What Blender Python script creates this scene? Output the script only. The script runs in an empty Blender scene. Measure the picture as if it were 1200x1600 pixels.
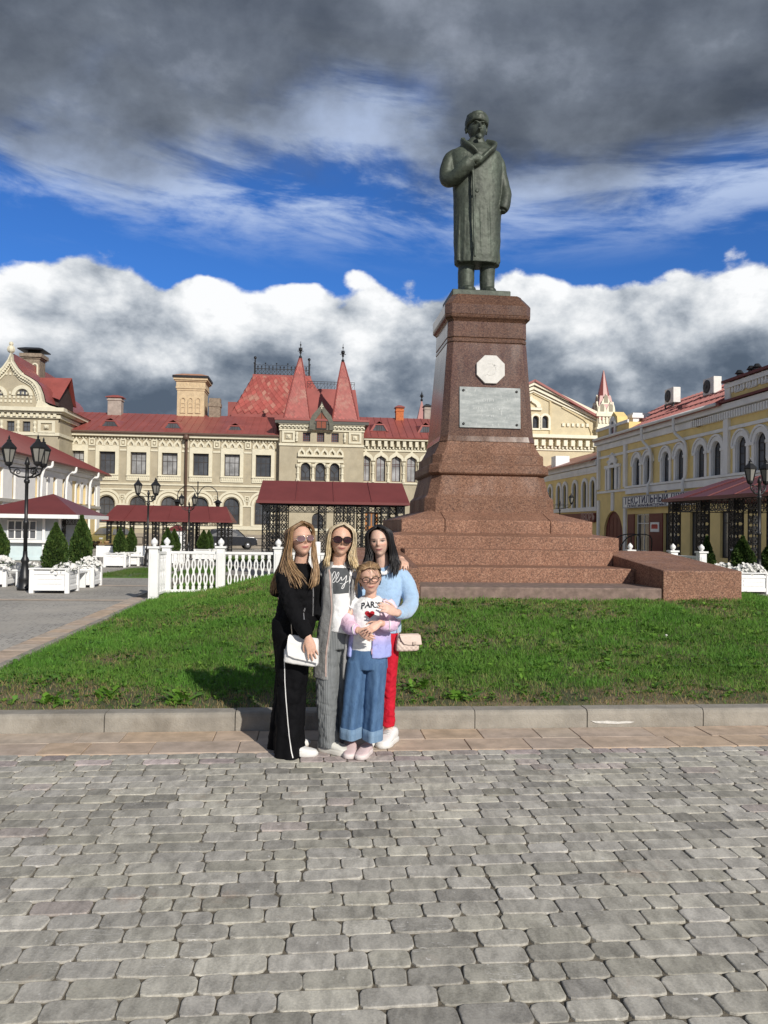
import bpy, bmesh, math, random
import numpy as np
from mathutils import Vector, Matrix, geometry
from mathutils.bvhtree import BVHTree
random.seed(7); np.random.seed(7)
S = bpy.context.scene
C = S.collection
R = math.radians
# ------------------------------------------------------------------ camera
EYE = 1.63
PITCH = math.atan(22.3/1200.0); ROLL = 0.015
fw = Vector((0, math.cos(PITCH), math.sin(PITCH)))
up0 = Vector((0, -math.sin(PITCH), math.cos(PITCH))); rt0 = Vector((1, 0, 0))
rt = rt0*math.cos(ROLL)+up0*math.sin(ROLL)
up = up0*math.cos(ROLL)-rt0*math.sin(ROLL)
cam = bpy.data.cameras.new('camera'); co = bpy.data.objects.new('camera', cam); C.objects.link(co)
cam.sensor_fit = 'VERTICAL'; cam.sensor_height = 32; cam.lens = 24; cam.clip_start = .05; cam.clip_end = 3000
m = Matrix.Identity(4)
for i in range(3):
    m[i][0] = rt[i]; m[i][1] = up[i]; m[i][2] = -fw[i]
m[2][3] = EYE
co.matrix_world = m
S.camera = co
S.view_settings.view_transform = 'Standard'; S.view_settings.look = 'None'
S.view_settings.exposure = 0.12; S.view_settings.gamma = 1
S.view_settings.use_curve_mapping = False
# ------------------------------------------------------------------ sun
SUN_EL = R(29); SUN_DIR = Vector((.50*math.cos(SUN_EL), -.866*math.cos(SUN_EL), math.sin(SUN_EL)))
sl = bpy.data.lights.new('sun', 'SUN'); sl.energy = 4.1; sl.angle = R(.53); sl.color = (1, .945, .86)
so = bpy.data.objects.new('sun', sl); C.objects.link(so)
so.rotation_euler = (-SUN_DIR).to_track_quat('-Z', 'Y').to_euler()
so.location = (6, -10, 12)
# ------------------------------------------------------------------ node helper
class NT:
    def __init__(s, tree): s.t = tree; s.n = tree.nodes; s.l = tree.links
    def new(s, typ, **kw):
        n = s.n.new(typ)
        for k, v in kw.items(): setattr(n, k, v)
        return n
    def put(s, sock, v):
        if v is None: return
        if isinstance(v, bpy.types.NodeSocket): s.l.new(v, sock)
        else: sock.default_value = v
    def math(s, op, a, b=None, c=None, clamp=False):
        n = s.new('ShaderNodeMath', operation=op); n.use_clamp = clamp
        s.put(n.inputs[0], a); s.put(n.inputs[1], b)
        if c is not None: s.put(n.inputs[2], c)
        return n.outputs[0]
    def vmath(s, op, a, b=None):
        n = s.new('ShaderNodeVectorMath', operation=op); s.put(n.inputs[0], a); s.put(n.inputs[1], b)
        return n.outputs[0]
    def noise(s, vec, scale, detail=4, rough=.55, dist=0.0):
        n = s.new('ShaderNodeTexNoise'); s.put(n.inputs['Vector'], vec)
        n.inputs['Scale'].default_value = scale; n.inputs['Detail'].default_value = detail
        n.inputs['Roughness'].default_value = rough; n.inputs['Distortion'].default_value = dist
        return n.outputs['Fac']
    def smooth(s, x, a, b, o0=0.0, o1=1.0):
        n = s.new('ShaderNodeMapRange', interpolation_type='SMOOTHSTEP')
        s.put(n.inputs['Value'], x); s.put(n.inputs['From Min'], a); s.put(n.inputs['From Max'], b)
        s.put(n.inputs['To Min'], o0); s.put(n.inputs['To Max'], o1)
        return n.outputs[0]
    def mix(s, f, a, b, mode='MIX'):
        n = s.new('ShaderNodeMix', data_type='RGBA', blend_type=mode)
        s.put(n.inputs[0], f)
        for k, v in ((6, a), (7, b)):
            if isinstance(v, tuple) and len(v) == 3: v = (*v, 1)
            s.put(n.inputs[k], v)
        return n.outputs[2]
    def ramp(s, f, stops):
        n = s.new('ShaderNodeValToRGB'); s.put(n.inputs[0], f); e = n.color_ramp.elements
        while len(e) < len(stops): e.new(0.5)
        for k, (p, c) in enumerate(stops): e[k].position = p; e[k].color = (*c, 1)
        return n.outputs[0]
# ------------------------------------------------------------------ sky
W = bpy.data.worlds.new('World'); S.world = W; W.use_nodes = True
t = NT(W.node_tree); t.n.clear()
tc = t.new('ShaderNodeTexCoord'); d = t.vmath('NORMALIZE', tc.outputs['Generated'])
sep = t.new('ShaderNodeSeparateXYZ'); t.l.new(d, sep.inputs[0])
x, y, z = sep.outputs
el = t.math('MULTIPLY', t.math('ARCSINE', z), 57.2958)
sky = t.new('ShaderNodeTexSky', sky_type='NISHITA'); sky.sun_disc = False
sky.sun_elevation = SUN_EL; sky.sun_rotation = math.atan2(SUN_DIR.x, SUN_DIR.y)
sky.altitude = 100; sky.air_density = 1.0; sky.dust_density = .25; sky.ozone_density = 2.5
blue = t.mix(1.0, sky.outputs[0], (.28, .60, 1.10), 'MULTIPLY')
# thin streaked cirrus
comb = t.new('ShaderNodeCombineXYZ'); t.put(comb.inputs[0], x); t.put(comb.inputs[1], y)
t.put(comb.inputs[2], t.math('ADD', t.math('MULTIPLY', z, 4.2), t.math('MULTIPLY', x, .35)))
ws = t.noise(comb.outputs[0], 4.4, 9, .60, .35)
wband = t.math('MULTIPLY', t.smooth(el, 16.5, 21.5), t.smooth(el, 60, 25, 0, 1))
wm = t.math('MULTIPLY', t.smooth(t.math('ADD', ws, t.math('MULTIPLY', wband, .10)), .49, .70), t.smooth(el, 17.8, 23.0))
col = t.mix(t.math('MULTIPLY', wm, .85), blue, (5.0, 6.0, 8.0))
# dark storm deck overhead: a layer seen in perspective
den = t.math('ADD', t.math('MAXIMUM', z, 0.0), .5)
cb = t.new('ShaderNodeCombineXYZ'); t.put(cb.inputs[0], t.math('DIVIDE', x, den)); t.put(cb.inputs[1], t.math('DIVIDE', y, den)); cb.inputs[2].default_value = 4.3
n1 = t.noise(cb.outputs[0], 2.0, 9, .56, .15)
n2 = t.noise(t.vmath('ADD', cb.outputs[0], (3.1, 7.7, 1.3)), 5.0, 10, .60, .1)
n3 = t.noise(t.vmath('ADD', cb.outputs[0], (9.1, 2.7, 5.3)), 2.6, 5, .5, .2)
dm = t.smooth(t.math('ADD', el, t.math('MULTIPLY', t.math('SUBTRACT', n1, .5), 26.0)), 22.5, 30.0)
dcol = t.ramp(t.math('ADD', t.math('MULTIPLY', t.math('SUBTRACT', n2, .5), .95), t.math('ADD', .5, t.math('MULTIPLY', t.math('SUBTRACT', n3, .5), .95))),
              [(.30, (.062, .075, .096)), (.44, (.095, .112, .140)), (.56, (.145, .168, .205)), (.68, (.25, .28, .335)), (.80, (.40, .45, .54))])
dcol = t.mix(1.0, dcol, (10, 10, 10), 'MULTIPLY')
col = t.mix(t.math('MULTIPLY', dm, .96), col, dcol)
# cumulus bank along the horizon
sc = t.vmath('MULTIPLY', d, (1, 1, 1.5))
b0 = t.noise(sc, 4.2, 2, .5)
b1 = t.noise(sc, 7.5, 10, .58, .1)
b2 = t.noise(t.vmath('ADD', sc, (.012, -.03, .05)), 7.5, 10, .58, .1)
vor = t.new('ShaderNodeTexVoronoi', feature='SMOOTH_F1'); t.put(vor.inputs['Vector'], t.vmath('ADD', sc, t.vmath('SCALE', (0, 0, 0)))); vor.inputs['Scale'].default_value = 13; vor.inputs['Smoothness'].default_value = .45
wv = t.new('ShaderNodeVectorMath', operation='MULTIPLY_ADD')
nz = t.new('ShaderNodeTexNoise'); t.put(nz.inputs['Vector'], sc); nz.inputs['Scale'].default_value = 9; nz.inputs['Detail'].default_value = 6
t.put(wv.inputs[0], nz.outputs['Color']); wv.inputs[1].default_value = (.10, .10, .10); t.put(wv.inputs[2], sc)
t.put(vor.inputs['Vector'], wv.outputs[0])
puff = t.math('SUBTRACT', .5, vor.outputs['Distance'])
top = t.math('ADD', 17.6, t.math('ADD', t.math('MULTIPLY', t.math('SUBTRACT', b0, .5), 5.0),
      t.math('ADD', t.math('MULTIPLY', t.math('SUBTRACT', b1, .5), 4.2), t.math('MULTIPLY', puff, 3.8))))
depth = t.math('SUBTRACT', top, el)
cm = t.smooth(depth, -.12, .55)
shade = t.math('ADD', t.math('MULTIPLY', t.math('SUBTRACT', b1, b2), 2.2), t.math('MULTIPLY', puff, .95))
shade = t.math('ADD', shade, t.math('MULTIPLY', t.math('SUBTRACT', b1, .5), .9))
tone = t.math('ADD', t.smooth(depth, 13.0, -1.5, .10, .90), t.math('MULTIPLY', shade, .72))
ccol = t.ramp(tone, [(.02, (.088, .118, .163)), (.20, (.135, .17, .222)), (.42, (.25, .29, .345)), (.62, (.46, .50, .55)), (.84, (.72, .745, .77)), (1.0, (.90, .91, .92))])
ccol = t.mix(1.0, ccol, (10, 10, 10), 'MULTIPLY')
col = t.mix(cm, col, ccol)
bg = t.new('ShaderNodeBackground'); t.put(bg.inputs[0], col); bg.inputs[1].default_value = .10
ow = t.new('ShaderNodeOutputWorld'); t.l.new(bg.outputs[0], ow.inputs[0])
# ------------------------------------------------------------------ square frame (u to the right, v away), turned 5.5 degrees
TH = R(5.5); CS, SN = math.cos(TH), math.sin(TH)
def W2(u, v, z=0.0): return Vector((u*CS-v*SN, u*SN+v*CS, z))
UV = Matrix.Rotation(TH, 4, 'Z')
def ray(px, py):
    return (fw+rt*((px-600)/1200)-up*((py-800)/1200))
def pv(px, py, v):          # where a line of sight meets the upright plane v = const -> (u, z)
    r = ray(px, py); rv = -r.x*SN+r.y*CS; k = v/rv
    return (r.x*CS+r.y*SN)*k, EYE+r.z*k
def pu(px, py, u):          # plane u = const -> (v, z)
    r = ray(px, py); ru = r.x*CS+r.y*SN; k = u/ru
    return (-r.x*SN+r.y*CS)*k, EYE+r.z*k
def gz(v): return -.012*max(0.0, v-16.0)
# ------------------------------------------------------------------ materials
MATS = {}
def mat(name, color, rough=.75, var=.12, scale=6.0, bump=0.0, bscale=40.0, spec=.35, metal=0.0, dirt=0.0, attr=None, trans=0.0, sheen=0.0, dcol=None, streak=False):
    if name in MATS: return MATS[name]
    mt = bpy.data.materials.new(name); mt.use_nodes = True; MATS[name] = mt
    t = NT(mt.node_tree); b = t.n['Principled BSDF']
    pos = t.new('ShaderNodeNewGeometry').outputs['Position']
    p2 = t.vmath('MULTIPLY', pos, (1, 1, .18)) if streak else pos
    base = (*color, 1)
    if attr:
        a = t.new('ShaderNodeAttribute', attribute_name=attr); base = a.outputs['Color']
    n1 = t.noise(p2, scale, 6, .6)
    f = t.smooth(n1, .25, .75, 1-var, 1+var)
    g = t.new('ShaderNodeCombineXYZ')
    for k in range(3): t.put(g.inputs[k], f)
    c = t.mix(1.0, base, g.outputs[0], 'MULTIPLY')
    if dirt:
        n2 = t.noise(t.vmath('ADD', p2, (5.3, 2.2, 7.1)), scale*.35, 7, .65)
        c = t.mix(t.math('MULTIPLY', t.smooth(n2, .48, .72), dirt), c, dcol or (color[0]*.35, color[1]*.33, color[2]*.3))
    t.put(b.inputs['Base Color'], c)
    b.inputs['Roughness'].default_value = rough; b.inputs['Specular IOR Level'].default_value = spec
    b.inputs['Metallic'].default_value = metal
    if trans:
        tr = t.new('ShaderNodeBsdfTranslucent'); t.put(tr.inputs[0], c)
        mx = t.new('ShaderNodeMixShader'); mx.inputs[0].default_value = trans
        t.l.new(b.outputs[0], mx.inputs[1]); t.l.new(tr.outputs[0], mx.inputs[2])
        t.l.new(mx.outputs[0], t.n['Material Output'].inputs[0])
    if sheen: b.inputs['Sheen Weight'].default_value = sheen
    if bump:
        bn = t.new('ShaderNodeBump'); bn.inputs['Strength'].default_value = min(1, bump); bn.inputs['Distance'].default_value = .01*max(1, bump)
        t.put(bn.inputs['Height'], t.noise(pos, bscale, 5, .6)); t.l.new(bn.outputs[0], b.inputs['Normal'])
    return mt
# ------------------------------------------------------------------ objects
def link(o, parent=None):
    C.objects.link(o)
    if parent is not None: o.parent = parent
    return o
def tag(o, label=None, cat=None, group=None, kind=None):
    if label: o['label'] = label
    if cat: o['category'] = cat
    if group: o['group'] = group
    if kind: o['kind'] = kind
    return o
def thing(name, label, cat, loc=(0, 0, 0), rz=0.0, group=None):
    o = bpy.data.objects.new(name, None); o.empty_display_size = .2; link(o)
    o.location = loc; o.rotation_euler = (0, 0, rz)
    return tag(o, label, cat, group)
def copy_tree(o, parent=None):
    kids = [c for c in C.objects if c.parent == o]
    c = o.copy(); link(c)
    if parent is not None: c.parent = parent
    for k in kids: copy_tree(k, c)
    return c
class MB:
    def __init__(s): s.v = []; s.f = []; s.col = None
    def add(s, vs, fs):
        b = len(s.v); s.v.extend(tuple(p) for p in vs); s.f.extend(tuple(b+i for i in f) for f in fs); return s
    def box(s, x0, x1, y0, y1, z0, z1):
        return s.add([(x0, y0, z0), (x1, y0, z0), (x1, y1, z0), (x0, y1, z0), (x0, y0, z1), (x1, y0, z1), (x1, y1, z1), (x0, y1, z1)],
                     [(0, 3, 2, 1), (4, 5, 6, 7), (0, 1, 5, 4), (1, 2, 6, 5), (2, 3, 7, 6), (3, 0, 4, 7)])
    def bar(s, p, q, w, h=None):            # square bar from p to q
        p, q = Vector(p), Vector(q); a = (q-p).normalized(); h = h or w
        r = a.cross(Vector((0, 0, 1)))
        if r.length < 1e-4: r = Vector((1, 0, 0))
        r.normalize(); n = r.cross(a)
        vs = [c+r*i*w/2+n*j*h/2 for c in (p, q) for i, j in ((-1, -1), (1, -1), (1, 1), (-1, 1))]
        return s.add(vs, [(3, 2, 1, 0), (4, 5, 6, 7), (0, 1, 5, 4), (1, 2, 6, 5), (2, 3, 7, 6), (3, 0, 4, 7)])
    def slab(s, poly, y0, y1):              # polygon in x,z pushed along y (y0 the side towards the viewer)
        n = len(poly); vs = [(a, y0, b) for a, b in poly]+[(a, y1, b) for a, b in poly]
        return s.add(vs, [tuple(range(n)), tuple(range(2*n-1, n-1, -1))]+[(i, i+n, (i+1) % n+n, (i+1) % n) for i in range(n)])
    def plate(s, poly, z0, z1):             # polygon in x,y pushed along z
        n = len(poly); vs = [(a, b, z0) for a, b in poly]+[(a, b, z1) for a, b in poly]
        return s.add(vs, [tuple(range(n-1, -1, -1)), tuple(range(n, 2*n))]+[(i, (i+1) % n, (i+1) % n+n, i+n) for i in range(n)])
    def ring(s, outer, inner, y0, y1, closed=True):   # band between two outlines with equal count, in x,z
        n = len(outer); vs = [(a, y0, b) for a, b in outer]+[(a, y0, b) for a, b in inner]+[(a, y1, b) for a, b in outer]+[(a, y1, b) for a, b in inner]
        fs = []
        for i in range(n if closed else n-1):
            j = (i+1) % n
            fs += [(i, j, n+j, n+i), (2*n+i, 3*n+i, 3*n+j, 2*n+j), (i, 2*n+i, 2*n+j, j), (n+i, n+j, 3*n+j, 3*n+i)]
        if not closed: fs += [(0, n, 3*n, 2*n), (n-1, 3*n-1, 4*n-1, 2*n-1)]
        return s.add(vs, fs)
    def wall(s, outer, holes, y, reveal):   # wall face with real openings, reveals going back
        loops = [[Vector((a, b, 0)) for a, b in outer]]+[[Vector((a, b, 0)) for a, b in h] for h in holes]
        tri = geometry.tessellate_polygon(loops); flat = [p for l in loops for p in l]
        fs = []
        for a, b, c in tri:
            if (flat[b]-flat[a]).cross(flat[c]-flat[a]).z < 0: b, c = c, b
            fs.append((a, b, c))
        s.add([(p.x, y, p.y) for p in flat], fs)
        for h in holes:
            n = len(h); s.add([(a, y, b) for a, b in h]+[(a, y+reveal, b) for a, b in h], [(i, (i+1) % n, (i+1) % n+n, i+n) for i in range(n)])
        return s
    def loft(s, rings, cap=True, close=True):
        n = len(rings[0]); b = len(s.v)
        for r_ in rings: s.v.extend(tuple(p) for p in r_)
        for k in range(len(rings)-1):
            for i in range(n if close else n-1):
                j = (i+1) % n
                s.f.append((b+k*n+i, b+k*n+j, b+(k+1)*n+j, b+(k+1)*n+i))
        if cap:
            s.f.append(tuple(b+i for i in range(n-1, -1, -1))); s.f.append(tuple(b+(len(rings)-1)*n+i for i in range(n)))
        return s
    def tube(s, path, rad, n=8, cap=True, flat=1.0, upv=None):
        path = [Vector(p) for p in path]; m = len(path)
        if not hasattr(rad, '__len__'): rad = [rad]*m
        rings = []; pr = None
        for i in range(m):
            a = (path[min(i+1, m-1)]-path[max(i-1, 0)])
            a = a.normalized() if a.length > 1e-9 else Vector((0, 0, 1))
            if pr is None:
                r = (upv if upv is not None else (Vector((0, 0, 1)) if abs(a.z) < .9 else Vector((1, 0, 0))))
                pr = Vector(r)
            r = pr-a*pr.dot(a)
            if r.length < 1e-6: r = a.orthogonal()
            r.normalize(); pr = r; q = a.cross(r)
            rings.append([path[i]+(r*math.cos(2*math.pi*k/n)+q*math.sin(2*math.pi*k/n)*flat)*rad[i] for k in range(n)])
        return s.loft(rings, cap)
    def lathe(s, prof, n=12, c=(0, 0), z=0.0):
        return s.loft([[(c[0]+r*math.cos(2*math.pi*k/n), c[1]+r*math.sin(2*math.pi*k/n), z+h) for k in range(n)] for r, h in prof])
    def ball(s, c, r, n=10, m=7, sc=(1, 1, 1)):
        return s.loft([[(c[0]+sc[0]*r*math.sin(a)*math.cos(2*math.pi*k/n), c[1]+sc[1]*r*math.sin(a)*math.sin(2*math.pi*k/n), c[2]-sc[2]*r*math.cos(a)) for k in range(n)]
                       for a in [math.pi*(i+.02)/(m+.04) for i in range(m+1)]])
    def xf(s, M, start=0):
        for i in range(start, len(s.v)): s.v[i] = tuple(M @ Vector(s.v[i]))
        return s
    def mesh(s, name, mt=None, smooth=False):
        me = bpy.data.meshes.new(name); me.from_pydata(s.v, [], s.f); me.update()
        if mt is not None: me.materials.append(mt)
        if smooth: me.polygons.foreach_set('use_smooth', [True]*len(me.polygons))
        return me
    def build(s, name, mt, parent=None, smooth=False, bevel=0.0, seg=2):
        me = s.mesh(name, mt, smooth); o = link(bpy.data.objects.new(name, me), parent)
        if bevel:
            bv = o.modifiers.new('bevel', 'BEVEL'); bv.width = bevel; bv.segments = seg; bv.limit_method = 'ANGLE'; bv.angle_limit = R(35)
        return o
def fast_mesh(name, verts, faces, mt, tone=None, smooth=False):   # numpy: faces (k,4) or (k,3)
    me = bpy.data.meshes.new(name); verts = np.asarray(verts, dtype=np.float32); faces = np.asarray(faces, dtype=np.int32)
    k = faces.shape[1]
    me.vertices.add(len(verts)); me.vertices.foreach_set('co', verts.ravel())
    me.loops.add(faces.size); me.loops.foreach_set('vertex_index', faces.ravel())
    me.polygons.add(len(faces)); me.polygons.foreach_set('loop_start', np.arange(0, faces.size, k, dtype=np.int32))
    me.polygons.foreach_set('loop_total', np.full(len(faces), k, dtype=np.int32))
    me.update(calc_edges=True); me.validate()
    if smooth: me.polygons.foreach_set('use_smooth', np.ones(len(faces), dtype=bool))
    if tone is not None:
        a = me.color_attributes.new('tone', 'FLOAT_COLOR', 'POINT')
        a.data.foreach_set('color', np.concatenate([np.asarray(tone, dtype=np.float32), np.ones((len(verts), 1), dtype=np.float32)], axis=1).ravel())
    me.materials.append(mt)
    return me
def set_tone(me, rgb):
    a = me.color_attributes.new('tone', 'FLOAT_COLOR', 'POINT')
    a.data.foreach_set('color', list((*rgb, 1))*len(me.vertices))
def arch(a0, a1, z0, z1, n=10, pointed=0.0):      # outline with a round head, anticlockwise
    r = (a1-a0)/2; cx = (a0+a1)/2; zs = z1-r*(1+pointed)
    return [(a0, z0), (a1, z0)]+[(cx+r*math.cos(math.pi*k/n), zs+r*math.sin(math.pi*k/n)*(1+pointed)) for k in range(n+1)]
def grow(a0, a1, z0, z1, g, n=10, gb=None): return arch(a0-g, a1+g, z0-(g if gb is None else gb), z1+g, n)
def rect(a0, a1, z0, z1): return [(a0, z0), (a1, z0), (a1, z1), (a0, z1)]
def text_mesh(body, size, name, mt, parent, loc, rot=(math.pi/2, 0, 0), sx=1.0, ext=.004, bold=0.0, align='CENTER'):
    cu = bpy.data.curves.new(name, 'FONT'); cu.body = body; cu.size = size; cu.extrude = ext; cu.align_x = align; cu.align_y = 'CENTER'; cu.offset = bold
    cu.resolution_u = 2
    o = bpy.data.objects.new(name, cu); C.objects.link(o)
    bpy.context.view_layer.update()
    me = bpy.data.meshes.new_from_object(o.evaluated_get(bpy.context.evaluated_depsgraph_get()))
    C.objects.unlink(o); bpy.data.objects.remove(o)
    me.name = name; me.materials.clear(); me.materials.append(mt)
    r = link(bpy.data.objects.new(name, me), parent); r.location = loc; r.rotation_euler = rot; r.scale = (sx, 1, 1)
    return r
# ================================================================== GROUND
def vnoise(x, y, sc, seed=0):
    x = np.asarray(x)*sc+seed*17.3; y = np.asarray(y)*sc+seed*9.1
    xi = np.floor(x).astype(int); yi = np.floor(y).astype(int); fx = x-xi; fy = y-yi
    fx = fx*fx*(3-2*fx); fy = fy*fy*(3-2*fy)
    def h(a, b):
        q = np.sin(a*127.1+b*311.7+seed*74.7)*43758.5453
        return q-np.floor(q)
    return (h(xi, yi)*(1-fx)+h(xi+1, yi)*fx)*(1-fy)+(h(xi, yi+1)*(1-fx)+h(xi+1, yi+1)*fx)*fy
def sstep(x, a, b):
    q = np.clip((np.asarray(x, dtype=float)-a)/(b-a), 0, 1); return q*q*(3-2*q)

def plaza_mat():
    mt = bpy.data.materials.new('plaza_pavers'); mt.use_nodes = True; t = NT(mt.node_tree); b = t.n['Principled BSDF']
    pos = t.new('ShaderNodeNewGeometry').outputs['Position']
    mp = t.new('ShaderNodeMapping'); t.put(mp.inputs['Vector'], pos); mp.inputs['Rotation'].default_value = (0, 0, -TH)
    br = t.new('ShaderNodeTexBrick'); t.put(br.inputs['Vector'], mp.outputs[0]); br.inputs['Scale'].default_value = 1
    br.inputs['Brick Width'].default_value = .19; br.inputs['Row Height'].default_value = .118; br.inputs['Mortar Size'].default_value = .006
    br.inputs['Color1'].default_value = (.42, .395, .355, 1); br.inputs['Color2'].default_value = (.32, .305, .28, 1); br.inputs['Mortar'].default_value = (.07, .062, .05, 1)
    br.offset = .37; br.squash = .7; br.squash_frequency = 3
    n = t.noise(pos, .9, 6, .6); c = t.mix(t.smooth(n, .3, .75), br.outputs['Color'], (.40, .37, .325), 'MIX')
    n2 = t.noise(pos, .25, 4, .6); g = t.smooth(n2, .3, .7, .8, 1.12)
    cb = t.new('ShaderNodeCombineXYZ')
    for k in range(3): t.put(cb.inputs[k], g)
    c = t.mix(1, c, cb.outputs[0], 'MULTIPLY'); t.put(b.inputs['Base Color'], c); b.inputs['Roughness'].default_value = .85
    bp = t.new('ShaderNodeBump'); bp.inputs['Strength'].default_value = .5; bp.inputs['Distance'].default_value = .01
    t.put(bp.inputs['Height'], br.outputs['Fac']); bp.invert = True; t.l.new(bp.outputs[0], b.inputs['Normal'])
    return mt
us = [-700, -60, -25, -12, -6, 0, 6, 12, 25, 60, 700]; vs = [-300, -20, 0, 16, 24, 32, 48, 64, 90, 900]
gm = MB()
gm.add([(u, v, max(gz(v), -.9)-.020) for v in vs for u in us], [(j*11+i, j*11+i+1, (j+1)*11+i+1, (j+1)*11+i) for j in range(len(vs)-1) for i in range(10)])
plaza = gm.build('plaza', plaza_mat()); plaza.rotation_euler.z = TH; plaza['kind'] = 'structure'

# ---- stone setts of the foreground
def sett_mat():
    mt = bpy.data.materials.new('grey_sett'); mt.use_nodes = True; t = NT(mt.node_tree); b = t.n['Principled BSDF']
    pos = t.new('ShaderNodeNewGeometry').outputs['Position']
    a = t.new('ShaderNodeAttribute', attribute_name='tone')
    n1 = t.noise(t.vmath('MULTIPLY', pos, (1, .45, 1)), 16, 7, .62, .4); n2 = t.noise(pos, 95, 4, .7); n3 = t.noise(pos, 1.3, 5, .6)
    f = t.math('ADD', t.smooth(n1, .3, .7, .72, 1.2), t.math('ADD', t.smooth(n2, .3, .7, -.14, .14), t.smooth(n3, .3, .7, -.10, .10)))
    cb = t.new('ShaderNodeCombineXYZ')
    for k in range(3): t.put(cb.inputs[k], f)
    c = t.mix(1, a.outputs['Color'], cb.outputs[0], 'MULTIPLY')
    # rusty and pale scuffs
    n4 = t.noise(t.vmath('ADD', pos, (4, 1, 0)), 2.2, 6, .7)
    c = t.mix(t.math('MULTIPLY', t.smooth(n4, .60, .72), .35), c, (.34, .23, .17))
    sv = t.noise(t.vmath('MULTIPLY', pos, (3.0, 11, 1)), 1.7, 3, .5, 2.5)
    scr = t.math('MULTIPLY', t.smooth(t.math('ABSOLUTE', t.math('SUBTRACT', sv, .5)), .016, .0), t.smooth(t.noise(t.vmath('ADD', pos, (9, 3, 0)), 3.1, 3, .6), .56, .64))
    c = t.mix(t.math('MULTIPLY', scr, .75), c, (.66, .64, .6))
    n5 = t.noise(t.vmath('ADD', pos, (2, 8, 0)), 23, 3, .5); c = t.mix(t.math('MULTIPLY', t.smooth(n5, .70, .74), .7), c, (.68, .66, .62))
    t.put(b.inputs['Base Color'], c); b.inputs['Roughness'].default_value = .8; b.inputs['Specular IOR Level'].default_value = .3
    bp = t.new('ShaderNodeBump'); bp.inputs['Strength'].default_value = .55; bp.inputs['Distance'].default_value = .004
    t.put(bp.inputs['Height'], t.math('ADD', n1, t.math('MULTIPLY', n2, .5))); t.l.new(bp.outputs[0], b.inputs['Normal'])
    return mt
SETT = sett_mat()
sand = mat('joint_sand', (.15, .13, .10), .95, .35, 20, .6, 180)
V_T0 = 5.585; V_K = 6.16
pav = MB().box(-8.2, 8.2, .9, V_T0, -.05, -.0095).build('pavement', sand); pav.rotation_euler.z = TH; pav['kind'] = 'structure'
ROW = .1185
def sett(cx, cy, w, d, tone):
    a, b_ = w/2-.0028, d/2-.0020; rc = min(.031, w*.23)*random.uniform(.7, 1.1); h = random.gauss(0, .0014); tx, ty = random.gauss(0, .011), random.gauss(0, .013)
    def outl(ins, z, r_):
        pts = []
        for sx, sy, a0 in ((1, 1, 0), (-1, 1, 90), (-1, -1, 180), (1, -1, 270)):
            for k in range(3):
                an = R(a0+45*k); r2 = max(r_-ins, .004)
                x = sx*(a-r_)+math.cos(an)*r2; y = sy*(b_-r_)+math.sin(an)*r2
                pts.append((cx+x+wob[len(pts)][0], cy+y+wob[len(pts)][1], z+h+tx*x+ty*y))
        return pts
    wob = [(random.gauss(0, .0016), random.gauss(0, .0016)) for _ in range(12)]
    mb = MB(); mb.loft([outl(0, -.028, rc), outl(0, -.003, rc), outl(.0022, -.0008, rc), outl(.006, 0, rc)], cap=False)
    mb.f.append(tuple(range(36, 48)))
    return mb
items = []
v = V_T0-.004; row = 0
while v > 1.0:
    u = -8.0+random.uniform(0, .2)
    while u < 7.9:
        w = random.choice((.125, .125, .165, .205, .205, .250, .250, .275))*random.uniform(.97, 1.03)
        q = random.random(); base = random.gauss(.385, .045)
        if random.random() < .12: base *= .82
        tone = (base*1.055, base*1.0, base*(.84+.06*random.random()))
        if random.random() < .03: tone = (base*1.08, base*.955, base*.87)
        if v > V_T0-.2 and random.random() < .35: tone = (base*1.12, base*.95, base*.9)
        items.append((u+w/2, v-ROW/2, w, ROW, tone)); u += w
    v -= ROW; row += 1
def in_view(u, v):
    p = W2(u, v)-Vector((0, 0, EYE)); dz = p.dot(fw)
    return dz > .1 and abs(p.dot(rt)/dz) < .5 and -.69 < p.dot(up)/dz < .667
near = sorted([i for i in items if in_view(i[0], i[1])], key=lambda i: -(i[2]*i[3]/i[1]**2))[:300]
nid = set(map(id, near)); far = MB(); ftone = []
for it in items:
    mb = sett(*it)
    if id(it) in nid:
        c = Vector((it[0], it[1], 0)); mb.v = [tuple(Vector(p)-c) for p in mb.v]
        o = mb.build('paving_stone', SETT, pav, False); o.location = c; set_tone(o.data, it[4])
    else:
        far.add(mb.v, mb.f); ftone += [(*it[4], 1)]*len(mb.v)
o = far.build('paving_stones', SETT, pav, False); o['kind'] = 'stuff'
a = o.data.color_attributes.new('tone', 'FLOAT_COLOR', 'POINT'); a.data.foreach_set('color', np.array(ftone, dtype=np.float32).ravel())

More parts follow.
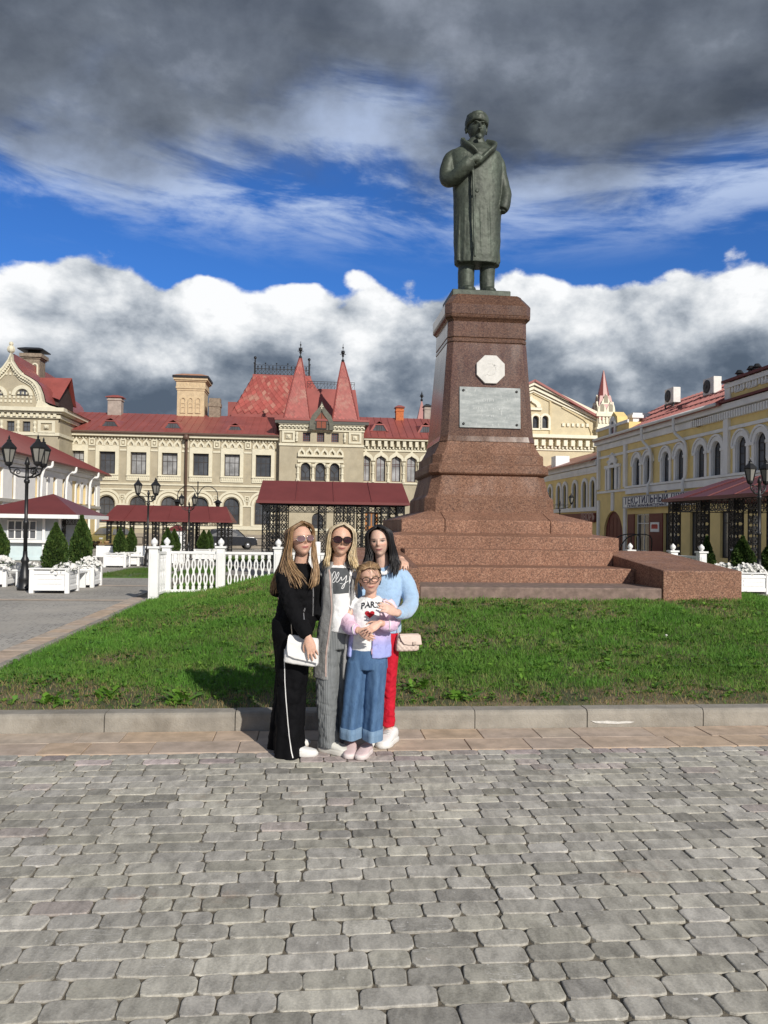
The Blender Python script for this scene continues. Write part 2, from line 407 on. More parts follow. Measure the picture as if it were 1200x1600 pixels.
# ---- pink sandstone tiles, kerb
TILES = [mat('pink_tile_%d' % k, c, .8, .2, 7, .35, 120, dirt=.35, dcol=(.22, .17, .12)) for k, c in enumerate(((.49, .38, .29), (.47, .39, .315), (.50, .38, .275), (.46, .37, .30)))]
strip = MB().box(-8.2, 11.4, V_T0+.002, V_K-.002, -.05, -.012).build('tile_strip', sand); strip.rotation_euler.z = TH; strip['kind'] = 'structure'
def tile(parent, u0, u1, v0, v1, z=0.0):
    o = MB().box(-(u1-u0)/2+.003, (u1-u0)/2-.003, -(v1-v0)/2+.003, (v1-v0)/2-.003, -.03, random.gauss(0, .0015)).build('tile', random.choice(TILES), parent, bevel=.003, seg=1)
    o.location = ((u0+u1)/2, (v0+v1)/2, z+.002); return o
dv = (V_K-V_T0)/2
for k in range(2):
    u = -6.5+.3*k
    while u < 6.5:
        w = random.choice((.31, .33, .46, .62, .68)); tile(strip, u, u+w, V_T0+dv*k, V_T0+dv*(k+1)); u += w
KERB = mat('kerb_concrete', (.30, .275, .235), .88, .22, 5, .6, 70, dirt=.55, dcol=(.15, .13, .10))
kerb = MB().box(-3.6, 11.3, V_K+.02, V_K+.14, -.10, .10).build('kerb', KERB); kerb.rotation_euler.z = TH; kerb['kind'] = 'structure'
cuts = [-3.62, -2.66, -2.585, -1.56, -.56, .40, 1.36, 2.30, 3.30, 4.3, 5.3, 6.3, 7.3, 8.3, 9.3, 10.3, 11.3]
WHITE_SMEAR = mat('white_smear', (.62, .60, .56), .8, .2, 30)
for i in range(len(cuts)-1):
    w = cuts[i+1]-cuts[i]; o = MB()
    h = .145+random.gauss(0, .002)
    prof = [(0, -.10), (0, h-.035), (.006, h-.014), (.022, h-.002), (.05, h), (.155, h), (.155, -.10)]
    o.loft([[(x, py, pz) for py, pz in prof] for x in (-w/2+.004, -w/2+.008, w/2-.008, w/2-.004)])
    o = o.build('kerb_stone', KERB, kerb); o.location = (cuts[i]+w/2, V_K+random.gauss(0, .002), 0); o.rotation_euler.z = random.gauss(0, .0015)
sm = MB(); pts = [(2.33+.05*k+random.uniform(0, .02), .040+random.uniform(-.004, .016)+(.012 if k > 1 else 0)*1.0) for k in range(8)]
sm.slab([(2.33, .055), (2.37, .036), (2.45, .032), (2.55, .028), (2.66, .033), (2.70, .044), (2.63, .050), (2.56, .046), (2.47, .056), (2.40, .052)], V_K-.0062, V_K-.004); sm.build('paint_smear', WHITE_SMEAR, kerb)
# ---- lawn mound
UL, UR, VF, VB = -3.28, 11.2, V_K+.157, 24.5
def lawn_z(u, v):
    e = np.minimum(np.asarray(u)-UL, UR-np.asarray(u))
    side = sstep(e, -.15, 4.0)
    fr = np.clip((np.asarray(v)-VF)/5.6, 0, 1); fr = .35*fr+.65*fr*fr*(3-2*fr)
    bk = sstep(VB-np.asarray(v), 0, 6)
    near_edge = .112*(1-sstep(np.asarray(v), VF, VF+3.2))
    z = near_edge*sstep(e, -.3, .5)+.02+bk*fr*side*.43
    z = z+bk*sstep(e, .2, 2.5)*.20*np.exp(-((np.asarray(u)+.2)/2.0)**2-((np.asarray(v)-16.0)/2.6)**2)
    return z+.03*(vnoise(u, v, .7, 3)-.5)*sstep(e, 0, 1)
nu, nv = 90, 110
gu = np.linspace(UL, UR, nu); gv = np.linspace(VF, VB, nv); GU, GV = np.meshgrid(gu, gv)
GZ = lawn_z(GU, GV)
lv = [tuple(p) for p in np.stack([GU.ravel(), GV.ravel(), GZ.ravel()], 1)]
lf = [(j*nu+i, j*nu+i+1, (j+1)*nu+i+1, (j+1)*nu+i) for j in range(nv-1) for i in range(nu-1)]
lm = bpy.data.materials.new('lawn_soil'); lm.use_nodes = True; t = NT(lm.node_tree); b = t.n['Principled BSDF']
pos = t.new('ShaderNodeNewGeometry').outputs['Position']
n = t.noise(pos, 2.2, 7, .65); c = t.ramp(n, [(.3, (.06, .075, .03)), (.48, (.09, .095, .04)), (.58, (.17, .135, .08)), (.75, (.22, .17, .105))])
t.put(b.inputs['Base Color'], c); b.inputs['Roughness'].default_value = .95
bp = t.new('ShaderNodeBump'); bp.inputs['Distance'].default_value = .02; t.put(bp.inputs['Height'], t.noise(pos, 60, 4)); t.l.new(bp.outputs[0], b.inputs['Normal'])
lf += [(i+1, i, len(lv)+i, len(lv)+i+1) for i in range(nu-1)]; lv += [(p[0], p[1]-.001, -.05) for p in lv[:nu]]
lawn = MB().add(lv, lf).build('lawn', lm, None, True); lawn.rotation_euler.z = TH; lawn['kind'] = 'structure'
# pink edging along the lawn's left side
edge = MB().box(-3.80, UL-.03, 4.0+V_K-4.0, 26, -.05, -.012).build('edge_strip', sand); edge.rotation_euler.z = TH; edge['kind'] = 'structure'
v = V_K+.05
while v < 17:
    w = random.choice((.30, .33, .48, .6)); tile(edge, -3.79, -3.42, v, v+w, .012); v += w
v = V_K+.05
while v < 24:
    o = MB().box(-.045, .045, 0, .97, -.1, .05).build('edge_stone', KERB, edge, bevel=.008, seg=1); o.location = (-3.355, v, 0); v += .98

GRASS = mat('grass_blade', (.1, .2, .03), .6, .1, 3, attr='tone', spec=.25, trans=.42)
LEAF = mat('weed_leaf', (.1, .2, .03), .5, .12, 9, attr='tone', spec=.35, trans=.38)
def dryness(u, v):
    n = .55*vnoise(u, v, 1.1, 1)+.30*vnoise(u, v, 3.1, 2)+.15*vnoise(u, v, 8, 5)
    return np.clip((n-.40)*2.2+1.0*np.exp(-(v-VF)/.6)+.30*np.exp(-(v-VF)/2.2)-.03, 0, 1)
def grass(n, fu, zf, parent=None, hs=1.0, ymin=VF, ymax=VB, keep=None, wid=1.0):
    # place by distance: denser near the viewer
    y = np.random.rand(n); v = (np.sqrt(ymin)+(np.sqrt(ymax)-np.sqrt(ymin))*y)**2
    u = fu(v, np.random.rand(n))
    ok = np.ones(n, bool) if keep is None else keep(u, v)
    u, v = u[ok], v[ok]; n = len(u)
    dr = dryness(u, v); ok = np.random.rand(n) > dr*.62; u, v, dr = u[ok], v[ok], dr[ok]; n = len(u)
    z = zf(u, v)
    tuft = vnoise(u, v, 5, 9)
    h = hs*(.022+.040*np.random.rand(n)**1.3+.035*tuft*np.random.rand(n))*(1-.45*dr)*(1+.03*np.maximum(0, v-7))
    w = wid*(.0022+.0022*np.random.rand(n))*(1+.10*np.maximum(0, v-7))
    an = np.random.rand(n)*2*np.pi; ln = h*(.15+.95*np.random.rand(n)); la = np.random.rand(n)*2*np.pi
    bx, by = np.cos(an)*w, np.sin(an)*w; lx, ly = np.cos(la)*ln, np.sin(la)*ln
    P = np.empty((n, 4, 3), np.float32); z0 = z-.004
    P[:, 0] = np.stack([u-bx, v-by, z0], 1); P[:, 1] = np.stack([u+bx, v+by, z0], 1)
    P[:, 2] = np.stack([u+bx*.35+lx, v+by*.35+ly, z+h], 1); P[:, 3] = np.stack([u-bx*.35+lx, v-by*.35+ly, z+h], 1)
    br = .95+.6*np.random.rand(n)+.35*(vnoise(u, v, .8, 6)-.5)+.3*(vnoise(u, v, 3.3, 8)-.5)
    g = np.array([.094, .225, .032]); yl = np.array([.20, .285, .06]); dry = np.array([.30, .23, .11])
    k = np.random.rand(n); cmix = np.clip(.28*k+.35*(vnoise(u, v, 1.9, 4)-.45), 0, 1)[:, None]
    col = g*(1-cmix)+yl*cmix; dd = np.clip(dr*1.15*(np.random.rand(n) < .25+.5*dr), 0, 1)[:, None]
    col = (col*(1-dd)+dry*dd)*br[:, None]
    return P.reshape(-1, 3), np.arange(n*4).reshape(-1, 4), np.repeat(col, 4, axis=0)
def fu_lawn(v, r):
    lo = np.maximum(UL+.01, -.70*v-.5); hi = np.minimum(UR-.02, .78*v+1.2); return lo+(hi-lo)*r
MON_U, MON_V = 3.81, 17.3
def keep_lawn(u, v):
    return ~((np.abs(u-MON_U) < 2.2) & (v > 12.5) & (v < 19.5))
P, F, T = grass(330000, fu_lawn, lawn_z, ymax=20.5, keep=keep_lawn)
o = link(bpy.data.objects.new('grass', fast_mesh('grass', P, F, GRASS, T))); o.rotation_euler.z = TH; tag(o, kind='stuff')
# broad leaved weeds
def leaves(n, fu, zf, ymin, ymax, keep, big=1.0):
    V, Fc, Tn = [], [], []
    y = np.random.rand(n); vv = (np.sqrt(ymin)+(np.sqrt(ymax)-np.sqrt(ymin))*y)**2; uu = fu(vv, np.random.rand(n)); ok = keep(uu, vv)
    cl = vnoise(uu, vv, .9, 12)*.6+vnoise(uu, vv, 2.6, 13)*.4
    for u, v, k, c in zip(uu, vv, ok, cl):
        if not k or random.random() > .25+1.1*c**1.5: continue
        z = float(zf(u, v)); s = big*random.choice((.5, .6, .8, .9, 1.1))*(.75 if v < VF+1.2 else 1); m = random.randint(4, 9)
        br = random.uniform(.8, 1.25); tn = Vector((.155, .30, .040))*br if random.random() < .6 else Vector((.10, .215, .04))*br
        a0 = random.random()*6.28; form = random.random()
        for k2 in range(m):
            a = a0+6.283*k2/m+random.uniform(-.35, .35); L = s*random.uniform(.045, .10); wd = L*(.16 if form < .55 else .34); el = random.uniform(.15, .95)
            dx, dy = math.cos(a), math.sin(a); rx, ry = -dy, dx; b = len(V)
            ce, se = math.cos(el), math.sin(el)
            q = [(0, 0, .0), (.5, -1, .42), (.55, 0, .38), (.5, 1, .42), (1.0, 0, .55-.25*random.random())]
            for tt, sd, hh in q: V.append((u+dx*L*tt*ce+rx*wd*sd, v+dy*L*tt*ce+ry*wd*sd, z+.006+L*hh*se*1.6+(.004 if sd else 0)))
            Fc += [(b, b+1, b+2, b+2), (b, b+2, b+3, b+3), (b+1, b+4, b+2, b+2), (b+2, b+4, b+3, b+3)]
            Tn += [tn*random.uniform(.85, 1.15)]*5
    f3 = np.array(Fc)[:, :3]
    return np.array(V), f3, np.array([tuple(q) for q in Tn])
P, F, T = leaves(8400, fu_lawn, lawn_z, VF+.12, 15.5, keep_lawn)
o = link(bpy.data.objects.new('weeds', fast_mesh('weeds', P, F, LEAF, T))); o.rotation_euler.z = TH; tag(o, kind='stuff')
# a few large weed plants near the kerb
def weed_plant(u, v, s, label, n=26):
    V, Fc, Tn = [], [], []
    for k in range(n):
        a = random.random()*6.283; L = s*random.uniform(.09, .19); wd = L*random.uniform(.12, .2); e = random.uniform(.2, 1.15); ox, oy = random.gauss(0, s*.05), random.gauss(0, s*.04)
        dx, dy = math.cos(a), math.sin(a); rx, ry = -dy, dx; tn = Vector((.13, .27, .03))*random.uniform(.7, 1.25); b = len(V)
        prof = [(0, .25), (.25, .8), (.4, .5), (.6, 1), (.75, .6), (1, .05)]
        for tt, wf in prof:
            hh = L*(math.sin(e)*tt-.35*tt*tt); xx = L*tt*math.cos(e)
            V += [(ox+dx*xx+rx*wd*wf, oy+dy*xx+ry*wd*wf, hh+.003), (ox+dx*xx-rx*wd*wf, oy+dy*xx-ry*wd*wf, hh+.003)]; Tn += [tuple(tn)]*2
        Fc += [(b+2*i, b+2*i+1, b+2*i+3, b+2*i+2) for i in range(5)]
    o = link(bpy.data.objects.new('weed_plant', fast_mesh('weed_plant', np.array(V), np.array(Fc), LEAF, np.array(Tn))))
    o.location = W2(u, v, float(lawn_z(u, v))); o.rotation_euler.z = TH
    tag(o, label, 'weed', 'large weeds on the lawn'); return o
def lawn_hit(px, py):
    r = ray(px, py)
    for k in np.linspace(5, 22, 700):
        p = Vector((0, 0, EYE))+r*float(k); u, v = p.x*CS+p.y*SN, -p.x*SN+p.y*CS
        if v > VF and p.z <= float(lawn_z(u, v)): return u, v
    return u, v
for px, py, s, lb in ((82, 1100, 1.0, 'bright leafy weed by the kerb near the left picture edge'), (275, 1098, 1.1, 'tall dandelion weed by the kerb in front of the group shadow'), (172, 1090, 1.0, 'spreading green weed on the lawn between two larger weeds'),
                      (722, 1093, 1.0, 'low dark weed on bare soil by the kerb right of the red trousers'), (655, 1075, 1.1, 'leafy weed clump on the lawn beside the red trousers')):
    u, v = lawn_hit(px, py); weed_plant(u, v, s, lb)
u, v = lawn_hit(1041, 999)
db = MB().ball((0, 0, .05), .018, 8, 5, (1, 1, .6)).tube([(0, 0, 0), (0, 0, .045)], .003, 5)
o = db.build('daisy', mat('daisy_white', (.75, .74, .68), .7)); o.location = W2(u, v, float(lawn_z(u, v))); tag(o, 'small white daisy flower alone in the right lawn', 'flower')
# ================================================================== MONUMENT
def granite(name, rough, dark=1.0):
    mt = bpy.data.materials.new(name); mt.use_nodes = True; t = NT(mt.node_tree); b = t.n['Principled BSDF']
    pos = t.new('ShaderNodeNewGeometry').outputs['Position']
    v = t.new('ShaderNodeTexVoronoi'); t.put(v.inputs['Vector'], pos); v.inputs['Scale'].default_value = 62
    n = t.noise(pos, 34, 4, .65); n2 = t.noise(pos, 1.4, 5, .6)
    sp = t.new('ShaderNodeSeparateColor'); t.l.new(v.outputs['Color'], sp.inputs[0])
    f = t.math('ADD', t.math('MULTIPLY', sp.outputs[0], .55), t.math('MULTIPLY', n, .5))
    c = t.ramp(f, [(.20, (.075*dark, .042*dark, .033*dark)), (.40, (.150*dark, .080*dark, .054*dark)), (.62, (.210*dark, .108*dark, .070*dark)), (.80, (.28*dark, .165*dark, .112*dark))])
    g = t.smooth(n2, .3, .7, .86, 1.1); cb = t.new('ShaderNodeCombineXYZ')
    for k in range(3): t.put(cb.inputs[k], g)
    t.put(b.inputs['Base Color'], t.mix(1, c, cb.outputs[0], 'MULTIPLY'))
    n3 = t.noise(t.vmath('MULTIPLY', pos, (1, 1, .3)), 3, 6, .6)
    t.put(b.inputs['Roughness'], t.smooth(n3, .3, .7, rough*.8, rough*1.3)); b.inputs['Specular IOR Level'].default_value = .36 if rough < .3 else .2
    return mt
G_POL = granite('polished_red_granite', .16, .64); G_PL = granite('honed_red_granite', .62, 1.0); G_STEP = granite('weathered_red_granite', .62, 1.32); G_FOOT = mat('mossy_grey_granite', (.21, .15, .125), .85, .3, 9, .5, 60, dirt=.5, dcol=(.13, .12, .07))
UC, VC = MON_U, MON_V
mon = thing('monument', 'tall red granite monument pedestal on broad steps in the lawn', 'monument', W2(UC, VC, 0), TH)
def lz(px, py, v): return pv(px, py, v)[1]
def lu(px, py, v): return pv(px, py, v)[0]-UC
vf = [12.27, 13.34, 14.36]
z1 = lz(768, 917.5, vf[0]); z2 = lz(768, 887.0, vf[1]); z3 = lz(768, 859.0, vf[2])
ui = lu(1035, 915, vf[0]); uo = lu(1158, 915, vf[0])
h4 = 2.38; v4 = VC-h4; z4 = lz(790, 838.5, v4); z5b = lz(781, 830, VC-1.98); h5 = 1.98; z5 = lz(781, 813.5, VC-h5)
z3t = lz(768, 852.5, v4)
def blk(name, u0, u1, v0, v1, za, zb, zb2=None, m=None, bv=.012):
    zb2 = zb if zb2 is None else zb2
    mb = MB().add([(u0, v0-VC, za), (u1, v0-VC, za), (u1, v1-VC, za), (u0, v1-VC, za), (u0, v0-VC, zb), (u1, v0-VC, zb), (u1, v1-VC, zb2), (u0, v1-VC, zb2)],
                  [(0, 3, 2, 1), (4, 5, 6, 7), (0, 1, 5, 4), (1, 2, 6, 5), (2, 3, 7, 6), (3, 0, 4, 7)])
    return mb.build(name, m or G_STEP, mon, bevel=bv)
foot = blk('lower_step', -ui+.006, ui-.006, vf[0], vf[1]+.1, 0, z1, None, G_FOOT, .02)
blk('middle_step', -ui+.006, ui-.006, vf[1], vf[2]+.1, .2, z2)
blk('upper_step', -ui+.006, ui-.006, vf[2], v4+.1, .2, z3)
# sloping cheek blocks either side of the steps, in two lengths
zc0 = lz(1036, 891.5, vf[0]-.03); zc1 = pu(957, 867.5, UC+ui)[1]; vc1 = pu(957, 867.5, UC+ui)[0]
slope = (zc1-zc0)/(vc1-vf[0])
for sg in (1, -1):
    a, b_ = (ui, uo) if sg > 0 else (-uo, -ui)
    blk('cheek_block', a, b_, vf[0]-.03, 14.6, 0, zc0, zc0+slope*(14.63-vf[0]), bv=.02)
    blk('cheek_block', a+.004, b_-.004, 14.612, VC-h4+.3, 0, zc0+slope*(14.64-vf[0]), zc0+slope*(VC-h4+.3-vf[0]), bv=.02)
# broad base tiers, each side built of blocks
blk('base_core', -h4+.25, h4-.25, v4+.25, VC+h4-.25, 0, z4-.05, bv=0)
zlow = min(z3t, z3)-.005
def tier(h, za, zb, slope_in, rise, cuts, name, m=G_STEP, thick=.5):
    for k in range(4):
        M = Matrix.Rotation(k*math.pi/2, 4, 'Z')
        pts = [-h]+cuts+[h]
        for i in range(len(pts)-1):
            a, b_ = pts[i]+(.004 if i else .0), pts[i+1]-(.004 if i < len(pts)-2 else 0.0)
            ia = a if i else a+thick; ib = b_ if i < len(pts)-2 else b_-thick
            mb = MB().add([(a, -h, za), (b_, -h, za), (ib, -h+thick, za), (ia, -h+thick, za), (a, -h, zb), (b_, -h, zb), (ib, -h+thick, zb+rise), (ia, -h+thick, zb+rise)],
                          [(0, 3, 2, 1), (4, 5, 6, 7), (0, 1, 5, 4), (1, 2, 6, 5), (2, 3, 7, 6), (3, 0, 4, 7)])
            mb.xf(M); o = mb.build(name, m, mon, bevel=.014)
tier(h4, .3, z4, 0, (z5b-z4)*1.0, [], 'base_slab', thick=.62)
zp = lz(768, 800.5, VC-1.41)
c5 = [lu(698, 820, VC-h5), lu(863, 820, VC-h5)]; cm5 = (c5[1]-c5[0])/2
tier(h5, z5b-.06, z5, 0, zp-z5+.02, [-cm5, cm5], 'base_block', thick=.66)
blk('pedestal_core', -1.3, 1.3, VC-1.3, VC+1.3, .5, zp-.02, bv=0)
def octo(h, c, z): return [(-h+c, -h, z), (h-c, -h, z), (h, -h+c, z), (h, h-c, z), (h-c, h, z), (-h+c, h, z), (-h, h-c, z), (-h, -h+c, z)]
def zat(py, h): return lz(768, py, VC-h)
def stack(name, rows, m=G_POL, cap=True):
    mb = MB(); mb.loft([octo(h, c, z) for h, c, z in rows], cap); return mb.build(name, m, mon, bevel=.008, seg=2)
stack('plinth', [(1.41, .21, zp-.03), (1.40, .21, zat(779.5, 1.40)), (1.33, .20, zat(774, 1.35)), (1.23, .19, zat(743.5, 1.25))], G_PL)
stack('plinth_moulding', [(1.22, .18, zat(744, 1.28)), (1.29, .19, zat(741, 1.29)), (1.31, .19, zat(739, 1.3)), (1.30, .19, zat(727, 1.3)), (1.22, .18, zat(724.5, 1.22)), (1.215, .18, zat(711, 1.21)), (1.16, .17, zat(708.5, 1.18)),
      (1.12, .165, zat(703, 1.14)), (1.075, .16, zat(697, 1.09)), (1.045, .15, zat(690, 1.06))], G_PL)
stack('shaft', [(1.06, .15, zat(690.5, 1.06)), (1.03, .145, zat(682, 1.03)), (.885, .115, zat(536.5, .885))])
stack('shaft_band', [(.865, .11, zat(536.8, .885)), (.865, .11, zat(535.2, .885)), (.885, .115, zat(535.0, .885)), (.885, .115, zat(529.5, .885)), (.865, .11, zat(529.2, .885)), (.865, .11, zat(527.8, .885)), (.885, .115, zat(527.5, .885)), (.878, .115, zat(503, .88))])
stack('cap', [(.87, .115, zat(503.2, .88)), (.90, .12, zat(500, .90)), (.945, .125, zat(496.5, .93)), (.955, .125, zat(493, .95)), (.945, .125, zat(492.3, .95)), (.955, .13, zat(491, .955)), (.955, .13, zat(476, .955)), (.93, .13, zat(473, .95)),
      (.86, .12, zat(467.5, .88)), (.80, .11, zat(463.5, .82)), (.775, .11, zat(460.5, .80))])
zt = zat(460.5, .80)
ZTOP = zt
# marble octagon with a worn relief, and the grey plaque
MARB = mat('white_marble', (.60, .585, .55), .55, .10, 9, .2, 60, dirt=.22, dcol=(.42, .42, .41))
MARB2 = mat('worn_relief', (.585, .572, .54), .6, .12, 20, .3, 60)
def shaft_y(z):                               # front face of the tapering shaft
    za, zb = zat(682, 1.03), zat(536.5, .885); return -(1.03+(.885-1.03)*(z-za)/(zb-za))
zc = lz(766, 578, VC-.93); ro = .31; xc = lu(766, 578, VC-.93)
ta = math.atan2(.145, zat(536.5, .885)-zat(682, 1.03))
def on_shaft(o, x, z): o.location = (x, shaft_y(z), z); o.rotation_euler = (-ta, 0, 0)
oc = MB().slab([(ro/math.cos(math.pi/8)*math.cos(math.pi/8+k*math.pi/4), ro/math.cos(math.pi/8)*math.sin(math.pi/8+k*math.pi/4)) for k in range(8)], -.055, .02).build('octagon_plaque', MARB, mon, bevel=.006)
on_shaft(oc, xc, zc)
rl = MB()
arc = [(.13*math.cos(a)-.01, .13*math.sin(a)+.0) for a in np.linspace(R(110), R(-130), 16)]
for i in range(15): rl.bar((arc[i][0], -.0535, arc[i][1]), (arc[i+1][0], -.0535, arc[i+1][1]), .010, .012+.018*math.sin(math.pi*i/15))
rl.bar((-.12, -.054, -.14), (.09, -.054, .10), .010, .028); rl.bar((.03, -.054, .15), (.14, -.054, .06), .010, .055)
rl.build('worn_emblem', MARB2, oc)
zq0, zq1 = lz(766, 669.5, VC-1.0), lz(766, 606, VC-.95); q0, q1 = lu(717.5, 637, VC-.98), lu(812.5, 640, VC-.98)
def plaque_mat():
    mt = bpy.data.materials.new('worn_grey_plaque'); mt.use_nodes = True; t = NT(mt.node_tree); b = t.n['Principled BSDF']
    pos = t.new('ShaderNodeNewGeometry').outputs['Position']
    n = t.noise(t.vmath('MULTIPLY', pos, (1, 1, 4)), 2.6, 7, .65); n2 = t.noise(pos, 16, 5, .7); n3 = t.noise(t.vmath('MULTIPLY', pos, (2.5, 2.5, 1)), 9, 3, .6)
    c = t.ramp(t.math('ADD', t.math('MULTIPLY', n, .7), t.math('MULTIPLY', n2, .3)), [(.35, (.20, .225, .225)), (.5, (.30, .325, .32)), (.65, (.43, .455, .445))])
    c = t.mix(t.math('MULTIPLY', t.smooth(n3, .6, .72), .5), c, (.55, .57, .55))
    t.put(b.inputs['Base Color'], c); b.inputs['Roughness'].default_value = .6; return mt
pq = MB().slab(rect(-(q1-q0)/2, (q1-q0)/2, -(zq1-zq0)/2, (zq1-zq0)/2), -.035, .02).build('plaque', plaque_mat(), mon, bevel=.005)
on_shaft(pq, (q0+q1)/2, (zq0+zq1)/2)
BOLT = mat('dark_bolt', (.02, .02, .02), .5)
for sx in (-1, 1):
    for sz in (-1, 1):
        o = MB().lathe([(.028, 0), (.028, .012), (.015, .02)], 10).build('bolt', BOLT, pq); o.rotation_euler.x = math.pi/2
        o.location = (sx*((q1-q0)/2-.085), -.035, sz*((zq1-zq0)/2-.08))
# traces of the worn inscription: broken rows of dabs where letters were
tr = MB()
for rowz, x0, x1, hh in ((.16, -.30, .22, .075), (-.02, -.46, .46, .05), (-.18, -.3, .1, .05)):
    x = x0
    while x < x1:
        w = random.uniform(.014, .03)
        if random.random() < .62: tr.box(x, x+w*.5, -.0375, -.034, rowz-hh*random.uniform(.2, .5), rowz+hh*random.uniform(.2, .5))
        x += w+random.uniform(.01, .025)
tr = tr.build('worn_inscription', mat('inscription_trace', (.50, .52, .51), .7, .3, 40), pq); tr['kind'] = 'stuff'
# ================================================================== body tools
def dg(): bpy.context.view_layer.update(); return bpy.context.evaluated_depsgraph_get()
def remesh(mb, voxel, smooth=4, disp=None, disp2=None):
    me = mb.mesh('tmp'); o = bpy.data.objects.new('tmp', me); C.objects.link(o)
    r = o.modifiers.new('r', 'REMESH'); r.mode = 'VOXEL'; r.voxel_size = voxel; r.adaptivity = 0
    if smooth: s = o.modifiers.new('s', 'SMOOTH'); s.factor = .5; s.iterations = smooth
    for dsp in (disp, disp2):
        if dsp:
            tx = bpy.data.textures.new('fold', dsp[2] if len(dsp) > 2 else 'CLOUDS'); tx.noise_scale = dsp[1]; tx.noise_depth = 2
            if len(dsp) > 2: tx.turbulence = 9; tx.marble_type = 'SHARP'
            dm = o.modifiers.new('d', 'DISPLACE'); dm.texture = tx; dm.strength = dsp[0]; dm.mid_level = .5; dm.texture_coords = 'LOCAL'
    me2 = bpy.data.meshes.new_from_object(o.evaluated_get(dg()))
    C.objects.unlink(o); bpy.data.objects.remove(o); bpy.data.meshes.remove(me)
    me2.polygons.foreach_set('use_smooth', [True]*len(me2.polygons)); me2.materials.clear()
    return me2
def ring(c, rx, ry, n=28, rot=0.0, sq=1.0, fold=0.0, fk=7, ph=0.0, tilt=(0, 0)):
    out = []
    for k in range(n):
        a = 2*math.pi*k/n; ca, sa = math.cos(a), math.sin(a)
        x = rx*math.copysign(abs(ca)**sq, ca); y = ry*math.copysign(abs(sa)**sq, sa)
        f = 1+fold*math.sin(fk*a+ph); x *= f; y *= f
        xr = x*math.cos(rot)-y*math.sin(rot); yr = x*math.sin(rot)+y*math.cos(rot)
        out.append((c[0]+xr, c[1]+yr, c[2]+tilt[0]*xr+tilt[1]*yr))
    return out
def cr(pts, n=5):                  # Catmull-Rom through tuples of any length
    P = [np.array(p, float) for p in pts]; out = []
    P = [2*P[0]-P[1]]+P+[2*P[-1]-P[-2]]
    for i in range(1, len(P)-2):
        for k in range(n):
            s = k/n; a, b, c, d_ = P[i-1], P[i], P[i+1], P[i+2]
            out.append(.5*((2*b)+(c-a)*s+(2*a-5*b+4*c-d_)*s*s+(3*b-a-3*c+d_)*s**3))
    out.append(P[-2]); return out
def limb(mb, pts, n=16, sub=4, flat=1.0):      # pts: (x, y, z, radius)
    q = cr(pts, sub); mb.tube([p[:3] for p in q], [max(.002, p[3]) for p in q], n, True, flat); return mb
def head_mesh(mb, c, h, yaw=0.0, pitch=0.0, roll=0.0, jaw=1.0, beard=0.0, nose=1.0, wide=1.0, n=44, m=40, brow=1.0, cheek=0.0):
    # sculpted head, h = chin to crown, facing -y before turning
    M = Matrix.Translation(c) @ Matrix.Rotation(yaw, 4, 'Z') @ Matrix.Rotation(pitch, 4, 'X') @ Matrix.Rotation(roll, 4, 'Y')
    rings = []
    def G(x, z, x0, z0, sx, sz): return math.exp(-((x-x0)/sx)**2-((z-z0)/sz)**2)
    for i in range(m+1):
        th = math.pi*(i+.15)/(m+.3); row = []
        for k in range(n):
            a = 2*math.pi*k/n
            x = math.sin(th)*math.cos(a); y = math.sin(th)*math.sin(a); z = -math.cos(th)
            X = x*.335*wide; Y = y*.41; Z = z*.5
            if z < 0:                       # narrow the jaw
                q = min(1, -z); X *= 1-.30*q**1.6*jaw-.02*q; Y *= 1-.08*q
                if y > 0: Y *= 1-.35*q        # nape cut in
                if y < 0: Y = Y-.02*q
            if y < 0:
                fr = min(1, -y*1.6); Y *= 1-.06*fr
                Y -= fr*(.115*nose*G(X, Z, 0, -.085, .040, .045)+.075*nose*G(X, Z, 0, -.02, .026, .075))    # nose
                Y -= fr*.016*brow*(G(X, Z, .13, .075, .10, .03)+G(X, Z, -.13, .075, .10, .03))
                Y += fr*.040*(1+.45*(brow-1))*(G(X, Z, .14, .02, .07, .042)+G(X, Z, -.14, .02, .07, .042))                    # eye hollows
                Y -= fr*.016*(G(X, Z, .14, .012, .045, .022)+G(X, Z, -.14, .012, .045, .022))                # lids
                Y -= fr*.024*(1+cheek)*(G(X, Z, .19, -.09, .08, .07)+G(X, Z, -.19, -.09, .08, .07))
                Y -= fr*.026*G(X, Z, 0, -.225, .085, .018)+fr*.030*G(X, Z, 0, -.268, .075, .020)             # lips
                Y += fr*.018*G(X, Z, 0, -.247, .10, .010)+fr*.020*G(X, Z, 0, -.32, .09, .03)
                Y -= fr*.045*G(X, Z, 0, -.43, .10, .07)                                                      # chin
                Y -= fr*beard*(.05*G(X, Z, 0, -.47, .12, .10)+.03*G(X, Z, 0, -.20, .13, .03))
            row.append(M @ (Vector((X, Y, Z+.5))*h))
        rings.append(row)
    mb.loft(rings)
    for sx in (-1, 1):                      # ears
        mb.ball((0, 0, 0), 1, 10, 6); st = len(mb.v)-10*7
        Me = M @ Matrix.Translation(Vector((sx*.335*wide, .03, .48))*h) @ Matrix.Rotation(sx*.35, 4, 'Z')
        for i in range(st, len(mb.v)):
            p = Vector(mb.v[i]); mb.v[i] = tuple(Me @ Vector((p.x*.028*h, p.y*.075*h, p.z*.125*h)))
    return M
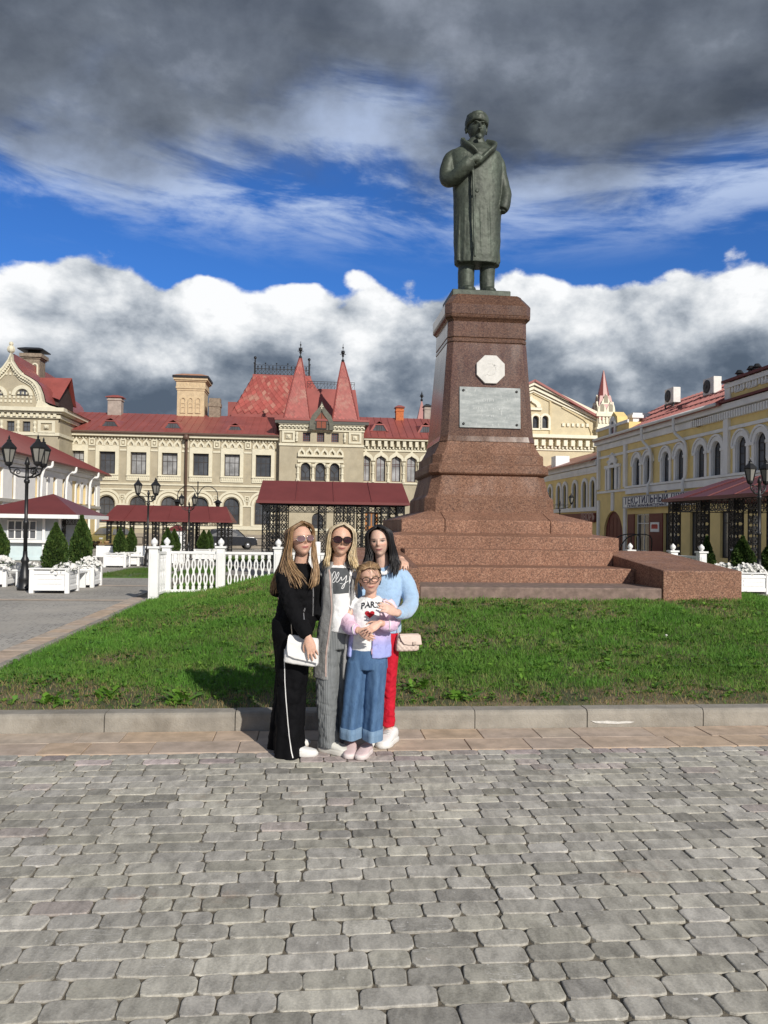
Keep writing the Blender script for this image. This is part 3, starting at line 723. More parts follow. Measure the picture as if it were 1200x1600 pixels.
def finger_chain(mb, base, dirs, lens, r, n=9):
    p = Vector(base); pts = [(*(p-Vector(dirs[0]).normalized()*lens[0]*.4), r*1.02), (*p, r)]
    for k, (d_, l) in enumerate(zip(dirs, lens)):
        p = p+Vector(d_).normalized()*l; pts.append((*p, r*(.95-.10*k)))
    mb.tube([q[:3] for q in pts], [q[3] for q in pts], n)
    mb.ball(pts[-1][:3], pts[-1][3]*1.0, n, 5)
def hand(mb, wrist, fwd, palm_n, size=.18, curl=.5, side=1, spread=.12, thumb=.7, curls=None):
    # wrist point, direction to the fingers, palm normal (curl side), side=+1 puts the thumb at fwd x palm_n
    f = Vector(fwd).normalized(); nrm = Vector(palm_n); nrm = (nrm-f*nrm.dot(f)).normalized(); s = f.cross(nrm)*side
    w = Vector(wrist); k = size
    rings = []
    for tt, wd, th in ((-.12, .135, .115), (.0, .15, .11), (.16, .20, .105), (.34, .225, .095), (.48, .215, .08), (.54, .17, .06)):
        rings.append([w+f*k*tt+s*math.cos(2*math.pi*i/16)*wd*k+nrm*math.sin(2*math.pi*i/16)*th*k*.8 for i in range(16)])
    mb.loft(rings)
    for i, (off, L, rr) in enumerate(((.155, .40, .047), (.055, .45, .049), (-.045, .42, .047), (-.140, .33, .041))):
        c = (curls[i] if curls else curl)*(1+.08*i)
        b = w+f*k*(.50-.02*abs(i-1.2))+s*off*k
        d0 = f*math.cos(c*.6)+nrm*math.sin(c*.6)+s*spread*(1.2-i)*.7
        d1 = f*math.cos(c*1.5)+nrm*math.sin(c*1.5)+s*spread*(1.2-i)*.5
        d2 = f*math.cos(c*2.2)+nrm*math.sin(c*2.2)+s*spread*(1.2-i)*.4
        finger_chain(mb, b, (d0, d1, d2), (L*k*.45, L*k*.32, L*k*.25), rr*k)
    b = w+f*k*.12+s*.17*k+nrm*.03*k
    finger_chain(mb, b, (f*.6+s*.8*thumb+nrm*.3, f*.85+s*.35*thumb+nrm*.35, f*.95+nrm*.4), (.20*k, .16*k, .13*k), .052*k)
# ================================================================== STATUE
BR = bpy.data.materials.new('green_bronze'); BR.use_nodes = True; t = NT(BR.node_tree); b = t.n['Principled BSDF']
pos = t.new('ShaderNodeNewGeometry').outputs['Position']
n = t.noise(t.vmath('MULTIPLY', pos, (1, 1, .35)), 2.4, 8, .65); n2 = t.noise(pos, 11, 5, .7)
c = t.ramp(t.math('ADD', t.math('MULTIPLY', n, .65), t.math('MULTIPLY', n2, .35)), [(.34, (.028, .034, .026)), (.5, (.060, .072, .054)), (.62, (.090, .112, .085)), (.74, (.18, .215, .17))])
t.put(b.inputs['Base Color'], c); b.inputs['Roughness'].default_value = .56; b.inputs['Metallic'].default_value = .25
bp = t.new('ShaderNodeBump'); bp.inputs['Distance'].default_value = .012; bp.inputs['Strength'].default_value = .5; t.put(bp.inputs['Height'], n2); t.l.new(bp.outputs[0], b.inputs['Normal'])
st_z0 = ZTOP; SV = VC
HB = .15
bz1 = lz(757, 452, VC-.66)
plx0, plx1 = lu(713, 455, VC-.66), lu(802, 458, VC-.66)
sx0 = lu(745, 330, VC)                       # statue axis
stat = thing('statue', 'weathered green bronze statue of a man in overcoat and fur hat on the pedestal', 'statue', W2(UC+sx0, VC, bz1), TH)
MB().box(-.66, .66, -.62, .62, ZTOP-bz1+.002, 0).build('base_plate', BR, stat, bevel=.02)
zs = lambda py: lz(745, py, VC)-bz1
xs = lambda px, py: lu(px, py, VC)-sx0
sc1 = 1/ (1200/(VC*1.0))                     # metres per px about there
HT = zs(180)                                  # total height
mb = MB()
# coat: rings by picture row (left px, right px, y px), depth ratio
coat = [(710, 779, 416, .62, -.02), (710, 780, 405, .62, -.02), (709, 781, 380, .60, -.01), (709, 782, 350, .58, 0), (708.5, 783, 320, .57, 0), (708, 783, 300, .56, 0),
        (706, 783, 280, .55, 0), (702, 784, 262, .54, .0), (700, 784, 248, .52, .0), (704, 782, 240, .50, .01), (716, 771, 233, .52, .02), (727, 760, 226, .62, .02), (733, 756, 218, .8, .0)]
rings = []
for a0, a1, py, dr, oy in coat:
    x0, x1 = xs(a0, py), xs(a1, py); hw = (x1-x0)/2
    z0_ = zs(py)
    fo = .022*max(0, (zs(300)-z0_))/zs(300)
    rings.append(ring(((x0+x1)/2, oy, z0_), hw, hw*dr, 40, 0, .88, fo, 6, 1.1))
mb.loft(rings)
# legs and boots
for a0, a1, py_in in ((716, 742, 0), (750, 774, 0)):
    c0 = xs((a0+a1)/2, 430); hw = (xs(a1, 430)-xs(a0, 430))/2
    mb.loft([ring((c0, .02, 0), hw*.95, hw*1.5, 24, 0, .8), ring((c0, .03, .10), hw*.98, hw*1.35, 24, 0, .85), ring((c0, .05, .17), hw*.92, hw*.98, 24), ring((c0, .05, zs(432)), hw*.98, hw*.95, 24), ring((c0, .04, zs(405)), hw*1.02, hw, 24), ring((c0, .02, zs(380)), hw*1.05, hw, 24)])
    mb.ball((c0, -.16, .09), hw*.95, 14, 8, (1, 1.5, .75))
def SP(px, py, y): return (xs(px, py), y, zs(py))
k = sc1
# right arm (image left): down to elbow, forearm across the chest
limb(mb, [(*SP(713, 243, .02), 10*k), (*SP(704, 252, .0), 11.5*k), (*SP(699, 268, -.02), 12*k), (*SP(698, 286, -.10), 12*k), (*SP(708, 287, -.26), 11.5*k), (*SP(720, 276, -.42), 11.5*k), (*SP(729, 266, -.47), 10.0*k)], 20, 5)
hand(mb, SP(730, 265, -.47), Vector((1, -.12, .42)), Vector((.1, 1, .2)), 24*k, .55, -1, .05, .5)
# left arm (image right): hangs, hand in the pocket
limb(mb, [(*SP(771, 243, .02), 10*k), (*SP(779, 256, .02), 11*k), (*SP(783, 272, .04), 10.5*k), (*SP(787, 290, .03), 10.5*k), (*SP(789, 304, -.04), 10*k), (*SP(786, 322, -.12), 9.5*k), (*SP(783, 330, -.14), 8*k)], 20, 5)
limb(mb, [(*SP(786, 318, -.10), 7*k), (*SP(783, 334, -.13), 5.5*k)], 12, 3)
# deep shawl collar
for pts in ([(727, 220, .06, 6), (721, 230, -.14, 8.5), (729, 241, -.29, 9), (739, 251, -.33, 7.5), (742, 260, -.34, 3)], [(760, 220, .06, 6), (769, 231, -.12, 8.5), (765, 242, -.27, 10.5), (754, 254, -.34, 10.5), (743, 266, -.36, 8.5), (736, 272, -.36, 3)]):
    limb(mb, [(*SP(a, b_, y_), r_*k) for a, b_, y_, r_ in pts], 16, 5, .42)
limb(mb, [(*SP(729, 224, .16), 8*k), (*SP(743, 219, .22), 8*k), (*SP(757, 224, .16), 8*k)], 14, 4)
for fx, f0, f1, fr in ((715, 330, 414, 4.5), (723, 300, 414, 3.5), (747, 330, 405, 3), (759, 300, 405, 4), (769, 285, 414, 4), (776, 320, 412, 3.5)):
    pts = []
    for q in (0, .35, .7, 1):
        py = f0+(f1-f0)*q; a0, a1 = 708.5-.5*q, 781.5-1.5*q; hw = (a1-a0)/2*k; dx = (fx+2*(q-.5)*(1 if fx > 745 else -1)-(a0+a1)/2)*k; yy = -hw*.60*math.sqrt(max(.02, 1-(dx/hw)**2)); pts.append((*SP(fx+2*(q-.5)*(1 if fx > 745 else -1), py, yy+.004), fr*k*(.25+.75*q)))
    limb(mb, pts, 8, 4)
# coat front edge and pocket flap
limb(mb, [(*SP(733, 276, -.40), 2.2*k), (*SP(734, 320, -.415), 2.2*k), (*SP(735, 370, -.425), 2.2*k), (*SP(736, 412, -.43), 2.2*k)], 8, 4)
# neck and head
hz0 = zs(223); hh = zs(183)-hz0
limb(mb, [(*SP(743, 228, .05), 9*k), (*SP(744, 216, .02), 9*k), (*SP(744, 208, .0), 9*k)], 16, 3)
HM = head_mesh(mb, Vector((xs(745, 210), -.02, hz0)), hh, R(2), R(-3), 0, .8, 1.4, 1.3, 1.05, brow=4.0)
mb.ball(tuple(HM @ (Vector((0, -.40, .02))*hh)), .10*hh, 12, 8, (1.1, .7, 1.15)); mb.ball(tuple(HM @ (Vector((0, -.455, .295))*hh)), .05*hh, 12, 6, (2.2, .8, .6))
for sx in (-1, 1): mb.ball(tuple(HM @ (Vector((sx*.13, -.40, .60))*hh)), .05*hh, 10, 6, (1.9, .9, .5))
me = remesh(mb, .0165, 2, (.022, .26), (.008, .08)); me.materials.append(BR)
sb = link(bpy.data.objects.new('body', me), stat)
# fur hat with turned up band and ear flaps
hb = MB()
hb.loft([[HM @ (Vector((.40*s_*math.cos(a), .47*s_*math.sin(a)+.01, z_))*hh) for a in [2*math.pi*i/30 for i in range(30)]] for s_, z_ in ((.90, .62), (1.06, .64), (1.12, .74), (1.10, .86), (1.02, .90), (1.0, .97), (.90, 1.04), (.62, 1.10), (.2, 1.12))])
for sx in (-1, 1): hb.ball(tuple(HM @ (Vector((sx*.40, .08, .58))*hh)), .14*hh, 12, 8, (.5, .9, 1.6))
hm = remesh(hb, .022, 1, (.05, .12), (.02, .05)); hm.materials.append(BR)
link(bpy.data.objects.new('fur_hat', hm), stat)
for px, py in ((739, 311),):
    bo = MB().ball(SP(px, py, -.43), 3.2*k, 12, 8, (1, .5, 1)).build('button', BR, stat, True)
# ================================================================== BUILDINGS
CREAM = mat('sand_brick', (.40, .352, .255), .88, .12, 1.2, .6, 26, dirt=.25, dcol=(.36, .29, .18))
TRIM = mat('cream_trim', (.66, .615, .475), .8, .07, 2, .2, 30, dirt=.18, dcol=(.55, .48, .33))
ROOF = mat('red_sheet_roof', (.29, .078, .066), .42, .16, .6, .15, 3, spec=.5, dirt=.3, dcol=(.22, .07, .06))
ROOFD = mat('dark_red_canopy', (.155, .036, .034), .45, .10, 1.0, 0, spec=.45)
GLASS = mat('window_glass', (.085, .09, .10), .06, .5, .35, .0, spec=.8)
GLASS2 = mat('curtained_glass', (.30, .30, .30), .12, .5, .8, .0, spec=.7)
WFR = mat('dark_window_frame', (.05, .04, .035), .6)
IRON = mat('black_iron', (.012, .012, .013), .42, .2, 8, spec=.5)
WHITE = mat('white_paint', (.80, .80, .79), .5, .05, 3, .1, 20, dirt=.12, dcol=(.62, .61, .58))
YEL = mat('ochre_plaster', (.80, .62, .27), .88, .10, .8, .3, 30, dirt=.25, dcol=(.58, .45, .2))
PALEY = mat('pale_yellow_plaster', (.72, .57, .30), .88, .08, .8, .3, 30)
WTRIM = mat('white_stucco', (.80, .79, .76), .85, .08, 1.2, .2, 40, dirt=.25, dcol=(.62, .60, .55))
BRICK = mat('orange_brick', (.48, .15, .055), .85, .2, 6, .4, 40)
STONE = mat('plinth_stone', (.27, .235, .19), .9, .2, 1.5, .5, 30, dirt=.3)
PIPE = mat('brown_downpipe', (.12, .075, .055), .5)
MAROON = mat('maroon_door', (.13, .022, .020), .55, .12, 3)
def shingle_mat():
    mt = bpy.data.materials.new('red_diamond_shingles'); mt.use_nodes = True; t = NT(mt.node_tree); b = t.n['Principled BSDF']
    a = t.new('ShaderNodeAttribute', attribute_name='tone'); pos = t.new('ShaderNodeNewGeometry').outputs['Position']
    n = t.noise(pos, .7, 6, .7); c = t.mix(t.math('MULTIPLY', t.smooth(n, .50, .68), .6), a.outputs['Color'], (.40, .24, .18))
    t.put(b.inputs['Base Color'], c); b.inputs['Roughness'].default_value = .5; return mt
SHING = shingle_mat()
class Facade:
    # local x along the wall (to the right as one faces it), local y into the building, z up from its ground
    def __init__(s, side, u0, v0, zb): s.side, s.u0, s.v0, s.zb = side, u0, v0, zb
    def rz(s): return {'F': TH, 'R': TH-math.pi/2, 'L': TH+math.pi/2}[s.side]
    def root(s, name, label, cat='building', group=None): return thing(name, label, cat, W2(s.u0, s.v0, s.zb), s.rz(), group)
    def p(s, px, py, d=0.0):
        if s.side == 'F': u, z = pv(px, py, s.v0+d); return u-s.u0, z-s.zb
        if s.side == 'R': v, z = pu(px, py, s.u0+d); return s.v0-v, z-s.zb
        v, z = pu(px, py, s.u0-d); return v-s.v0, z-s.zb
    def x(s, px, py=760, d=0.0): return s.p(px, py, d)[0]
    def z(s, px, py, d=0.0): return s.p(px, py, d)[1]
def window(root, out, y, reveal, cols=2, rows=3, frame=WFR, glass=GLASS, fw_=.07, label=None, archd=False):
    a0 = min(p[0] for p in out); a1 = max(p[0] for p in out); z0 = min(p[1] for p in out); z1 = max(p[1] for p in out)
    cx, cz = (a0+a1)/2, (z0+z1)/2; fx, fz = 1-2*fw_/(a1-a0), 1-2*fw_/(z1-z0)
    inn = [(cx+(p[0]-cx)*fx, cz+(p[1]-cz)*fz) for p in out]
    mb = MB().ring(out, inn, y+reveal-.08, y+reveal-.01)
    hw = fw_*.32
    for i in range(1, cols):
        xx = a0+(a1-a0)*i/cols; top = z1-fw_*.5
        if archd: r = (a1-a0)/2; top = z1-r+math.sqrt(max(.0, r*r-(xx-cx)**2))-fw_*.6
        mb.box(xx-hw, xx+hw, y+reveal-.075, y+reveal-.012, z0+fw_*.5, top)
    for k in rows if hasattr(rows, '__len__') else [i/rows for i in range(1, rows)]:
        zz = z0+(z1-z0)*k; mb.box(a0+fw_*.6, a1-fw_*.6, y+reveal-.07, y+reveal-.014, zz-hw, zz+hw)
    w = mb.build('window', frame, root)
    MB().slab([(cx+(p[0]-cx)*(1+fx)/2, cz+(p[1]-cz)*(1+fz)/2) for p in out], y+reveal-.045, y+reveal-.035).build('pane', glass, w)
    return w
def ogee(cx, w, z0, h, n=7):        # pointed onion arch outline, left to right over the top
    L = []
    for k in range(n+1):
        q = k/n; L.append((cx-w/2*(1-q**1.1*.55-(.45 if q > .75 else .45*(q/.75)**3)*(1 if q < 1 else 1)), z0+h*q))
    L = [(cx-w/2, z0), (cx-w*.50, z0+h*.28), (cx-w*.40, z0+h*.50), (cx-w*.24, z0+h*.66), (cx-w*.10, z0+h*.80), (cx, z0+h)]
    return L+[(2*cx-a, b) for a, b in L[-2::-1]]
def seams(p00, p01, p10, p11, step, w=.05, h=.05):   # standing seams on a roof plane: eave p00-p01, ridge p10-p11
    mb = MB(); p00, p01, p10, p11 = map(Vector, (p00, p01, p10, p11)); n = max(2, int((p01-p00).length/step))
    nr = (p01-p00).cross(p10-p00).normalized()
    if nr.z < 0: nr = -nr
    for i in range(n+1):
        q = i/n; a, b_ = p00.lerp(p01, q), p10.lerp(p11, q); mb.bar(a+nr*h*.4, b_+nr*h*.4, w, h)
    return mb
def sheet(pts, th=.06):             # a roof plane with thickness
    P = [Vector(p) for p in pts]; n = (P[1]-P[0]).cross(P[2]-P[0]).normalized()
    if n.z < 0: n = -n
    k = len(P); mb = MB(); mb.add(P+[p-n*th for p in P], [tuple(range(k)), tuple(range(2*k-1, k-1, -1))]+[(i, i+k, (i+1) % k+k, (i+1) % k) for i in range(k)]); return mb
def dentils(x0, x1, y0, y1, z0, z1, step, fill=.5):
    mb = MB(); n = max(1, int(round((x1-x0)/step)))
    for i in range(n):
        a = x0+(x1-x0)*(i+.5-fill/2)/n; mb.box(a, a+(x1-x0)*fill/n, y0, y1, z0, z1)
    return mb
def shingles(P, nrow, ncol, name, parent, base=(.34, .082, .068), worn=0.0, lift=.05):
    # P: quad corners eave-left, eave-right, top-right, top-left ; overlapping diamonds standing proud of each other
    P = [Vector(p) for p in P]; n = (P[1]-P[0]).cross(P[3]-P[0]).normalized()
    if n.y > 0 and abs(n.z) < .99 and n.z < 0: n = -n
    if n.z < 0: n = -n
    V, F, T = [], [], []
    def q(a, b_): return P[0].lerp(P[1], a).lerp(P[3].lerp(P[2], a), b_)
    for r_ in range(nrow):
        for c_ in range(ncol+1):
            off = .5*(r_ % 2); a = (c_+off)/ncol; da = .52/ncol; db = 1.04/nrow; b0 = r_/nrow
            if a-da < -.01-da*.6 or a+da > 1.01+da*.6: continue
            pts = [q(min(1, max(0, a)), max(0, b0-db*.06)), q(min(1, a+da), min(1, b0+db)), q(min(1, max(0, a)), min(1, b0+db*2)), q(max(0, a-da), min(1, b0+db))]
            k = len(V); V += [tuple(pts[0]+n*lift), tuple(pts[1]+n*lift*.6), tuple(pts[2]+n*.006), tuple(pts[3]+n*lift*.6)]; F.append((k, k+1, k+2, k+3))
            g = random.gauss(1, .09); cl = Vector(base)*g
            if random.random() < worn: cl = cl.lerp(Vector((.42, .21, .16)), random.uniform(.2, .9))
            T += [tuple(cl)]*4
    mb = MB(); mb.v, mb.f = V, F; o = mb.build(name, SHING, parent)
    a = o.data.color_attributes.new('tone', 'FLOAT_COLOR', 'POINT'); a.data.foreach_set('color', np.array([(*c_, 1) for c_ in T], dtype=np.float32).ravel())
    o['kind'] = 'stuff'; return o
def finial(root, x, y, z0, h, name='finial'):
    mb = MB().tube([(x, y, z0), (x, y, z0+h)], [.06, .02], 6)
    for q, r_ in ((.12, .16), (.38, .13), (.55, .20), (.8, .09)): mb.ball((x, y, z0+h*q), r_, 8, 5)
    mb.box(x-.30, x+.30, y-.02, y+.02, z0+h*.44, z0+h*.47); mb.box(x-.2, x+.2, y-.02, y+.02, z0+h*.62, z0+h*.645)
    return mb.build(name, IRON, root)
def chimney(roof, x, y, w, d_, z0, z1, m, capm=None, name='chimney', crown=.25):
    mb = MB().box(x-w/2, x+w/2, y, y+d_, z0, z1-crown).box(x-w*.56, x+w*.56, y-w*.06, y+d_+w*.06, z1-crown, z1-crown*.6).box(x-w/2, x+w/2, y, y+d_, z1-crown*.6, z1)
    o = mb.build(name, m, roof)
    if capm: MB().loft([rect3(x, y+d_/2, w*.66, d_*.66, z1+.01), rect3(x, y+d_/2, w*.66, d_*.66, z1+.08), rect3(x, y+d_/2, w*.2, d_*.2, z1+.30)]).build('chimney_cap', capm, roof)
    return o
def rect3(x, y, a, b_, z): return [(x-a, y-b_, z), (x+a, y-b_, z), (x+a, y+b_, z), (x-a, y+b_, z)]
def dormer(roof, F, px, py0, py1, wpx, d_):
    xc, z0 = F.p(px, py1, d_); z1 = F.z(px, py0, d_); w = wpx/1200*(F.v0+d_); h = z1-z0
    o = MB().slab([(xc-w*.5, z0), (xc+w*.5, z0), (xc+w*.26, z0+h*.62), (xc-w*.26, z0+h*.62)], d_-.1, d_+1.6)
    o.add([(xc-w*.62, d_-.16, z0), (xc-w*.30, d_-.2, z0+h*.66), (xc, d_+.1, z0+h), (xc+w*.30, d_-.2, z0+h*.66), (xc+w*.62, d_-.16, z0), (xc-w*.55, d_+2.2, z0+h*.9), (xc, d_+2.4, z0+h*1.0), (xc+w*.55, d_+2.2, z0+h*.9)],
          [(0, 1, 5), (1, 2, 6, 5), (2, 3, 7, 6), (3, 4, 7)])
    o.slab([(xc-w*.62, z0), (xc-w*.5, z0), (xc-w*.26, z0+h*.6), (xc+w*.26, z0+h*.6), (xc+w*.5, z0), (xc+w*.62, z0), (xc+w*.32, z0+h*.72), (xc-w*.32, z0+h*.72)], d_-.18, d_-.08)
    dm = o.build('dormer', ROOF, roof)
    g = MB().slab([(xc-w*.44, z0+.06), (xc+w*.44, z0+.06), (xc+w*.23, z0+h*.56), (xc-w*.23, z0+h*.56)], d_-.125, d_-.105).build('pane', GLASS, dm)
    b_ = MB()
    for q in (-.14, .0, .14): b_.box(xc+w*q-.03, xc+w*q+.03, d_-.15, d_-.13, z0+.05, z0+h*.55)
    b_.build('glazing_bar', WFR, dm)
    return dm
# ------------------------------------------------------------------ long museum block
ZB = -.72
FM = Facade('F', 0, 75.8, ZB)
mus = FM.root('museum_building', 'long sand brick building with red roof, arched windows and two red spires across the square')
xa, xb = FM.x(60), FM.x(436)
eave = FM.z(245, 675.5, -.6)
seven = [FM.x(167.6+(411.5-167.6)*k/5, 725) for k in range(-1, 6)]
wz0, wz1 = FM.z(290, 742.5), FM.z(290, 708.5)
ww = .73
holes = []
for x_ in seven: holes.append(rect(x_-ww, x_+ww, wz0, wz1))
az1, az0 = FM.z(290, 776.5), FM.z(290, 818)
aw = .76
for x_ in seven: holes.append(arch(x_-aw, x_+aw, az0, az1, 10))
MB().wall(rect(xa, xb, 0, eave-.25), holes, 0, .32).box(xa, xb, .35, .6, 0, eave-.25).build('wall', CREAM, mus)
for i, x_ in enumerate(seven):
    window(mus, rect(x_-ww, x_+ww, wz0, wz1), 0, .30, 3, (.62, .9), glass=GLASS2 if i in (0, 2, 3, 5) else GLASS)
    window(mus, arch(x_-aw, x_+aw, az0, az1, 10), 0, .30, 3, (.34, .68), archd=True)
    sr = MB().ring(rect(x_-ww-.36, x_+ww+.36, wz0-.62, wz1+.62), rect(x_-ww-.02, x_+ww+.02, wz0-.02, wz1+.02), -.10, .0)
    for q in (-1, 0, 1):            # three little ogee niches over each window
        cx = x_+q*.70; og = ogee(cx, .72, wz1+.60, .72); sr.ring(og, [(cx+(a-cx)*.5, wz1+.60+(b_-wz1-.60)*.62) for a, b_ in og], -.14, .0, False)
    sr.box(x_-ww-.36, x_+ww+.36, -.2, -.08, wz0-.16, wz0-.04)
    sr.add(dentils(x_-ww-.30, x_+ww+.30, -.15, -.08, wz0-.45, wz0-.16, .2).v, dentils(x_-ww-.30, x_+ww+.30, -.15, -.08, wz0-.45, wz0-.16, .2).f)
    sr.build('window_surround', TRIM, mus)
    r1 = MB()
    for k, (g0, g1) in enumerate(((.10, .34), (.44, .66))):
        o1 = [(x_+(aw+g1)*math.cos(a), az1-aw+(aw+g1)*math.sin(a)) for a in np.linspace(0, math.pi, 15)]; o2 = [(x_+(aw+g0)*math.cos(a), az1-aw+(aw+g0)*math.sin(a)) for a in np.linspace(0, math.pi, 15)]
        r1.ring(o1, o2, -.12+.04*k, .0, False)
    for sg in (-1, 1): r1.box(x_+sg*(aw+.22)-.14, x_+sg*(aw+.22)+.14, -.10, 0, az0-.2, az1-aw)
    r1.box(x_-aw-.3, x_+aw+.3, -.14, -.02, az0-.22, az0-.06)
    r1.build('arch_surround', TRIM, mus)
zst0, zst1 = FM.z(290, 767), FM.z(290, 759)
for z_, h_ in ((zst0, .14), (zst1, .16), (FM.z(290, 826.5), .35), (az1-aw-.12, .16)):
    if h_ == .16 and z_ < zst0:
        for i in range(len(seven)):
            r_ = seven[i+1]-aw-.36 if i < 6 else xb; l_ = seven[i]+aw+.36
            MB().box(l_, r_, -.09, 0, z_, z_+h_).build('impost_band', TRIM, mus)
    else: MB().box(xa, xb, -.10, 0, z_, z_+h_).build('string_course', TRIM, mus)
MB().box(xa, xb, -.08, 0, 0, FM.z(290, 834)).build('plinth', STONE, mus)
for x_ in seven: window(mus, rect(x_-.6, x_+.6, .25, FM.z(290, 839.5)), -.12, .10, 2, 1)
zc_ = FM.z(245, 684)
MB().box(xa, xb, -.16, 0, zc_, zc_+.16).box(xa, xb, -.42, 0, eave-.42, eave-.14).build('cornice', TRIM, mus)
for (z0_, z1_, y_) in ((zc_+.18, eave-.44, .30),): dentils(xa, xb, -y_, 0, z0_, z1_, .42, .55).build('dentil_row', TRIM, mus)
dentils(xa, xb, -.12, 0, zc_-.22, zc_-.02, .3, .5).build('dentil_row', TRIM, mus)
orn = MB()
for i in range(6):
    cx = (seven[i]+seven[i+1])/2
    orn.ring(rect(cx-.28, cx+.28, wz1+.55, wz1+1.25), rect(cx-.17, cx+.17, wz1+.68, wz1+1.12), -.1, 0).box(cx-.09, cx+.09, -.12, 0, wz1+.78, wz1+1.02)
    orn.box(seven[i]+ww+.40, seven[i+1]-ww-.40, -.07, 0, wz1+.12, wz1+.30)
    orn.ring(rect(cx-.25, cx+.25, zst0-.95, zst0-.4), rect(cx-.14, cx+.14, zst0-.84, zst0-.5), -.08, 0).ball((cx, -.04, zst0-.67), .1, 6, 4)
orn.build('wall_ornament', TRIM, mus)
# roof of the left part
dR = 7.0; zr = FM.z(245, 647, dR)
roof = sheet([(xa, -.62, eave), (xb+.3, -.62, eave), (xb+.3, dR, zr), (xa, dR, zr)], .14).build('roof', ROOF, mus)
sheet([(xa, dR, zr), (xb+.3, dR, zr), (xb+.3, 2*dR, eave), (xa, 2*dR, eave)], .14).build('roof', ROOF, mus)
seams((xa, -.62, eave), (xb, -.62, eave), (xa, dR, zr), (xb, dR, zr), .72).build('standing_seam', ROOF, roof)
MB().box(xa, xb, -.70, -.56, eave-.12, eave+.03).build('gutter', PIPE, mus)
for px, y0_, y1_, d_ in ((172, 653, 667, 1.2), (270, 656, 670, 1.2), (367, 661, 675, 1.2)): dormer(roof, FM, px, y0_, y1_, 26, d_)
def ch(px, pw, py0, py1, d_, m, capm=None, Fq=FM, rf=None, crown=.3, name='chimney'):
    xx, z0_ = Fq.p(px, py1, d_); return chimney(rf or roof, xx, d_, pw/1200*(Fq.v0+d_), 1.0, z0_-1.2, Fq.z(px, py0, d_), m, capm, name, crown)
GREYB = mat('grey_chimney', (.36, .31, .27), .9, .2, 2)
ch(178.5, 20, 621, 646, 6.0, GREYB, ROOF)
ch(335, 17, 622, 651, 6.3, mat('old_brick', (.25, .20, .15), .9, .3, 4), None, crown=.9)
# decorated brick vent tower
tx, tz = FM.p(297.5, 648, 6.5); tw = 41/1200*82.3/2; th_ = FM.z(297, 588, 6.5)
tb = MB().box(tx-tw, tx+tw, 6.5, 6.5+2*tw, tz-1, th_-1.5)
for k, (g, a, b_) in enumerate(((.06, -1.5, -1.3), (.14, -1.3, -1.1), (.10, -1.1, -.55), (.24, -.55, -.42), (.36, -.42, -.2))): tb.box(tx-tw-g, tx+tw+g, 6.5-g, 6.5+2*tw+g, th_+a, th_+b_)
tower = tb.build('vent_tower', mat('pale_brick', (.56, .44, .28), .9, .14, 3, .5, 30), roof)
nb = MB()
for i in (-1, 0, 1):
    cx = tx+i*.78
    oo = arch(cx-.27, cx+.27, th_-3.9, th_-2.2, 8); ii = arch(cx-.17, cx+.17, th_-3.8, th_-2.32, 8)
    nb.ring(oo, ii, 6.40, 6.5)
    for z_ in (-3.3, -2.9): nb.box(cx-.2, cx+.2, 6.44, 6.5, th_+z_, th_+z_+.12)
nb.add(dentils(tx-tw-.1, tx+tw+.1, 6.36, 6.5, th_-1.1, th_-.75, .35).v, dentils(tx-tw-.1, tx+tw+.1, 6.36, 6.5, th_-1.1, th_-.75, .35).f)
nb.build('tower_relief', mat('pale_brick', (.5, .4, .25)), roof)
MB().loft([rect3(tx, 6.5+tw, tw+.46, tw+.46, th_-.2), rect3(tx, 6.5+tw, tw+.46, tw+.46, th_+.02)]).build('tower_hood', IRON, roof)
MB().loft([rect3(tx, 6.5+tw, tw+.44, tw+.44, th_+.03), rect3(tx, 6.5+tw, tw*.7, tw*.7, th_+.35), rect3(tx, 6.5+tw, tw*.4, tw*.4, th_+.42)]).build('tower_cap', mat('rusty_cap', (.42, .22, .14), .7, .2, 3), roof)
# downpipe on the left part
xd = FM.x(291, 740); MB().tube([(xd, -.55, eave-.1), (xd, -.22, eave-.9), (xd, -.22, .1)], .13, 8).lathe([(.3, 0), (.3, .3), (.16, .55)][::-1], 8, (xd, -.5), eave-.6).build('downpipe', PIPE, mus, True)
# ---- projecting centre bay with two spires
dA = -.75
xl, xr = FM.x(436, 740, dA), FM.x(567.5, 740, dA); zA = FM.z(500, 661, dA)
w3 = [FM.p(px, 740, dA)[0] for px in (477.3, 500.2, 522.8)]; a0_, a1_ = FM.z(500, 751.5, dA), FM.z(500, 723.5, dA)
fz0, fz1 = FM.z(500, 690.5, dA), FM.z(500, 676, dA)
f3 = [FM.p(px, 683, dA)[0] for px in (479, 501, 523.5)]
xg = FM.x(496, 815, dA); xdoor = FM.x(581.5, 815, dA)
hs = [arch(x_-.47, x_+.47, a0_, a1_, 10) for x_ in w3]+[rect(x_-.36, x_+.36, fz0, fz1) for x_ in f3]+[arch(xg-.55, xg+.55, FM.z(496, 829, dA), FM.z(496, 801.5, dA), 10)]
MB().wall(rect(xl, xr, 0, zA), hs, dA, .3).box(xl, xr, dA+.32, 0, 0, zA).build('bay_wall', CREAM, mus)
for o_ in hs[:3]:
    w_ = window(mus, o_, dA, .28, 1, (.12, .2), fw_=.09)
    x_ = (o_[0][0]+o_[1][0])/2; zc2 = a0_+(a1_-a0_)*.66; lz_ = MB()
    for sg in (1, -1):
        lz_.bar((x_-.38, dA+.20, zc2), (x_, dA+.20, zc2+sg*.40), .05, .05); lz_.bar((x_+.38, dA+.20, zc2), (x_, dA+.20, zc2+sg*.40), .05, .05)
    lz_.box(x_-.025, x_+.025, dA+.18, dA+.22, a0_+.2, zc2-.38); lz_.build('leading', WFR, w_)
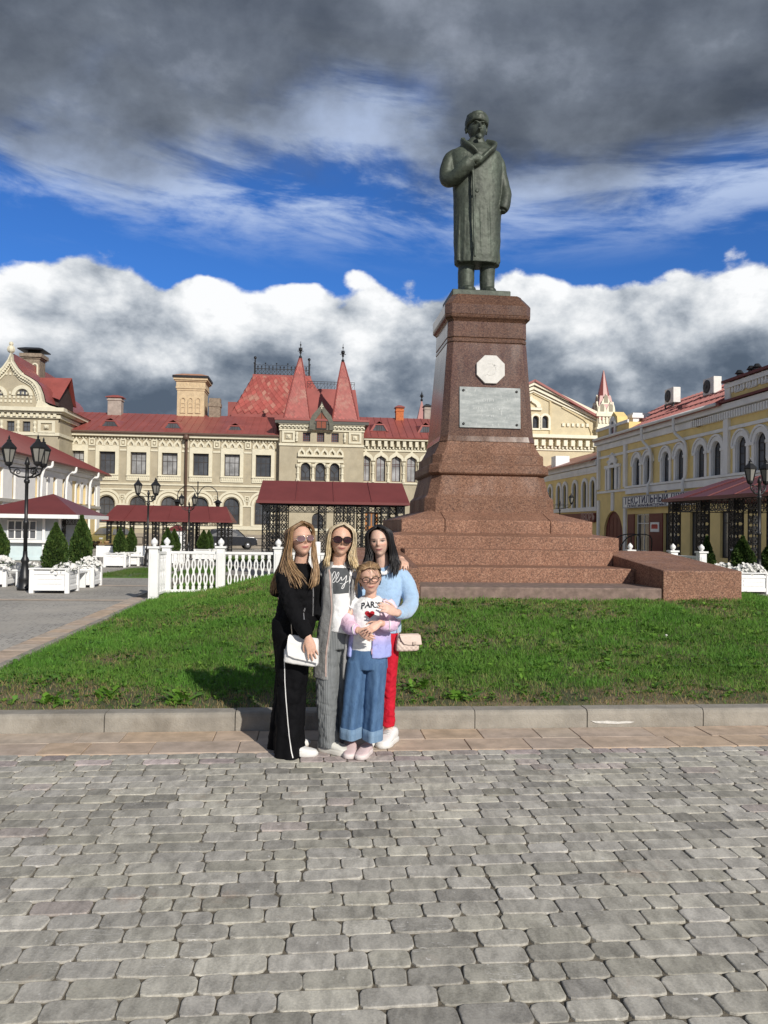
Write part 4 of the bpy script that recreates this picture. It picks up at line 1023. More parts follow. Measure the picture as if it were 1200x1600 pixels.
for o_ in hs[3:6]: window(mus, o_, dA, .28, 3, 4, fw_=.05, frame=MAROON)
window(mus, hs[6], dA, .28, 2, (.3, .62), archd=True)
bt = MB()
for z_, h_, g in ((FM.z(500, 697.5, dA), .22, .12), (FM.z(500, 674, dA), .22, .14), (FM.z(500, 671, dA), .12, .2)): bt.box(xl-.06, xr+.06, dA-g, dA, z_, z_+h_)
for sg, xx in ((-1, xl), (1, xr)):
    cx = xx-sg*.0-(sg*.85); zz = (fz0+fz1)/2
    bt.ring(rect(cx-.62, cx+.62, fz0-.1, fz1+.1), rect(cx-.42, cx+.42, fz0+.1, fz1-.1), dA-.1, dA).box(cx-.2, cx+.2, dA-.12, dA, zz-.2, zz+.2).ball((cx, dA-.1, zz), .16, 6, 4)
for a_ in np.linspace(f3[0]-.95, f3[2]+.95, 8):
    if min(abs(a_-q) for q in f3) > .40: bt.lathe([(.13, 0), (.10, .1), (.15, .3), (.10, .5), (.16, .75), (.14, fz1-fz0)], 8, (a_, dA-.08), fz0)
bt.build('bay_frieze', TRIM, mus)
sc_ = MB()
nsc = 22
for i in range(nsc):                 # scalloped cornice
    cx = xl+(xr-xl)*(i+.5)/nsc
    if abs(cx-FM.x(502, 660, dA)) < 1.0: continue
    o1 = [(cx+.28*math.cos(a), zA-.55+.28*math.sin(a)) for a in np.linspace(0, math.pi, 7)]; o2 = [(cx+.14*math.cos(a), zA-.55+.14*math.sin(a)) for a in np.linspace(0, math.pi, 7)]
    sc_.ring(o1, o2, dA-.35, dA, False)
sc_.box(xl-.1, xr+.1, dA-.4, dA, zA-.22, zA-.02); sc_.build('scalloped_cornice', TRIM, mus)
ar = MB(); xo0, xo1 = FM.x(465.5, 705, dA), FM.x(537, 705, dA); zo0, zo1 = FM.z(500, 711, dA), FM.z(500, 699.5, dA)
for i in range(6):
    cx = xo0+(xo1-xo0)*(i+.5)/6; wd = (xo1-xo0)/6; og = ogee(cx, wd*.98, zo0, zo1-zo0); ar.ring(og, [(cx+(a-cx)*.55, zo0+(b_-zo0)*.6) for a, b_ in og], dA-.22, dA, False)
ar.box(xo0, xo1, dA-.26, dA, zo0-.2, zo0).box(xo0, xo1, dA-.16, dA, zo0-.75, zo0-.5)
for x_ in w3:
    o1 = [(x_+.66*math.cos(a), a1_-.47+.66*math.sin(a)) for a in np.linspace(0, math.pi, 13)]; o2 = [(x_+.48*math.cos(a), a1_-.47+.48*math.sin(a)) for a in np.linspace(0, math.pi, 13)]; ar.ring(o1, o2, dA-.1, dA, False)
for a_ in ((w3[0]-.74), (w3[0]+w3[1])/2, (w3[1]+w3[2])/2, (w3[2]+.74)): ar.lathe([(.20, 0), (.20, .25), (.13, .3), (.12, .7), (.17, .8), (.12, .9), (.12, 1.35), (.22, 1.5), (.22, 1.7)], 8, (a_, dA-.1), a0_-.1)
ar.build('window_arcade', TRIM, mus)
MB().box(xl+.0, xr, dA-.14, dA, FM.z(500, 770, dA), FM.z(500, 766, dA)).box(xl, xr, dA-.1, dA, FM.z(500, 830, dA), FM.z(500, 826, dA)).build('string_course', TRIM, mus)
MB().box(xl, xr, dA-.06, dA, 0, FM.z(500, 836, dA)).build('plinth', STONE, mus)
# bay roof, two shingled pyramids, kokoshnik
zE = FM.z(500, 656, dA-.5)
MB().box(xl-.5, xr+.5, dA-.55, 8, zE-.1, zE+.10).build('roof', ROOF, mus)
MB().box(xl-.45, xr+.45, dA-.5, 7.9, zE-.38, zE-.11).build('eaves', mat('grey_eaves', (.10, .10, .09), .7), mus)
def spire(px0, px1, pxt, pyt, pyf):
    b0_, b1_ = FM.x(px0, 655, dA), FM.x(px1, 655, dA); xt, zt_ = FM.p(pxt, pyt, dA+1.3); w_ = (b1_-b0_)/2; cx = (b0_+b1_)/2; cy = dA-.3+w_
    zm = zE+.1+(zt_-zE-.1)*.72
    r_ = MB().loft([rect3(cx, cy, w_, w_, zE+.08), rect3((cx*.28+xt*.72), cy, w_*.38, w_*.38, zm), rect3(xt, cy, w_*.08, w_*.08, zt_)]).build('spire', ROOF, mus)
    for k in range(4):
        c0 = rect3(cx, cy, w_, w_, zE+.08); c1 = rect3(cx*.28+xt*.72, cy, w_*.38, w_*.38, zm); c2 = rect3(xt, cy, w_*.08, w_*.08, zt_)
        j = (k+1) % 4
        if k in (2,): continue
        shingles([c0[k], c0[j], c1[j], c1[k]], 26, 7, 'shingles', r_, lift=.035); shingles([c1[k], c1[j], c2[j], c2[k]], 10, 4, 'shingles', r_, lift=.03)
        MB().bar(c0[k], c1[k], .12).bar(c1[k], c2[k], .10).build('hip_ridge', ROOF, r_)
    MB().loft([rect3(cx*.28+xt*.72, cy, w_*.40, w_*.40, zm-.06), rect3(cx*.28+xt*.72, cy, w_*.40, w_*.40, zm+.06)]).build('spire_collar', ROOF, r_)
    finial(r_, xt, cy, zt_-.1, FM.z(pxt, pyf, dA+1.3)-zt_)
spire(443.5, 484.5, 469.5, 561, 533); spire(519.5, 559.5, 535.5, 567, 537)
xk = FM.x(502.5, 650, dA-.3); kz0, kz1 = FM.z(502, 672, dA-.3), FM.z(502, 628, dA-.3); KW = 2.3
og = ogee(xk, KW, kz0, kz1-kz0); KOK = mat('grey_kokoshnik', (.135, .13, .105), .8, .2, 3)
kb = MB().ring(og, [(xk+(a-xk)*.66, kz0+(b_-kz0)*.70) for a, b_ in og], dA-.6, dA-.1, False).slab(og[::-1], dA-.42, dA-.31).build('kokoshnik', KOK, mus)
MB().slab(og[::-1], dA-.3, dA+2.5).build('kokoshnik_back', ROOF, mus)
ki = arch(xk-.52, xk+.52, kz0+.1, kz0+1.75, 10); window(mus, ki, dA-.62, .16, 2, (.45,), frame=WFR, glass=mat('rusty_shutter', (.22, .06, .03), .5))
MB().box(xk-.04, xk+.04, dA-.66, dA-.6, kz0+2.0, kz0+2.5).box(xk-.16, xk+.16, dA-.66, dA-.6, kz0+2.22, kz0+2.3).build('small_cross', TRIM, kb)
# roof between and behind the spires
x0_, x1_ = FM.x(480, 610, 5), FM.x(554, 610, 5); zt_ = FM.z(515, 608, 5)
br_ = MB().add([(x0_-.6, 3.2, zE), (x1_+.6, 3.2, zE), (x1_+.1, 5, zt_), (x0_, 5, zt_), (x0_, 7, zt_), (x1_+.1, 7, zt_), (x0_-.6, 8, zE), (x1_+.6, 8, zE)], [(0, 1, 2, 3), (3, 2, 5, 4), (4, 5, 7, 6), (0, 3, 4, 6), (1, 7, 5, 2)]).build('roof', ROOF, mus)
rl_ = MB()
for k in range(15):
    xx = x0_+(x1_-x0_)*k/14; rl_.bar((xx, 5.0, zt_), (xx, 5.0, zt_+.75), .035)
    if k < 14: rl_.bar((xx, 5, zt_+.05), (xx+(x1_-x0_)/14, 5, zt_+.6), .03)
rl_.bar((x0_, 5, zt_+.75), (x1_, 5, zt_+.75), .05).bar((x0_, 5, zt_+.55), (x1_, 5, zt_+.55), .04); rl_.build('roof_railing', IRON, br_)
# big truncated hip roof with cresting
dT = 9.0
t0, t1 = FM.x(397, 586, dT+3), FM.x(484, 590, dT+3); ztp = FM.z(440, 587, dT+3); l0, zb_ = FM.p(361, 646, dT); r0 = FM.x(520, 646, dT)
big = MB().add([(l0, dT, zb_), (r0, dT, zb_), (t1, dT+3, ztp), (t0, dT+3, ztp), (t1, dT+8, ztp), (t0, dT+8, ztp), (r0, dT+11, zb_), (l0, dT+11, zb_), (l0, dT, zb_-4), (r0, dT, zb_-4), (l0, dT+11, zb_-4), (r0, dT+11, zb_-4)],
               [(0, 1, 2, 3), (3, 2, 4, 5), (0, 3, 5, 7), (1, 6, 4, 2), (5, 4, 6, 7), (0, 7, 10, 8), (8, 9, 1, 0)]).build('roof', ROOF, mus)
shingles([(l0, dT-.03, zb_), (r0, dT-.03, zb_), (t1, dT+2.97, ztp), (t0, dT+2.97, ztp)], 13, 15, 'shingles', big, worn=.20, lift=.07)
shingles([(l0-.03, dT+11, zb_), (l0-.03, dT, zb_), (t0-.03, dT+3, ztp), (t0-.03, dT+8, ztp)], 13, 12, 'shingles', big, worn=.15, lift=.07)
MB().box(t0-.15, t1+.15, dT+2.85, dT+8.1, ztp-.5, ztp+.05).build('ridge_band', ROOF, big)
MB().box(FM.x(356, 640, dT+2), l0+.9, dT+2, dT+5, zb_-3, FM.z(365, 628, dT+2)).build('roof_lower', ROOF, mus)
cr_ = MB(); nC = 15
for k in range(nC+1):
    xx = t0+(t1-t0)*k/nC; hh_ = .95 if k % 3 else 1.35
    cr_.bar((xx, dT+3, ztp), (xx, dT+3, ztp+hh_), .05); cr_.ball((xx, dT+3, ztp+hh_), .09, 6, 4)
    if k < nC:
        x2 = xx+(t1-t0)/nC; cr_.bar((xx, dT+3, ztp+.1), (x2, dT+3, ztp+.7), .04).bar((xx, dT+3, ztp+.7), (x2, dT+3, ztp+.1), .04)
        c_ = (xx+x2)/2; ci = [(c_+.24*math.cos(a), dT+3, ztp+.95+.24*math.sin(a)) for a in np.linspace(0, 6.283, 9)]
        for a_, b_ in zip(ci, ci[1:]): cr_.bar(a_, b_, .035)
cr_.bar((t0, dT+3, ztp+.08), (t1, dT+3, ztp+.08), .07).bar((t0, dT+3, ztp+.72), (t1, dT+3, ztp+.72), .06)
for xx in (t0+.1, t1-.1): cr_.tube([(xx, dT+3, ztp), (xx, dT+3, ztp+1.9)], .08, 6).ball((xx, dT+3, ztp+1.95), .17, 8, 5)
cr_.build('roof_cresting', IRON, big)
# ---- right wing of the long block
xw0, xw1 = FM.x(567.5, 740), FM.x(835, 740); eR = FM.z(610, 683.5, -.6)
cent = [FM.x(571+23.9*k, 735) for k in range(0, 11)]; wa0, wa1 = FM.z(610, 752.5), FM.z(610, 713.5); hw_ = .44
hs = [arch(x_-hw_, x_+hw_, wa0, wa1, 10) for x_ in cent]+[rect(xdoor-.65, xdoor+.65, FM.z(582, 829), FM.z(582, 800))]
MB().wall(rect(xw0, xw1, 0, eR-.1), hs, 0, .3).box(xw0, xw1, .33, .6, 0, eR-.1).build('wing_wall', CREAM, mus)
for o_ in hs[:-1]: window(mus, o_, 0, .28, 2, (.63, .7), frame=mat('maroon_frame', (.09, .03, .03), .6), glass=GLASS2, fw_=.06)
DOOR = mat('orange_wood', (.36, .15, .045), .5, .2, 4)
dd = MB().slab(hs[-1], .2, .26); dd = dd.build('door', DOOR, mus); MB().box(xdoor-.42, xdoor-.08, .18, .2, FM.z(582, 822), FM.z(582, 803)).box(xdoor+.08, xdoor+.42, .18, .2, FM.z(582, 822), FM.z(582, 803)).build('door_pane', GLASS, dd)
oa = MB()
for i, x_ in enumerate(cent):
    og = ogee(x_, 1.5, wa1-.45, FM.z(610, 704)-wa1+.45); oa.ring(og, [(x_+(a-x_)*.70, wa1-.45+(b_-wa1+.45)*.52) for a, b_ in og], -.16, 0, False)
    oa.lathe([(.18, 0), (.18, .3), (.12, .35), (.11, .8), (.17, .9), (.11, 1.0), (.11, 1.6), (.2, 1.8), (.2, 2.0)], 8, (x_+.745, -.06), wa0-.1)
oa.box(xw0, xw1, -.14, 0, wa0-.25, wa0-.08); oa.build('window_arcade', TRIM, mus)
zm0, zm1 = FM.z(610, 704), FM.z(610, 688.5)
dentils(xw0, xw1, -.42, 0, zm0+.35, zm1-.05, .62, .5).build('corbel_row', TRIM, mus); dentils(xw0, xw1, -.22, 0, zm0+.12, zm0+.34, .31, .5).build('corbel_row', TRIM, mus)
MB().box(xw0, xw1, -.12, 0, zm0-.1, zm0+.1).box(xw0, xw1, -.55, 0, zm1-.03, eR-.12).build('cornice', TRIM, mus)
zrr = FM.z(610, 653, 6)
rw = sheet([(xw0-.3, -.68, eR), (xw1, -.68, eR), (xw1, 6, zrr), (xw0-.3, 6, zrr)], .14).build('roof', ROOF, mus)
sheet([(xw0-.3, 6, zrr), (xw1, 6, zrr), (xw1, 12, eR), (xw0-.3, 12, eR)], .14).build('roof', ROOF, mus)
seams((xw0, -.68, eR), (xw1, -.68, eR), (xw0, 6, zrr), (xw1, 6, zrr), .72).build('standing_seam', ROOF, rw)
dormer(rw, FM, 592.5, 658, 674, 24, 1.2); dormer(rw, FM, 665, 660, 677, 22, 1.2)
ch(624.7, 12, 637, 657, 5.2, BRICK, ROOF, rf=rw, crown=.4)
ch(668, 10, 635, 655, 7.5, GREYB, IRON, rf=rw, crown=.35)
xs2, zs2 = FM.p(658.5, 655, 14); MB().loft([rect3(xs2, 14, .75, .75, zs2-1), rect3(xs2, 14, .05, .05, FM.z(658.5, 627, 14))]).build('spire', ROOF, rw)
finial(rw, xs2, 14, FM.z(658.5, 627, 14), 1.2)
# ------------------------------------------------------------------ pavilion with the ogee gable (left)
FP = Facade('F', 0, 71.5, ZB)
pavl = FP.root('gabled_pavilion', 'sand brick pavilion with a cream onion gable and red roof at the left end')
pc = FP.x(15.5, 640); pr = FP.x(90.5, 700); plx = 2*pc-pr; pe = FP.z(50, 641)
fw0, fw1 = FP.z(30, 674), FP.z(30, 658)
fr = [FP.x(px, 665) for px in (-34, -9, 16.5, 41.5)]
fr = [FP.x(16.5+24.8*k, 665) for k in (-2, -1, 0, 1)]
hs = [rect(x_-.33, x_+.33, fw0, fw1) for x_ in fr]
MB().wall(rect(plx, pr, 0, pe), hs, 0, .3).box(plx, pr, .33, .55, 0, pe).box(pr-.3, pr, .55, 13, 0, pe).box(plx, plx+.3, .55, 13, 0, pe).build('wall', CREAM, pavl)
for o_ in hs: window(pavl, o_, 0, .28, 2, 2, fw_=.05)
pb = MB()
for z_, h_, g in ((FP.z(40, 680), .28, .12), (FP.z(40, 653), .3, .2), (FP.z(40, 645.5), .5, .38), (pe-.12, .34, .62)): pb.box(plx-g, pr+g, -g, 0, z_, z_+h_).box(pr+.002, pr+g, 0, 13, z_, z_+h_)
for a_ in np.linspace(fr[0]-.9, fr[-1]+.75, 13):
    if min(abs(a_-q) for q in fr) > .36: pb.lathe([(.13, 0), (.1, .1), (.16, .35), (.1, .55), (.16, .8), (.13, fw1-fw0+.1)], 8, (a_, -.07), fw0-.05)
cx = FP.x(73, 667); pb.ring(rect(cx-.75, cx+.75, fw0-.15, fw1+.1), rect(cx-.48, cx+.48, fw0+.1, fw1-.12), -.12, 0).box(cx-.2, cx+.2, -.14, 0, fw0+.3, fw1-.3).ball((cx, -.12, (fw0+fw1)/2), .2, 6, 4)
pb.build('pavilion_trim', TRIM, pavl)
dentils(plx, pr, -.34, 0, FP.z(40, 652)+.05, FP.z(40, 646), .5, .5).build('dentil_row', TRIM, pavl)
og_px = [(16, 552), (20, 563), (27, 574), (36, 584), (47, 590), (56, 596), (62, 604), (66.5, 616), (69, 628)]
right = [FP.p(a, b_) for a, b_ in og_px]; left_ = [(2*pc-a, b_) for a, b_ in right]
outer = left_[::-1]+right[1:]
cyz = right[-1][1]
inner = [(pc+(a-pc)*.80, cyz+(b_-cyz)*.80-(.10)) for a, b_ in outer]
MB().slab(inner+[(inner[-1][0], pe+.1), (inner[0][0], pe+.1)], -.02, .4).build('gable_wall', CREAM, pavl)
gt = MB().ring(outer, [(pc+(a-pc)*.925, cyz+(b_-cyz)*.93) for a, b_ in outer], -.42, .3, False)
gt.ring([(pc+(a-pc)*.86, cyz+(b_-cyz)*.86-.04) for a, b_ in outer], inner, -.14, .2, False)
for sg in (-1, 1):
    e0 = right[-1]; xx = lambda a: a if sg > 0 else 2*pc-a
    gt.slab([(xx(e0[0]-.6), pe+.2), (xx(e0[0]-.45), e0[1]), (xx(e0[0]), e0[1]), (xx(FP.x(78, 634)), FP.z(78, 634)), (xx(FP.x(91, 641)), pe+.25), (xx(FP.x(91, 641)), pe+.15)][::sg], -.42, .3)
gtr = gt.build('gable_trim', TRIM, pavl)
db_ = MB()
pts = [(pc+(a-pc)*.895, cyz+(b_-cyz)*.895) for a, b_ in outer]
for (a, b_), (c_, d_) in zip(pts, pts[1:]):
    for q in (.17, .5, .83):
        ex, ez = a+(c_-a)*q, b_+(d_-b_)*q; db_.box(ex-.12, ex+.12, -.34, -.05, ez-.12, ez+.12)
db_.build('gable_dentils', TRIM, gtr)
MB().ball((pc, -.05, right[0][1]+.35), .36, 8, 6).ball((pc, -.05, right[0][1]+.85), .2, 8, 5).build('gable_finial', TRIM, pavl)
rel = MB()
for z_ in (FP.z(15, 615.5), FP.z(15, 622), FP.z(15, 628.5), FP.z(15, 586)):
    wd = 1.2 if z_ > FP.z(15, 600) else (right[6][0]-pc)*.8; d_ = dentils(pc-wd, pc+wd, -.09, 0, z_, z_+.22, .36, .5); rel.add(d_.v, d_.f)
rel.build('brick_relief', TRIM, pavl)
for px in (-4.5, 35.5):
    xx, zz = FP.p(px, 618); w_ = window(pavl, [(xx+.52*math.cos(a), zz+.52*math.sin(a)) for a in np.linspace(0, math.pi, 11)], -.08, .06, 2, 1, fw_=.06)
    MB().ring([(xx+.92*math.cos(a), zz-.0+.92*math.sin(a)) for a in np.linspace(0, math.pi, 13)], [(xx+.6*math.cos(a), zz+.6*math.sin(a)) for a in np.linspace(0, math.pi, 13)], -.14, .0, False).build('lunette_surround', TRIM, w_)
# roof following the gable, red
rb = MB()
prof = [(pc+(a-pc)*1.02, b_+.05) for a, b_ in outer]+[(pr+.75, pe+.18)]; prof = [(2*pc-pr-.75, pe+.18)]+prof
n_ = len(prof); rb.add([(a, .31, b_) for a, b_ in prof]+[(a, 13, b_) for a, b_ in prof], [(i, i+1, n_+i+1, n_+i) for i in range(n_-1)]+[tuple(range(2*n_-1, n_-1, -1))])
prf = rb.build('roof', ROOF, pavl)
# gabled dormer on the right slope
dx0, dz0 = FP.p(53, 585, 3.5); dx1 = FP.x(104, 586, 3.5); dzt = FP.z(80, 585.5, 3.5); dzb = FP.z(100, 627, 3.5)
MB().add([(dx0, 5.2, dzt), (dx1, 5.2, dzt+.05), (dx1-.3, 2.6, dzb), (dx0+.6, 2.6, dzb+.7), (dx1-.3, 7.8, dzb), (dx0+.6, 7.8, dzb+.7)], [(0, 3, 2, 1), (0, 1, 4, 5)]).build('dormer_roof', ROOF, prf)
MB().slab([(0, 0), (1, 0), (1, 1), (0, 1)], 0, 1)
MB().add([(dx1-.5, 3.0, dzb-.8), (dx1-.5, 7.4, dzb-.8), (dx1-.5, 7.4, dzb+.2), (dx1-.5, 5.2, dzt-.3), (dx1-.5, 3.0, dzb+.2), (dx0, 3.0, dzb-.8), (dx0, 3.0, dzb+.2)], [(0, 1, 2, 3, 4), (5, 0, 4, 6)]).build('dormer_front', mat('dark_timber', (.05, .035, .03), .7), prf)
xx, zz = FP.p(48, 590, 6); w_ = 25/1200*77; zt_ = FP.z(48, 554, 6)
cb_ = MB().box(xx-w_/2, xx+w_/2, 6, 6+w_, zz-2.5, zt_-.4)
for g, a, b_ in ((.10, -.4, -.25), (.24, -.25, .1)): cb_.box(xx-w_/2-g, xx+w_/2+g, 6-g, 6+w_+g, zt_+a, zt_+b_)
cb_.build('chimney', mat('old_brick', (.25, .2, .15)), prf)
ar_ = MB()
for q in (-.4, .4): ar_.ring(arch(xx+q-.3, xx+q+.3, zt_-2, zt_-.8, 8), arch(xx+q-.16, xx+q+.16, zt_-1.9, zt_-.95, 8), 5.9, 6)
ar_.build('chimney_relief', TRIM, prf)
MB().loft([rect3(xx, 6+w_/2, w_*.74, w_*.74, zt_+.45), rect3(xx, 6+w_/2, w_*.74, w_*.74, zt_+.55), rect3(xx, 6+w_/2, w_*.4, w_*.4, zt_+.75)]).box(xx-.5, xx+.5, 6+w_*.3, 6+w_*.7, zt_+.1, zt_+.46).build('chimney_hood', IRON, prf)
# ------------------------------------------------------------------ cream gabled hall with a turret (right of the monument)
FH = Facade('F', 0, 73.6, ZB)
PALE = mat('pale_cream_wall', (.60, .52, .35), .88, .09, 1.2, .5, 26); PTR = mat('pale_trim', (.80, .75, .60), .8, .06, 2)
hall = FH.root('gabled_hall', 'cream gabled hall with corbelled cornice and a small red spired turret behind the monument')
hx1 = FH.x(933, 690); hxc = FH.x(830, 690); hx0 = 2*hxc-hx1; hze = FH.z(880, 685)
ap = FH.p(833, 600); sl_ = FH.p(928, 648)
tr_ = [FH.p(px, 650) for px in (837, 852)]
hs = [arch(FH.x(px, 660)-.30, FH.x(px, 660)+.30, FH.z(px, 669), FH.z(px, 650), 8) for px in (822, 836.8, 851.6)]
MB().wall(rect(hx0, hx1, 0, hze), [], 0, .3).box(hx0, hx1, .02, .5, 0, hze).build('wall', PALE, hall)
MB().wall([(hx0, hze), (hx1, hze), (sl_[0]+.4, sl_[1]-.3), (ap[0], ap[1]-.2), (2*hxc-sl_[0]-.4, sl_[1]-.3)], hs, 0, .3).box(hxc-4, hxc+4, .33, .5, hze, hze+2.6).build('gable_wall', PALE, hall)
for o_ in hs: window(hall, o_, 0, .28, 1, 2, fw_=.05)
gg = MB()
def gbar(P, w, d_): 
    for (a, b_), (c_, e_) in zip(P, P[1:]): gg.bar((a, -d_/2, b_), (c_, -d_/2, e_), d_, w)
for k, (off, w_, d_) in enumerate(((0, .32, .55), (-.42, .26, .34), (-.75, .14, .18))):
    P = [(2*hxc-sl_[0]-.3, sl_[1]+off), (ap[0], ap[1]+off), (sl_[0]+.3, sl_[1]+off)]; gbar(P, w_, d_)
gg.box(hx0-.2, hx1+.2, -.6, 0, hze-.02, hze+.3).box(hx0, hx1, -.12, 0, FH.z(880, 704.5), FH.z(880, 702))
gg.build('gable_cornice', PTR, hall)
dentils(hx0, hx1, -.45, 0, FH.z(880, 697.5), FH.z(880, 688.5), .75, .5).build('corbel_row', PTR, hall); dentils(hx0, hx1, -.25, 0, FH.z(880, 701.5), FH.z(880, 698), .375, .5).build('corbel_row', PTR, hall)
pn = MB()
def shape(pxs): return [FH.p(a, b_) for a, b_ in pxs]
LINE = mat('shadow_groove', (.26, .19, .10), .9)
for pts in ([(833, 614), (859.5, 627), (859.5, 680)], [(878, 636), (900, 648), (912, 655), (920, 664), (924, 676), (924.5, 682)]):
    P = shape(pts)
    for (a, b_), (c_, e_) in zip(P, P[1:]): pn.bar((a, -.05, b_), (c_, -.05, e_), .12, .18)
pn.build('blind_arch', mat('pale_moulding', (.60, .50, .31), .85), hall)
d_ = dentils(FH.x(876, 664), FH.x(921, 664), -.14, 0, FH.z(890, 666.5), FH.z(890, 661.5), .48, .5); d_.build('brick_relief', PTR, hall)
sr = MB()
for px in (822, 836.8, 851.6):
    xx = FH.x(px, 660); o1 = arch(xx-.55, xx+.55, FH.z(px, 672), FH.z(px, 646), 8); sr.ring(o1, arch(xx-.32, xx+.32, FH.z(px, 669.2), FH.z(px, 649.5), 8), -.12, 0)
xx = FH.x(832, 640); zz = FH.z(832, 641)
sr.box(xx-1.5, xx+.9, -.2, 0, zz, zz+.25); og = ogee(xx-.2, 2.0, zz+.2, 1.2); sr.ring(og, [(xx-.2+(a-xx+.2)*.6, zz+.2+(b_-zz-.2)*.6) for a, b_ in og], -.2, 0, False)
sr.build('window_surround', PTR, hall)
hr = sheet([(hx1+.5, -.7, sl_[1]-.5), (hx1+.5, 12, sl_[1]-.5), (ap[0], 12, ap[1]+.35), (ap[0], -.7, ap[1]+.35)], .2).build('roof', ROOF, hall)
sheet([(ap[0], -.7, ap[1]+.35), (ap[0], 12, ap[1]+.35), (hx0-.5, 12, sl_[1]-.5), (hx0-.5, -.7, sl_[1]-.5)], .2).build('roof', ROOF, hall)
# turret
tx0, tx1 = FH.x(934, 665, -.6), FH.x(961, 665, -.6); tc_ = (tx0+tx1)/2; tr0 = (tx1-tx0)/2; tzb = FH.z(948, 686, -.6); tz1 = FH.z(948, 647, -.6); ty = tr0-.6
tm = MB().box(tx0, tx1, -.6, -.6+2*tr0, 0, tz1-.1).box(tx0-.2, tx1+.2, -.8, -.4+2*tr0, tz1-.25, tz1+.05).box(tx0-.12, tx1+.12, -.72, -.5+2*tr0, tz1-1.5, tz1-1.3)
d_ = dentils(tx0, tx1, -.72, -.6, tz1-.9, tz1-.3, .38, .5); tm.add(d_.v, d_.f); d_ = dentils(tx0, tx1, -.70, -.6, tz1-2.3, tz1-1.9, .3, .5); tm.add(d_.v, d_.f)
tm.build('turret_body', PTR, hall)
th0 = FH.z(948, 632, 0); th1 = FH.z(946, 619, 0)
km = MB()
MB().loft([rect3(tc_, ty, tr0, tr0, tz1+.06), rect3(tc_, ty, tr0*.62, tr0*.62, th1)]).build('turret_core', ROOF, hall)
for k in range(4):
    M = Matrix.Translation((tc_, ty, 0)) @ Matrix.Rotation(k*math.pi/2, 4, 'Z')
    for q, w_, za, h_, yy in ((-.5, .98, tz1+.05, th0-tz1+.2, tr0), (.5, .98, tz1+.05, th0-tz1+.2, tr0), (0, .9, th0-.15, th1-th0+.3, tr0*.8)):
        st_ = len(km.v); cxk = q*tr0; og = ogee(cxk, w_*tr0, za, h_); km.slab(og[::-1], -yy, -yy+.25); km.xf(M, st_)
km.build('turret_kokoshnik', PTR, hall)
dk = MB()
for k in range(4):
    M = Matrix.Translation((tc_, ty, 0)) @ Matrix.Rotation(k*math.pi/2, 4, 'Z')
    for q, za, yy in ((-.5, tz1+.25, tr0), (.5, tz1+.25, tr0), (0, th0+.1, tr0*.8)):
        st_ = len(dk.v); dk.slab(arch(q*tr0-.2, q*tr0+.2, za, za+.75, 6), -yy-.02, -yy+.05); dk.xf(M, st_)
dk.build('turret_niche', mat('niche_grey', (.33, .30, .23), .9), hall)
pyr = [[(tc_+r_*math.cos(math.pi/8+k*math.pi/4), ty+r_*math.sin(math.pi/8+k*math.pi/4), z_) for k in range(8)] for r_, z_ in ((tr0*.72, th1-.15), (.05, FH.z(943.5, 578, 0)))]
MB().loft(pyr).build('spire', ROOF, hall)
